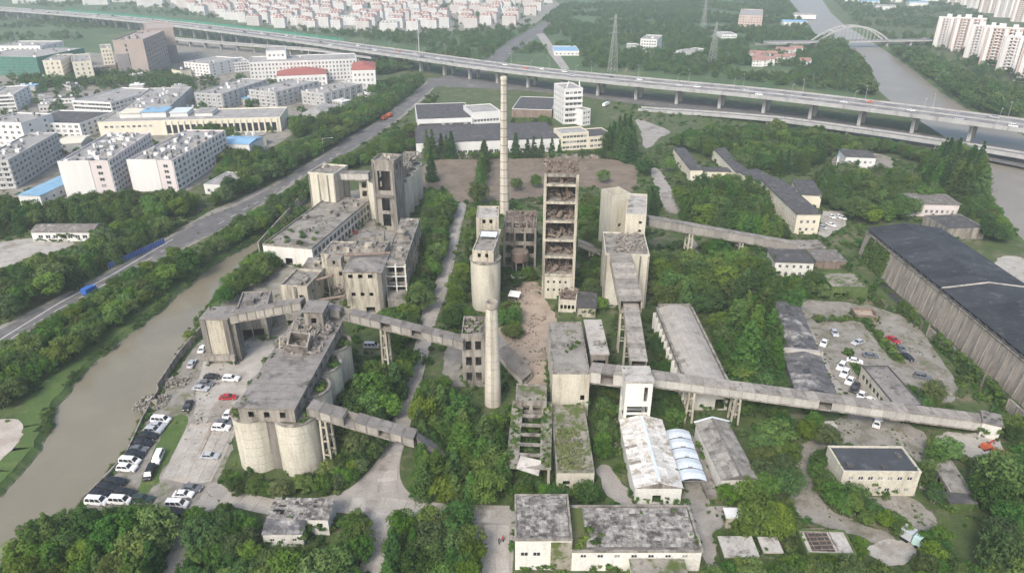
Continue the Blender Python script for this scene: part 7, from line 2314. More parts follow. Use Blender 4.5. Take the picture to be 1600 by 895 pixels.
grove([(432, 318), (470, 290), (540, 246), (600, 212), (650, 192), (668, 160), (690, 150), (645, 200), (655, 225), (600, 246), (530, 262), (478, 300), (450, 325), (420, 345)], ['broad', 'light', 'broad'], 6, 9, 'green tree between the public road and the old works', 'trees between road and works', .92, 5)
grove([(450, 185), (540, 165), (590, 130), (640, 115), (640, 140), (590, 170), (530, 200), (460, 212)], ['broad', 'broad'], 8, 11, 'tall dark tree around the red roofed blocks', 'trees around the red roofed blocks', .95, 6)
grove([(360, 425), (400, 393), (440, 392), (445, 408), (405, 442), (352, 470), (340, 462)], ['broad', 'light'], 5, 7, 'bushy green tree on the canal edge beside the loading house', 'trees on the canal edge by the loading house', .85, 7, chk=False)
put('light', 297, 525, 4, 'small bushy tree leaning over the canal wall left of the storage tower', None, False)
grove([(430, 355), (470, 320), (485, 325), (420, 385), (405, 392)], ['broad', 'light'], 4, 6, 'low tree between the canal and the flat roofed shed', 'trees beside the flat roofed shed', .9, 8, chk=False)
# foreground left
grove([(15, 868), (60, 812), (130, 800), (190, 795), (240, 790), (272, 835), (255, 868), (235, 920), (5, 920)], ['broad', 'broad', 'light'], 6, 8.5, 'large dark green tree on the canal corner at the bottom left', 'trees on the canal corner', .85, 9)
grove([(290, 800), (345, 790), (400, 818), (400, 858), (430, 868), (518, 862), (532, 806), (570, 795), (586, 830), (560, 920), (280, 920)], ['broad', 'dark' if False else 'broad', 'light'], 5.5, 8, 'bushy green tree around the broken slate roofed hut', 'trees around the broken hut', .82, 10)
grove([(608, 812), (650, 800), (730, 795), (748, 830), (752, 920), (596, 920)], ['broad', 'broad', 'light'], 6, 8, 'dense tree in the square island between the two gate roads', 'trees of the island between the gate roads', .8, 11)
put('purple', 693, 828, 5, 'dark purple leaved tree in the island between the gate roads', None, False)
grove([(350, 735), (380, 748), (440, 752), (500, 735), (520, 700), (545, 690), (580, 690), (590, 710), (560, 745), (500, 768), (420, 772), (350, 768)], ['light', 'broad'], 3, 5, 'bushy tree at the foot of the near silos', 'bushes at the foot of the near silos', .85, 12, chk=False, mid=.6)
grove([(530, 660), (545, 600), (580, 570), (610, 560), (640, 545), (652, 548), (635, 610), (610, 660), (590, 700), (540, 720)], ['broad', 'broad', 'light'], 7, 9.5, 'tall green tree between the near silos and the plant road', 'trees between silos and plant road', .8, 13)
grove([(600, 480), (640, 480), (660, 470), (652, 520), (620, 545), (600, 560)], ['broad', 'light'], 5, 7, 'green tree under the upper gallery by the plant road', 'trees under the upper gallery', .85, 14)
grove([(645, 630), (668, 595), (715, 595), (722, 640), (745, 650), (790, 650), (795, 745), (775, 775), (700, 775), (648, 765), (632, 745), (655, 715)], ['broad', 'light', 'broad', 'soft'], 6, 9.5, 'green tree in the thicket left of the roofless mossy hall', 'trees of the thicket by the short chimney', .8, 15)
grove([(662, 300), (692, 292), (712, 320), (700, 380), (684, 430), (668, 470), (640, 478), (640, 430), (660, 390)], ['broad', 'broad', 'broad'], 7, 10, 'dark tree along the left side of the plant road', 'trees left of the plant road', .82, 16)
grove([(700, 445), (722, 400), (735, 415), (725, 470), (745, 500), (720, 515), (690, 500)], ['broad', 'light'], 5, 8, 'green tree beside the round kiln silo', 'trees beside the kiln silo', .85, 17)
for k, (x, y, h) in enumerate(((757, 250, 13), (756, 259, 14), (755, 269, 14), (753, 281, 14), (751, 293, 13), (749, 305, 12), (748, 319, 11), (746, 334, 10), (743, 350, 9), (739, 366, 9), (735, 384, 8), (730, 402, 7))):
    put('soft' if k < 5 else ('broad', 'poplar')[k % 2], x, y, h, 'dark tree in the row along the right side of the plant road', 'trees right of the plant road', False, 0)
grove([(782, 475), (812, 478), (816, 520), (790, 528), (778, 500)], ['broad', 'light'], 5, 6.5, 'round green tree right of the short chimney top', 'trees right of the short chimney', .8, 18, chk=False)
grove([(795, 425), (838, 420), (838, 445), (800, 445)], ['broad'], 4, 5.5, 'dark tree below the rusty round tank', 'trees below the round tank', .9, 19)
grove([(905, 310), (950, 305), (958, 350), (940, 395), (905, 392)], ['light', 'broad'], 7, 9, 'light green tree right of the tall open tower', 'trees right of the tall open tower', .85, 20)
grove([(905, 400), (945, 400), (946, 470), (935, 490), (908, 455)], ['broad', 'light'], 4, 6, 'green tree behind the small shed at the tower foot', 'trees behind the tower foot shed', .9, 21)
for x, y, h in ((838, 285, 6), (942, 276, 7), (806, 290, 6), (1008, 262, 9), (1045, 258, 8), (1060, 280, 6)):
    put('light', x, y, h, 'round tree standing alone on the edge of the brown field', 'lone trees of the brown field', False)
put('cone', 675, 284, 17, 'big blue green cedar on the left of the brown rear field', None, False, 0)
for x, y, h in ((668, 246, 15), (676, 247, 17), (690, 246, 15), (698, 246, 14), (706, 247, 17), (806, 247, 16), (824, 246, 12), (834, 246, 13), (846, 246, 11), (862, 246, 12), (874, 246, 10)):
    put('cone', x, y, h, 'pointed conifer in front of the long white warehouse', 'conifers before the long warehouse', False, 0)
grove([(655, 240), (780, 238), (930, 236), (990, 238), (985, 246), (655, 248)], ['broad', 'light'], 5, 7, 'green tree behind the rear field wall', 'trees behind the rear field wall', .9, 22)
grove([(945, 195), (985, 180), (995, 225), (985, 242), (945, 240)], ['cone', 'soft'], 13, 17, 'tall dark conifer in the clump right of the cream dormitory', 'conifers right of the dormitory', .9, 23)
grove([(640, 195), (660, 190), (655, 230), (640, 215)], ['broad', 'purple'], 6, 8, 'dark tree left of the long white warehouse', 'trees left of the long warehouse', .9, 24)
grove([(800, 188), (850, 184), (868, 190), (860, 195), (800, 196)], ['light', 'broad'], 5, 7, 'light tree between the warehouses', 'trees between the warehouses', .9, 25)
# right hand wood
grove([(1016, 395), (1060, 388), (1095, 405), (1118, 440), (1128, 480), (1100, 482), (1060, 478), (1028, 480), (1012, 450)], ['light', 'broad', 'light', 'light'], 7, 11, 'bright green tree in the wood right of the crusher house', 'trees right of the crusher house', .9, 26)
grove([(1095, 380), (1180, 386), (1208, 425), (1225, 462), (1190, 470), (1150, 480), (1130, 480), (1105, 420)], ['light', 'broad', 'light', 'light'], 7, 11, 'green tree in the wood beyond the path', 'trees in the wood beyond the path', .9, 27)
grove([(1150, 425), (1200, 418), (1224, 440), (1226, 550), (1195, 585), (1160, 575), (1135, 510)], ['soft'], 13, 17, 'feathery dawn redwood left of the dark row shed', 'dawn redwoods by the row shed', .85, 28)
grove([(1100, 500), (1140, 490), (1150, 540), (1200, 575), (1235, 590), (1230, 615), (1170, 600), (1140, 585), (1120, 540)], ['broad', 'light'], 5, 7, 'green tree between curved shed and row shed', 'trees between the two long sheds', .82, 29)
grove([(1215, 436), (1250, 430), (1290, 428), (1300, 450), (1302, 486), (1260, 490), (1222, 472)], ['broad', 'broad'], 7, 9, 'dark green tree beside the ivy smothered house', 'trees beside the ivy smothered house', .85, 30)
grove([(1050, 305), (1090, 285), (1200, 285), (1205, 330), (1240, 372), (1180, 370), (1100, 350), (1062, 330)], ['broad', 'light', 'light', 'soft'], 7, 11, 'green tree in the wood above the descending gallery', 'trees above the descending gallery', .82, 31, top=.55)
grove([(1040, 225), (1070, 212), (1110, 205), (1200, 200), (1290, 205), (1300, 235), (1255, 262), (1180, 262), (1180, 285), (1160, 285), (1110, 240), (1060, 225)], ['broad', 'broad', 'light', 'cone'], 7, 11, 'green tree in the wood around the overgrown courtyard', 'trees around the overgrown courtyard', .85, 32, top=.6)
grove([(1010, 290), (1030, 300), (1030, 330), (1012, 330)], ['cone'], 10, 12, 'dark conifer beside the crusher tower', 'conifers beside the crusher tower', .9, 33)
grove([(1275, 275), (1330, 262), (1420, 275), (1480, 300), (1420, 335), (1350, 345), (1325, 330), (1290, 325)], ['broad', 'light', 'broad'], 7, 10, 'green tree in the wood between riverside house and coal shed', 'trees between riverside house and coal shed', .82, 34, top=.6)
grove([(1270, 205), (1400, 222), (1460, 240), (1455, 255), (1400, 236), (1290, 230)], ['broad', 'broad'], 6, 9, 'green tree behind the white riverside house', 'trees behind the riverside house', .88, 35)
grove([(1462, 225), (1500, 208), (1540, 228), (1545, 300), (1500, 305), (1468, 290), (1440, 300), (1430, 270)], ['soft', 'cone'], 14, 18, 'conifer in the stand on the river bend', 'conifers on the river bend', .85, 36)
grove([(1500, 310), (1545, 312), (1575, 345), (1580, 375), (1545, 370), (1500, 335)], ['broad', 'light'], 6, 8, 'green tree on the river bank behind the coal shed', 'trees on the near river bank', .85, 37)
grove([(1260, 650), (1330, 648), (1335, 665), (1318, 690), (1290, 700), (1245, 680)], ['light', 'broad'], 5, 7.5, 'green tree below the long pale gallery', 'trees below the long pale gallery', .85, 38)
grove([(1180, 660), (1225, 650), (1245, 690), (1245, 760), (1200, 785), (1110, 790), (1105, 765), (1180, 755)], ['broad', 'broad', 'light'], 5.5, 8, 'grey green tree around the old grey sheet roofed shed', 'trees around the grey sheet roofed shed', .82, 39)
grove([(1150, 605), (1230, 640), (1220, 650), (1150, 640)], ['broad'], 4, 6, 'green tree under the middle of the long pale gallery', 'trees under the middle of the pale gallery', .9, 40)
grove([(1270, 712), (1300, 704), (1318, 720), (1330, 760), (1345, 790), (1300, 795), (1270, 760)], ['broad', 'light'], 5.5, 7.5, 'green tree at the left end of the dark roofed cream house', 'trees left of the dark roofed house', .82, 41)
grove([(1385, 585), (1415, 600), (1500, 635), (1480, 645), (1440, 642)], ['broad'], 4, 6, 'dark tree between the yard house and the coal shed', 'trees behind the yard house', .85, 42, chk=False)
put('broad', 1455, 615, 7.5, 'large round tree right of the cream yard house', None, False)
put('broad', 1185, 810, 9, 'large round dark tree beside the east road', None, False)
put('broad', 1210, 815, 8, 'round tree just right of the large dark one by the east road', None, False)
put('light', 1480, 700, 6, 'round light green tree between the pale gallery and the garage row', None, False)
grove([(1510, 725), (1560, 712), (1600, 700), (1660, 760), (1680, 920), (1540, 920), (1540, 860), (1560, 790), (1530, 770)], ['broad', 'broad', 'light'], 6, 9.5, 'green tree in the wood along the right edge', 'trees along the right edge', .82, 43)
grove([(1540, 640), (1610, 655), (1620, 690), (1580, 690)], ['broad', 'light'], 4, 6, 'low tree at the foot of the coal shed', 'low trees at the coal shed foot', .9, 44, chk=False)
grove([(1440, 770), (1470, 800), (1500, 860), (1540, 900), (1420, 910), (1440, 860)], ['broad', 'light', 'light'], 3.5, 6, 'small tree on the slope below the garage row', 'small trees below the garage row', .88, 45)
grove([(1110, 880), (1240, 870), (1260, 880), (1350, 880), (1400, 890), (1420, 920), (1100, 920)], ['broad', 'light', 'broad'], 4.5, 7, 'green tree in the bottom right foreground', 'trees of the bottom right foreground', .85, 46)
grove([(1330, 830), (1350, 840), (1355, 880), (1340, 870)], ['light'], 3.5, 4.5, 'small light tree right of the holed roof hut', 'small trees by the holed roof hut', .9, 47, chk=False)
grove([(865, 758), (930, 762), (945, 780), (890, 785), (810, 775), (790, 760), (830, 750)], ['broad', 'light'], 3.5, 5, 'bushy tree in front of the moss covered house', 'bushy trees before the moss covered house', .85, 48, chk=False)
grove([(930, 640), (960, 640), (965, 700), (945, 720), (932, 700)], ['broad', 'light'], 4, 6, 'tree between the mossy house and the white metal shed', 'trees by the white metal shed', .9, 49)
grove([(1020, 490), (1036, 500), (1060, 585), (1040, 585), (1015, 540)], ['broad'], 3.5, 5, 'dark bush tree left of the curved roof shed', 'trees left of the curved shed', .9, 50)
grove([(1270, 60), (1310, 48), (1360, 110), (1372, 140), (1350, 142), (1300, 90)], ['broad', 'cone'], 9, 14, 'dark hazy tree on the left bank of the far river', 'trees on the far river bank', .85, 51)
grove([(1385, 72), (1440, 75), (1500, 110), (1560, 128), (1600, 150), (1600, 178), (1510, 165), (1460, 120)], ['broad'], 8, 12, 'hazy tree between the river and the residential towers', 'trees before the residential towers', .9, 52)
grove([(290, 165), (330, 190), (420, 240), (400, 262), (330, 290), (345, 240), (300, 200)], ['broad', 'light'], 6, 8, 'tree in the lanes right of the pink apartment blocks', 'trees by the apartment lanes', .95, 53)
grove([(30, 118), (180, 108), (260, 112), (300, 120), (300, 135), (180, 128), (30, 135)], ['broad'], 7, 9, 'dark tree at the foot of the cream and brown towers', 'trees at the foot of the towers', .95, 54)
grove([(560, 118), (640, 105), (650, 98), (600, 92), (565, 100)], ['broad'], 8, 10, 'hazy tree below the expressway by the red roofed block', 'trees below the expressway', .95, 55)

grove([(1262, 720), (1320, 705), (1345, 775), (1390, 800), (1440, 830), (1400, 838), (1330, 812), (1280, 790)], ['light', 'broad'], 3.5, 5.5, 'bushy tree along the lane in front of the dark roofed house', 'bushy trees before the dark roofed house', .85, 56, top=.7, bot=.4)
grove([(1440, 690), (1470, 690), (1480, 712), (1466, 745), (1478, 790), (1455, 790), (1440, 745)], ['light', 'broad'], 3.5, 5.5, 'bushy tree between the dark roofed house and the garage row', 'bushy trees by the garage row', .85, 57, top=.7, bot=.4)
grove([(1110, 815), (1132, 830), (1128, 870), (1112, 880)], ['light', 'broad'], 3, 4.5, 'bushy tree on the right edge of the east road', 'bushy trees by the east road', .9, 58, top=.7, bot=.4)
grove([(1150, 820), (1260, 790), (1258, 830), (1225, 842), (1195, 838), (1150, 838)], ['broad', 'light'], 4, 7, 'tree behind the flat huts at the bottom right', 'trees behind the flat huts', .85, 59, top=.8, bot=.3)
grove([(345, 366), (430, 313), (480, 284), (545, 240), (560, 246), (500, 290), (440, 335), (370, 376)], ['broad', 'light'], 5, 7, 'tree overhanging the near edge of the public road', 'trees on the near edge of the public road', .85, 60, top=.6, bot=.5)
grove([(0, 545), (90, 492), (180, 442), (282, 390), (292, 410), (190, 462), (100, 515), (0, 572)], ['broad', 'light'], 4.5, 6.5, 'tree leaning over the near edge of the public road', 'trees leaning over the public road', .9, 61, top=.6, bot=.5)
for i_, (px_, nm_) in enumerate((([(640, 345), (660, 340), (655, 410), (640, 400)], 'right of the frame tower'), ([(590, 660), (606, 640), (608, 690), (590, 700)], 'between near silos and lower gallery'), ([(930, 560), (975, 610), (975, 650), (932, 640)], 'below the short pale gallery'), ([(1020, 610), (1075, 610), (1075, 650), (1048, 660), (1025, 640)], 'behind the white metal shed'))):
    grove(px_, ['light', 'broad'], 3, 5, 'small tree ' + nm_, 'small trees ' + nm_, .85, 70 + i_, top=.7, bot=.4)

# individuals: the nearest three hundred of a kind; the rest of the far woods as one mass
PLACED.sort(key=lambda p: p[0])
cnt = {}
MASS = []
NEARM = []
qk = random.Random(2)
SRC = {}
GM = {}
GC = {}
for pl_ in PLACED:
    GC.setdefault(pl_[5], []).append(proj(pl_[1].x, pl_[1].y, 0))
GC = {g_: (sorted(p[0] for p in v)[len(v) // 2], sorted(p[1] for p in v)[len(v) // 2]) for g_, v in GC.items()}
for pl_ in PLACED:
    GM.setdefault(pl_[5], []).append(pl_[3] * HT[pl_[2]])
GM = {g_: sorted(v)[len(v) // 2] for g_, v in GM.items()}
for d, pos, kind, sc_, lab, grp in PLACED:
    name, var = KIN[kind]
    cnt[name] = cnt.get(name, 0) + 1
    i = qk.randrange(len(var))
    if cnt[name] > 296 or d > 900:
        (MASS if d > 520 else NEARM).append((pos, sc_, qk.uniform(0, 6.28)))
        continue
    if grp:
        hue = {'leaf_mid': 'mid green', 'leaf_dark': 'dark green', 'leaf_light': 'light green', 'leaf_olive': 'grey green', 'leaf_conifer': 'deep green', 'leaf_purple': 'purple'}[var[i][0].materials[0].name]
        for w_ in ('large dark green ', 'tall dark ', 'dark hazy ', 'bushy green ', 'light green ', 'bright green ', 'grey green ', 'round green ', 'tall green ', 'dark green ', 'dense ', 'dark ', 'green ', 'low ', 'small ', 'light '):
            if lab.startswith(w_):
                lab = lab[len(w_):]
                break
        pq = proj(pos.x, pos.y, 0)
        m0 = GC[grp]
        side = ('far' if pq[1] < m0[1] else 'near') + '-' + ('left' if pq[0] < m0[0] else 'right') + ' side'
        lab = ('taller ' if sc_ * HT[kind] > GM[grp] else 'shorter ') + hue + ' ' + lab
        if len(lab.split()) < 14:
            lab += ', ' + side
    t = thing(name, lab, {'broadleaf_tree': 'tree', 'camphor_tree': 'tree', 'conifer_tree': 'conifer', 'dawn_redwood': 'conifer', 'poplar_tree': 'tree', 'purple_tree': 'tree'}[name], pos, qk.uniform(0, 6.28), grp)
    s_ = sc_
    c = link('crown', var[i][0], t); c.scale = (s_ * qk.uniform(.92, 1.15), s_ * qk.uniform(.92, 1.15), s_ * qk.uniform(.92, 1.1))
    k_ = link('trunk', var[i][1], t); k_.scale = (s_, s_, s_)
    SRC.setdefault(kind, {})[i] = c
print('trees', cnt, 'mass', len(MASS))


def scatter(name, pts, sources, label=None):
    """one mass object: points that carry copies of a few plant meshes (geometry nodes)"""
    pts = [t_ for t_ in pts if not any(abs(t_[0][0] - a) < r_ and abs(t_[0][1] - b_) < r_ for a, b_, r_ in CARPOS)]
    me = bpy.data.meshes.new(name)
    me.from_pydata([p for p, s_, r in pts], [], [])
    a = me.attributes.new('scl', 'FLOAT', 'POINT'); a.data.foreach_set('value', [s_ for p, s_, r in pts])
    a = me.attributes.new('rot', 'FLOAT', 'POINT'); a.data.foreach_set('value', [r for p, s_, r in pts])
    o = link(name, me)
    o['kind'] = 'stuff'
    g = bpy.data.node_groups.new(name + '_nodes', 'GeometryNodeTree')
    g.interface.new_socket('Geometry', in_out='INPUT', socket_type='NodeSocketGeometry')
    g.interface.new_socket('Geometry', in_out='OUTPUT', socket_type='NodeSocketGeometry')
    N, K = g.nodes, g.links
    gi, go = N.new('NodeGroupInput'), N.new('NodeGroupOutput')
    ip = N.new('GeometryNodeInstanceOnPoints')
    jn = N.new('GeometryNodeJoinGeometry')
    for s_ in sources:
        oi = N.new('GeometryNodeObjectInfo')
        oi.inputs['Object'].default_value = s_
        oi.inputs['As Instance'].default_value = True
        K.new(oi.outputs['Geometry'], jn.inputs[0])
    K.new(gi.outputs[0], ip.inputs['Points'])
    K.new(jn.outputs[0], ip.inputs['Instance'])
    ip.inputs['Pick Instance'].default_value = True
    na = N.new('GeometryNodeInputNamedAttribute'); na.data_type = 'FLOAT'; na.inputs['Name'].default_value = 'scl'
    nr_ = N.new('GeometryNodeInputNamedAttribute'); nr_.data_type = 'FLOAT'; nr_.inputs['Name'].default_value = 'rot'
    cx = N.new('ShaderNodeCombineXYZ')
    K.new(nr_.outputs['Attribute'], cx.inputs['Z'])
    K.new(cx.outputs[0], ip.inputs['Rotation'])
    K.new(na.outputs['Attribute'], ip.inputs['Scale'])
    rv = N.new('FunctionNodeRandomValue'); rv.data_type = 'INT'
    rv.inputs[4].default_value = 0
    rv.inputs[5].default_value = len(sources) - 1
    K.new(rv.outputs[2], ip.inputs['Instance Index'])
    K.new(ip.outputs[0], go.inputs[0])
    md = o.modifiers.new('plants', 'NODES')
    md.node_group = g
    return o


NM_SRC = list(SRC['broad'].values()) + list(SRC['light'].values())
# shrubs used by the undergrowth: each a real shrub growing on a roof or ledge
shrub_me = []
for i, m in enumerate(('leaf_mid', 'leaf_light', 'leaf_olive', 'leaf_dark', 'leaf_mid')):
    q = random.Random(100 + i)
    mb = MB()
    for k in range(9):
        leaves(mb, (q.uniform(-.8, .8), q.uniform(-.8, .8), q.uniform(.25, .95)), q.uniform(.4, .65), 20, .26, q, .7)
    shrub_me.append(mb.mesh('shrub', m))
SH = []
nsh = 0


def shrub(p, s_, label, group=None):
    global nsh
    o = link('shrub', shrub_me[nsh % 5], None, p, nsh * 1.7)
    o.scale = (s_, s_, s_)
    nsh += 1
    tag(o, label, 'shrub', group)
    SH.append(o)
    return o


for ci in (0, 1):
    for r in range(4):
        c = sc[ci, r]
        side = -uu if ci == 0 else uu
        for k in range(2):
            p = c + side * (2.6 + k) - vv * (3.0 - 2.4 * k if r == 0 else k * 2 - 1)
            shrub((p.x, p.y, SH and 14.15 or 14.15), 1.1 + .3 * k, '%s shrub on the rim of the %s near silo in the %s row' % (('smaller', 'larger')[k], rows[r], ['canal side', 'road side'][ci]), 'shrubs on the near silos')
for k in range(9):
    p = sh.M @ Vector((2 + (k * 3.7) % max(3, sh.L - 4), 3 + (k * 5.3) % 15, sh.rz))
    shrub(p, .9 + .15 * (k % 4), 'shrub growing on the flat grey roof of the canal shed', 'shrubs on the canal shed roof')
for k in range(8):
    p = f2.M @ Vector((1 + (k * 1.3) % 6, .8 + (k * 2.1) % 5, 5.0))
    shrub(p, .6 + .12 * (k % 4), 'low shrub on the left end of the long workshop roof', 'shrubs on the workshop roof')
for k in range(4):
    p = w1.M @ Vector((w1.L * .45 + k * 1.1, w1.W * (.4 + .05 * k), w1.rz))
    shrub(p, .5 + .1 * k, 'small shrub on the scorched roof of the white block', 'shrubs on the white block roof')
for k in range(5):
    p = sr.M @ Vector((1 + k * 1.0, 2 + (k * 3) % 7, sr.rz + .6))
    shrub(p, .7, 'shrub on top of the narrow roofless ruin', 'shrubs on the narrow ruin')
for k in range(8):
    p = M_ @ Vector((0, 0, 0)) if False else P(1052 + k * 1.5, 512 + k * 11, 2.2 + (k % 3))
    shrub((p.x - 1.6, p.y, p.z), 1.1, 'ivy clump on the left wall of the curved roof shed', 'ivy on the curved shed')

# ivy on the coal shed wall, the retaining wall and the yard hedges
q = random.Random(33)
iv_ = []
for _ in range(800):
    y, z = q.uniform(CL * .875, CL * .975), q.uniform(0, 10.2) * q.random() ** .3
    if noise.noise(Vector((y * .2, z * .2, 2))) > -.25:
        iv_.append(((coal_x - 1.7 + z * .145, cy0 + y, z), q.uniform(.4, .8), q.uniform(0, 6)))
for _ in range(800):
    y = q.uniform(140, 212)
    if noise.noise(Vector((y * .09, 4, 2))) > -.02:
        iv_.append(((coal_x - 7.3 + q.uniform(-.5, .4), y, q.uniform(0, 3.9)), q.uniform(.4, .9), q.uniform(0, 6)))
for a_, c_, n_ in (((1346, 499), (1404, 566), 90), ((1270, 503), (1342, 500), 40), ((1322, 552), (1347, 594), 40), ((1465, 722), (1486, 770), 90), ((1300, 775), (1400, 815), 70), ((1130, 866), (1188, 872), 50), ((1258, 862), (1340, 868), 50), ((1190, 838), (1193, 864), 30), ((1256, 830), (1262, 864), 50)):
    p_, e_ = P(*a_), P(*c_)
    for _ in range(n_):
        v_ = p_.lerp(e_, q.random())
        iv_.append(((v_.x + q.gauss(0, .5), v_.y + q.gauss(0, .5), q.uniform(-.1, 1.3)), q.uniform(.5, 1.0), q.uniform(0, 6)))
for _ in range(160):
    v_ = lo_M @ Vector((q.uniform(3, lo_L - 3), q.uniform(1.5, lo_W - 2.5), q.uniform(.3, 1.6)))
    iv_.append((tuple(v_), q.uniform(.8, 1.5), q.uniform(0, 6)))
for _ in range(90):
    v_ = lo_M @ Vector((q.choice((q.uniform(.3, 2.6), q.uniform(lo_L - 2.4, lo_L - .3))), q.uniform(.5, lo_W - .5), 6.0))
    iv_.append((tuple(v_), q.uniform(.2, .6), q.uniform(0, 6)))

# creepers at the wall feet and weeds on the roofs of the old works
for o in OLD:
    per = [((0, 0), (o.L, 0)), ((o.L, 0), (o.L, o.W)), ((0, o.W), (0, 0))]
    for (ax, ay), (bx_, by_) in per:
        Ls = math.hypot(bx_ - ax, by_ - ay)
        for _ in range(int(Ls * 1.6)):
            f_ = q.random()
            v_ = o.M @ Vector((ax + (bx_ - ax) * f_, ay + (by_ - ay) * f_, 0))
            nz = noise.noise(Vector((v_.x * .13, v_.y * .13, 7)))
            if nz > -.1:
                iv_.append(((v_.x + q.gauss(0, .5), v_.y + q.gauss(0, .4), q.uniform(-.2, min(o.z - 1, 1 + 7 * max(0, nz)))), q.uniform(.35, .9), q.uniform(0, 6)))
    if getattr(o, 'rz', None) is None:
        continue
    for _ in range(int(o.L * o.W * .10) + 4):
        x, y = q.uniform(.3, o.L - .3), q.uniform(.3, o.W - .3)
        if q.random() < .5:
            x = q.choice((.4, o.L - .4)) + q.uniform(-.2, .3)
        v_ = o.M @ Vector((x, y, o.rz))
        if noise.noise(Vector((v_.x * .16, v_.y * .16, 5))) > .1:
            iv_.append((tuple(v_), q.uniform(.12, .42), q.uniform(0, 6)))
scatter('ivy', iv_, SH[:5])

# undergrowth
q = random.Random(21)
pts = []
zones = [([(236, 905), (350, 735), (520, 620), (560, 500), (640, 320), (660, 250), (1000, 238), (1080, 205), (1300, 215), (1540, 300), (1590, 370), (1420, 345), (1350, 350), (1400, 470), (1610, 660), (1760, 905)], .13, 1.7),
         ([(-20, 655), (60, 612), (120, 560), (190, 512), (330, 404), (402, 366), (450, 312), (430, 300), (340, 362), (180, 448), (-20, 560)], .10, 1.4),
         ([(-20, 300), (150, 290), (300, 290), (520, 200), (660, 118), (640, 110), (690, 150), (560, 250), (460, 300), (430, 300), (330, 345), (160, 420), (-20, 520)], .06, 2.0),
         ([(5, 880), (60, 815), (130, 795), (270, 815), (250, 910), (-30, 920)], .13, 1.5),
         ([(1000, 192), (1040, 196), (1200, 205), (1400, 228), (1600, 268), (1600, 245), (1300, 205), (1100, 180), (960, 160), (960, 172)], .05, 1.8)]
for px, dens, sz in zones:
    poly = pp(px)
    xs, ys = [p.x for p in poly], [p.y for p in poly]
    A = (max(xs) - min(xs)) * (max(ys) - min(ys))
    for _ in range(int(A * dens)):
        x, y = q.uniform(min(xs), max(xs)), q.uniform(min(ys), max(ys))
        if pip(x, y, poly) and not blocked(x, y) and noise.noise(Vector((x * .06, y * .06, 3))) > -.34:
            pts.append(((x, y, -.1), q.choice((.4, .6, .8, 1.0, 1.4)) * q.uniform(.8, 1.15) * sz * .6, q.uniform(0, 6.28)))
print('undergrowth', len(pts))
scatter('undergrowth', pts, [SH[3], SH[2], SH[0], SH[3]])
# sparse weeds breaking the edges of yards and roads
wd_ = []
wd2 = []
for bb in KEEP:
    poly = bb[4]
    if (bb[1] - bb[0]) > 260 or bb[3] > 330:
        continue
    for i in range(len(poly)):
        a, c = Vector(poly[i]), Vector(poly[(i + 1) % len(poly)])
        L = (c - a).length
        for _ in range(int(L * .5)):
            p = a.lerp(c, q.random())
            if q.random() < .55:
                wd_.append(((p.x + q.gauss(0, .5), p.y + q.gauss(0, .5), -.12), q.uniform(.2, .55), q.uniform(0, 6.28)))
cp_ = canal
wd_ = [w_ for w_ in wd_ if not pip(w_[0][0], w_[0][1], canal)]
scatter('weeds', wd_, SH[:5])
for dd_, n_ in ((.9, 1.3), (1.7, 1.5), (2.6, 1.2)):
    ln = outset(canal, dd_)
    for i in range(len(ln)):
        a, c = ln[i], ln[(i + 1) % len(ln)]
        for _ in range(max(1, int((c - a).length * n_))):
            p = a.lerp(c, q.random())
            if p.y > 60 and noise.noise(Vector((p.x * .09, p.y * .09, 6))) > -.12:
                wd2.append(((p.x + q.gauss(0, .3), p.y + q.gauss(0, .3), (-.9, -.35, -.05)[0 if dd_ < 1 else 1 if dd_ < 2 else 2]), q.uniform(.2, .75), q.uniform(0, 6.28)))
scatter('reeds', wd2, [SH[2], SH[0], SH[3]])
# weeds on the open yards
yd = []
for px, n in (([(1240, 480), (1420, 490), (1510, 625), (1308, 618)], 260), ([(1280, 640), (1450, 680), (1480, 850), (1250, 800)], 420), ([(140, 785), (300, 545), (370, 560), (330, 780)], 240), ([(800, 440), (865, 600), (780, 560)], 70), ([(660, 252), (990, 252), (950, 318), (700, 316)], 160)):
    poly = pp(px)
    xs, ys = [p.x for p in poly], [p.y for p in poly]
    for _ in range(n * 2):
        x, y = q.uniform(min(xs), max(xs)), q.uniform(min(ys), max(ys))
        if pip(x, y, poly) and noise.noise(Vector((x * .1, y * .1, 8))) > .12:
            yd.append(((x, y, -.1), q.uniform(.14, .36), q.uniform(0, 6.28)))
scatter('yard_weeds', yd, SH[:5])

print('near mass', len(NEARM))
if NEARM:
    scatter('woodland', [((p.x, p.y, 0), s_, r) for p, s_, r in NEARM], NM_SRC)
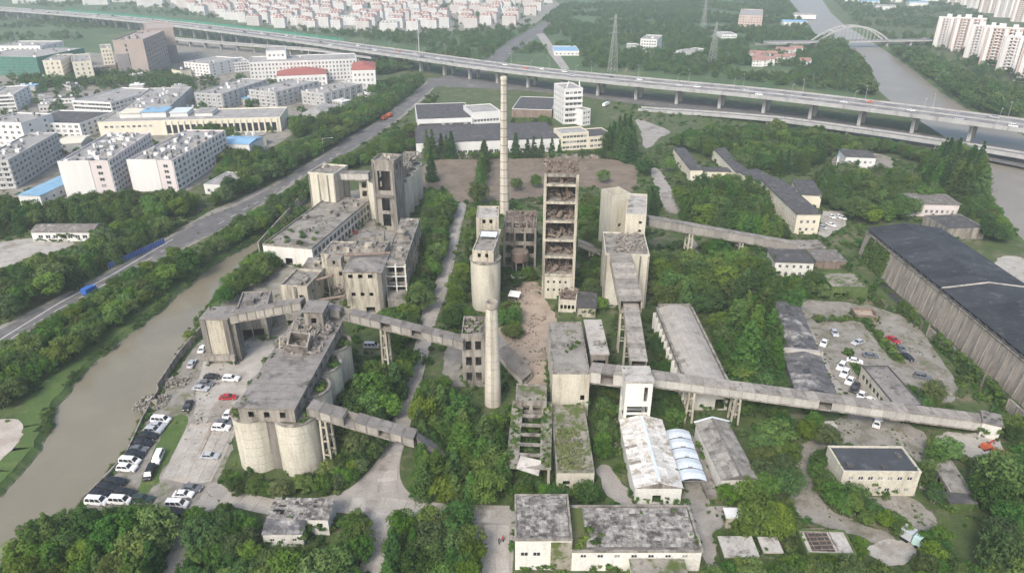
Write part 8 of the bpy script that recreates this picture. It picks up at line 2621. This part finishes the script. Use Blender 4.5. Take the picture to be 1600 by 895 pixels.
# litter on the open yards: broken concrete and timber
for i_, (px_, n_) in enumerate((([(1240, 480), (1420, 490), (1510, 625), (1308, 618)], 330), ([(1250, 700), (1450, 680), (1480, 850), (1250, 800)], 330), ([(230, 690), (300, 545), (370, 560), (330, 700)], 160), ([(800, 440), (846, 440), (865, 600), (780, 560)], 420), ([(660, 252), (990, 252), (950, 318), (700, 316)], 500), ([(430, 400), (640, 380), (640, 470), (500, 500)], 300), ([(930, 560), (975, 600), (960, 720), (930, 720)], 130))):
    poly = pp(px_)
    xs, ys = [p.x for p in poly], [p.y for p in poly]
    b = MB()
    for _ in range(n_ * 2):
        x, y = q.uniform(min(xs), max(xs)), q.uniform(min(ys), max(ys))
        if pip(x, y, poly) and noise.noise(Vector((x * .12, y * .12, 4))) > -.05:
            s_ = q.uniform(.1, .5) * (.4 + q.random())
            Mx = Matrix.Translation((x, y, .1)) @ Matrix.Rotation(q.uniform(0, 6.3), 4, Vector((q.uniform(-.3, .3), q.uniform(-.3, .3), 1)).normalized())
            b.box(-s_, s_, -s_ * .4, s_ * .4, -.1, s_ * .35, 0, Mx)
    b.build('yard_litter', ('grey_rubble', 'rust_rubble')[i_ in (3, 4)])['kind'] = 'stuff'

# far woods
far_me = []
FS = []
for i, m in enumerate(('leaf_far', 'leaf_dark', 'leaf_far')):
    me = crown_broad(200 + i, 8.0, 4.0, .6, 26, 16, .62).mesh('crown', m)
    g = P((1010, 1150, 600)[i], (100, 118, 84)[i])
    t = thing('broadleaf_tree', ['lone hazy tree in the orchard beyond the expressway', 'hazy tree just beyond the expressway near the pylon', 'hazy tree beside the expressway below the far estate'][i], 'tree', g)
    c = link('crown', me, t); link('trunk', KIN['broad'][1][i][1], t)
    FS.append(c)
fw_ = [((p.x, p.y, 0), s_, r) for p, s_, r in MASS]
fz = [([(640, 92), (780, 58), (840, 40), (880, 8), (1228, 0), (1270, 60), (1350, 95), (1370, 150), (1200, 132), (1000, 112), (800, 95)], .02, -.26), ([(-300, -2), (265, -2), (265, 14), (480, 52), (640, 60), (640, 72), (400, 36), (0, 6), (-300, 2)], .004, -.05),
      ([(480, 50), (660, 52), (830, 42), (770, 62), (690, 80), (600, 66)], .011, -.5), ([(290, 8), (860, 2), (820, 44), (480, 52)], .0022, -.6), ([(-300, 30), (0, 22), (240, 42), (200, 62), (-100, 70)], .008, -.02),
      ([(1300, 0), (1480, 0), (1600, 60), (1700, 140), (1700, 180), (1490, 160), (1420, 100), (1370, 68)], .008, -.15), ([(0, 120), (300, 115), (560, 140), (430, 215), (330, 290), (100, 250), (-40, 200)], .004, -.2)]
for px, dens, th_ in fz:
    poly = pp([(x, max(y, -2)) for x, y in px])
    xs, ys = [p.x for p in poly], [p.y for p in poly]
    A = (max(xs) - min(xs)) * (max(ys) - min(ys))
    for _ in range(int(A * dens)):
        x, y = q.uniform(min(xs), max(xs)), q.uniform(min(ys), max(ys))
        if pip(x, y, poly) and noise.noise(Vector((x * .012, y * .012, 1))) > th_ and not blocked(x, y):
            fw_.append(((x, y, 0), q.uniform(.45, 1.0), q.uniform(0, 6.28)))
print('far woods', len(fw_))
scatter('far_woods', fw_, FS)

# ================================================================== HAZE
hz = bpy.data.materials.new('haze')
hz.use_nodes = True
N, K = hz.node_tree.nodes, hz.node_tree.links
for n_ in list(N):
    if n_.type == 'BSDF_PRINCIPLED':
        N.remove(n_)
pv = N.new('ShaderNodeVolumePrincipled')
pv.inputs['Color'].default_value = (.84, .94, .98, 1)
pv.inputs['Density'].default_value = 0.00021
pv.inputs['Anisotropy'].default_value = 0.1
K.new(pv.outputs[0], [n_ for n_ in N if n_.type == 'OUTPUT_MATERIAL'][0].inputs['Volume'])
MATS['haze'] = hz
b = MB(); b.box(-5500, 5500, -260, 7400, -3.2, 128); b.build('haze', 'haze')['kind'] = 'stuff'
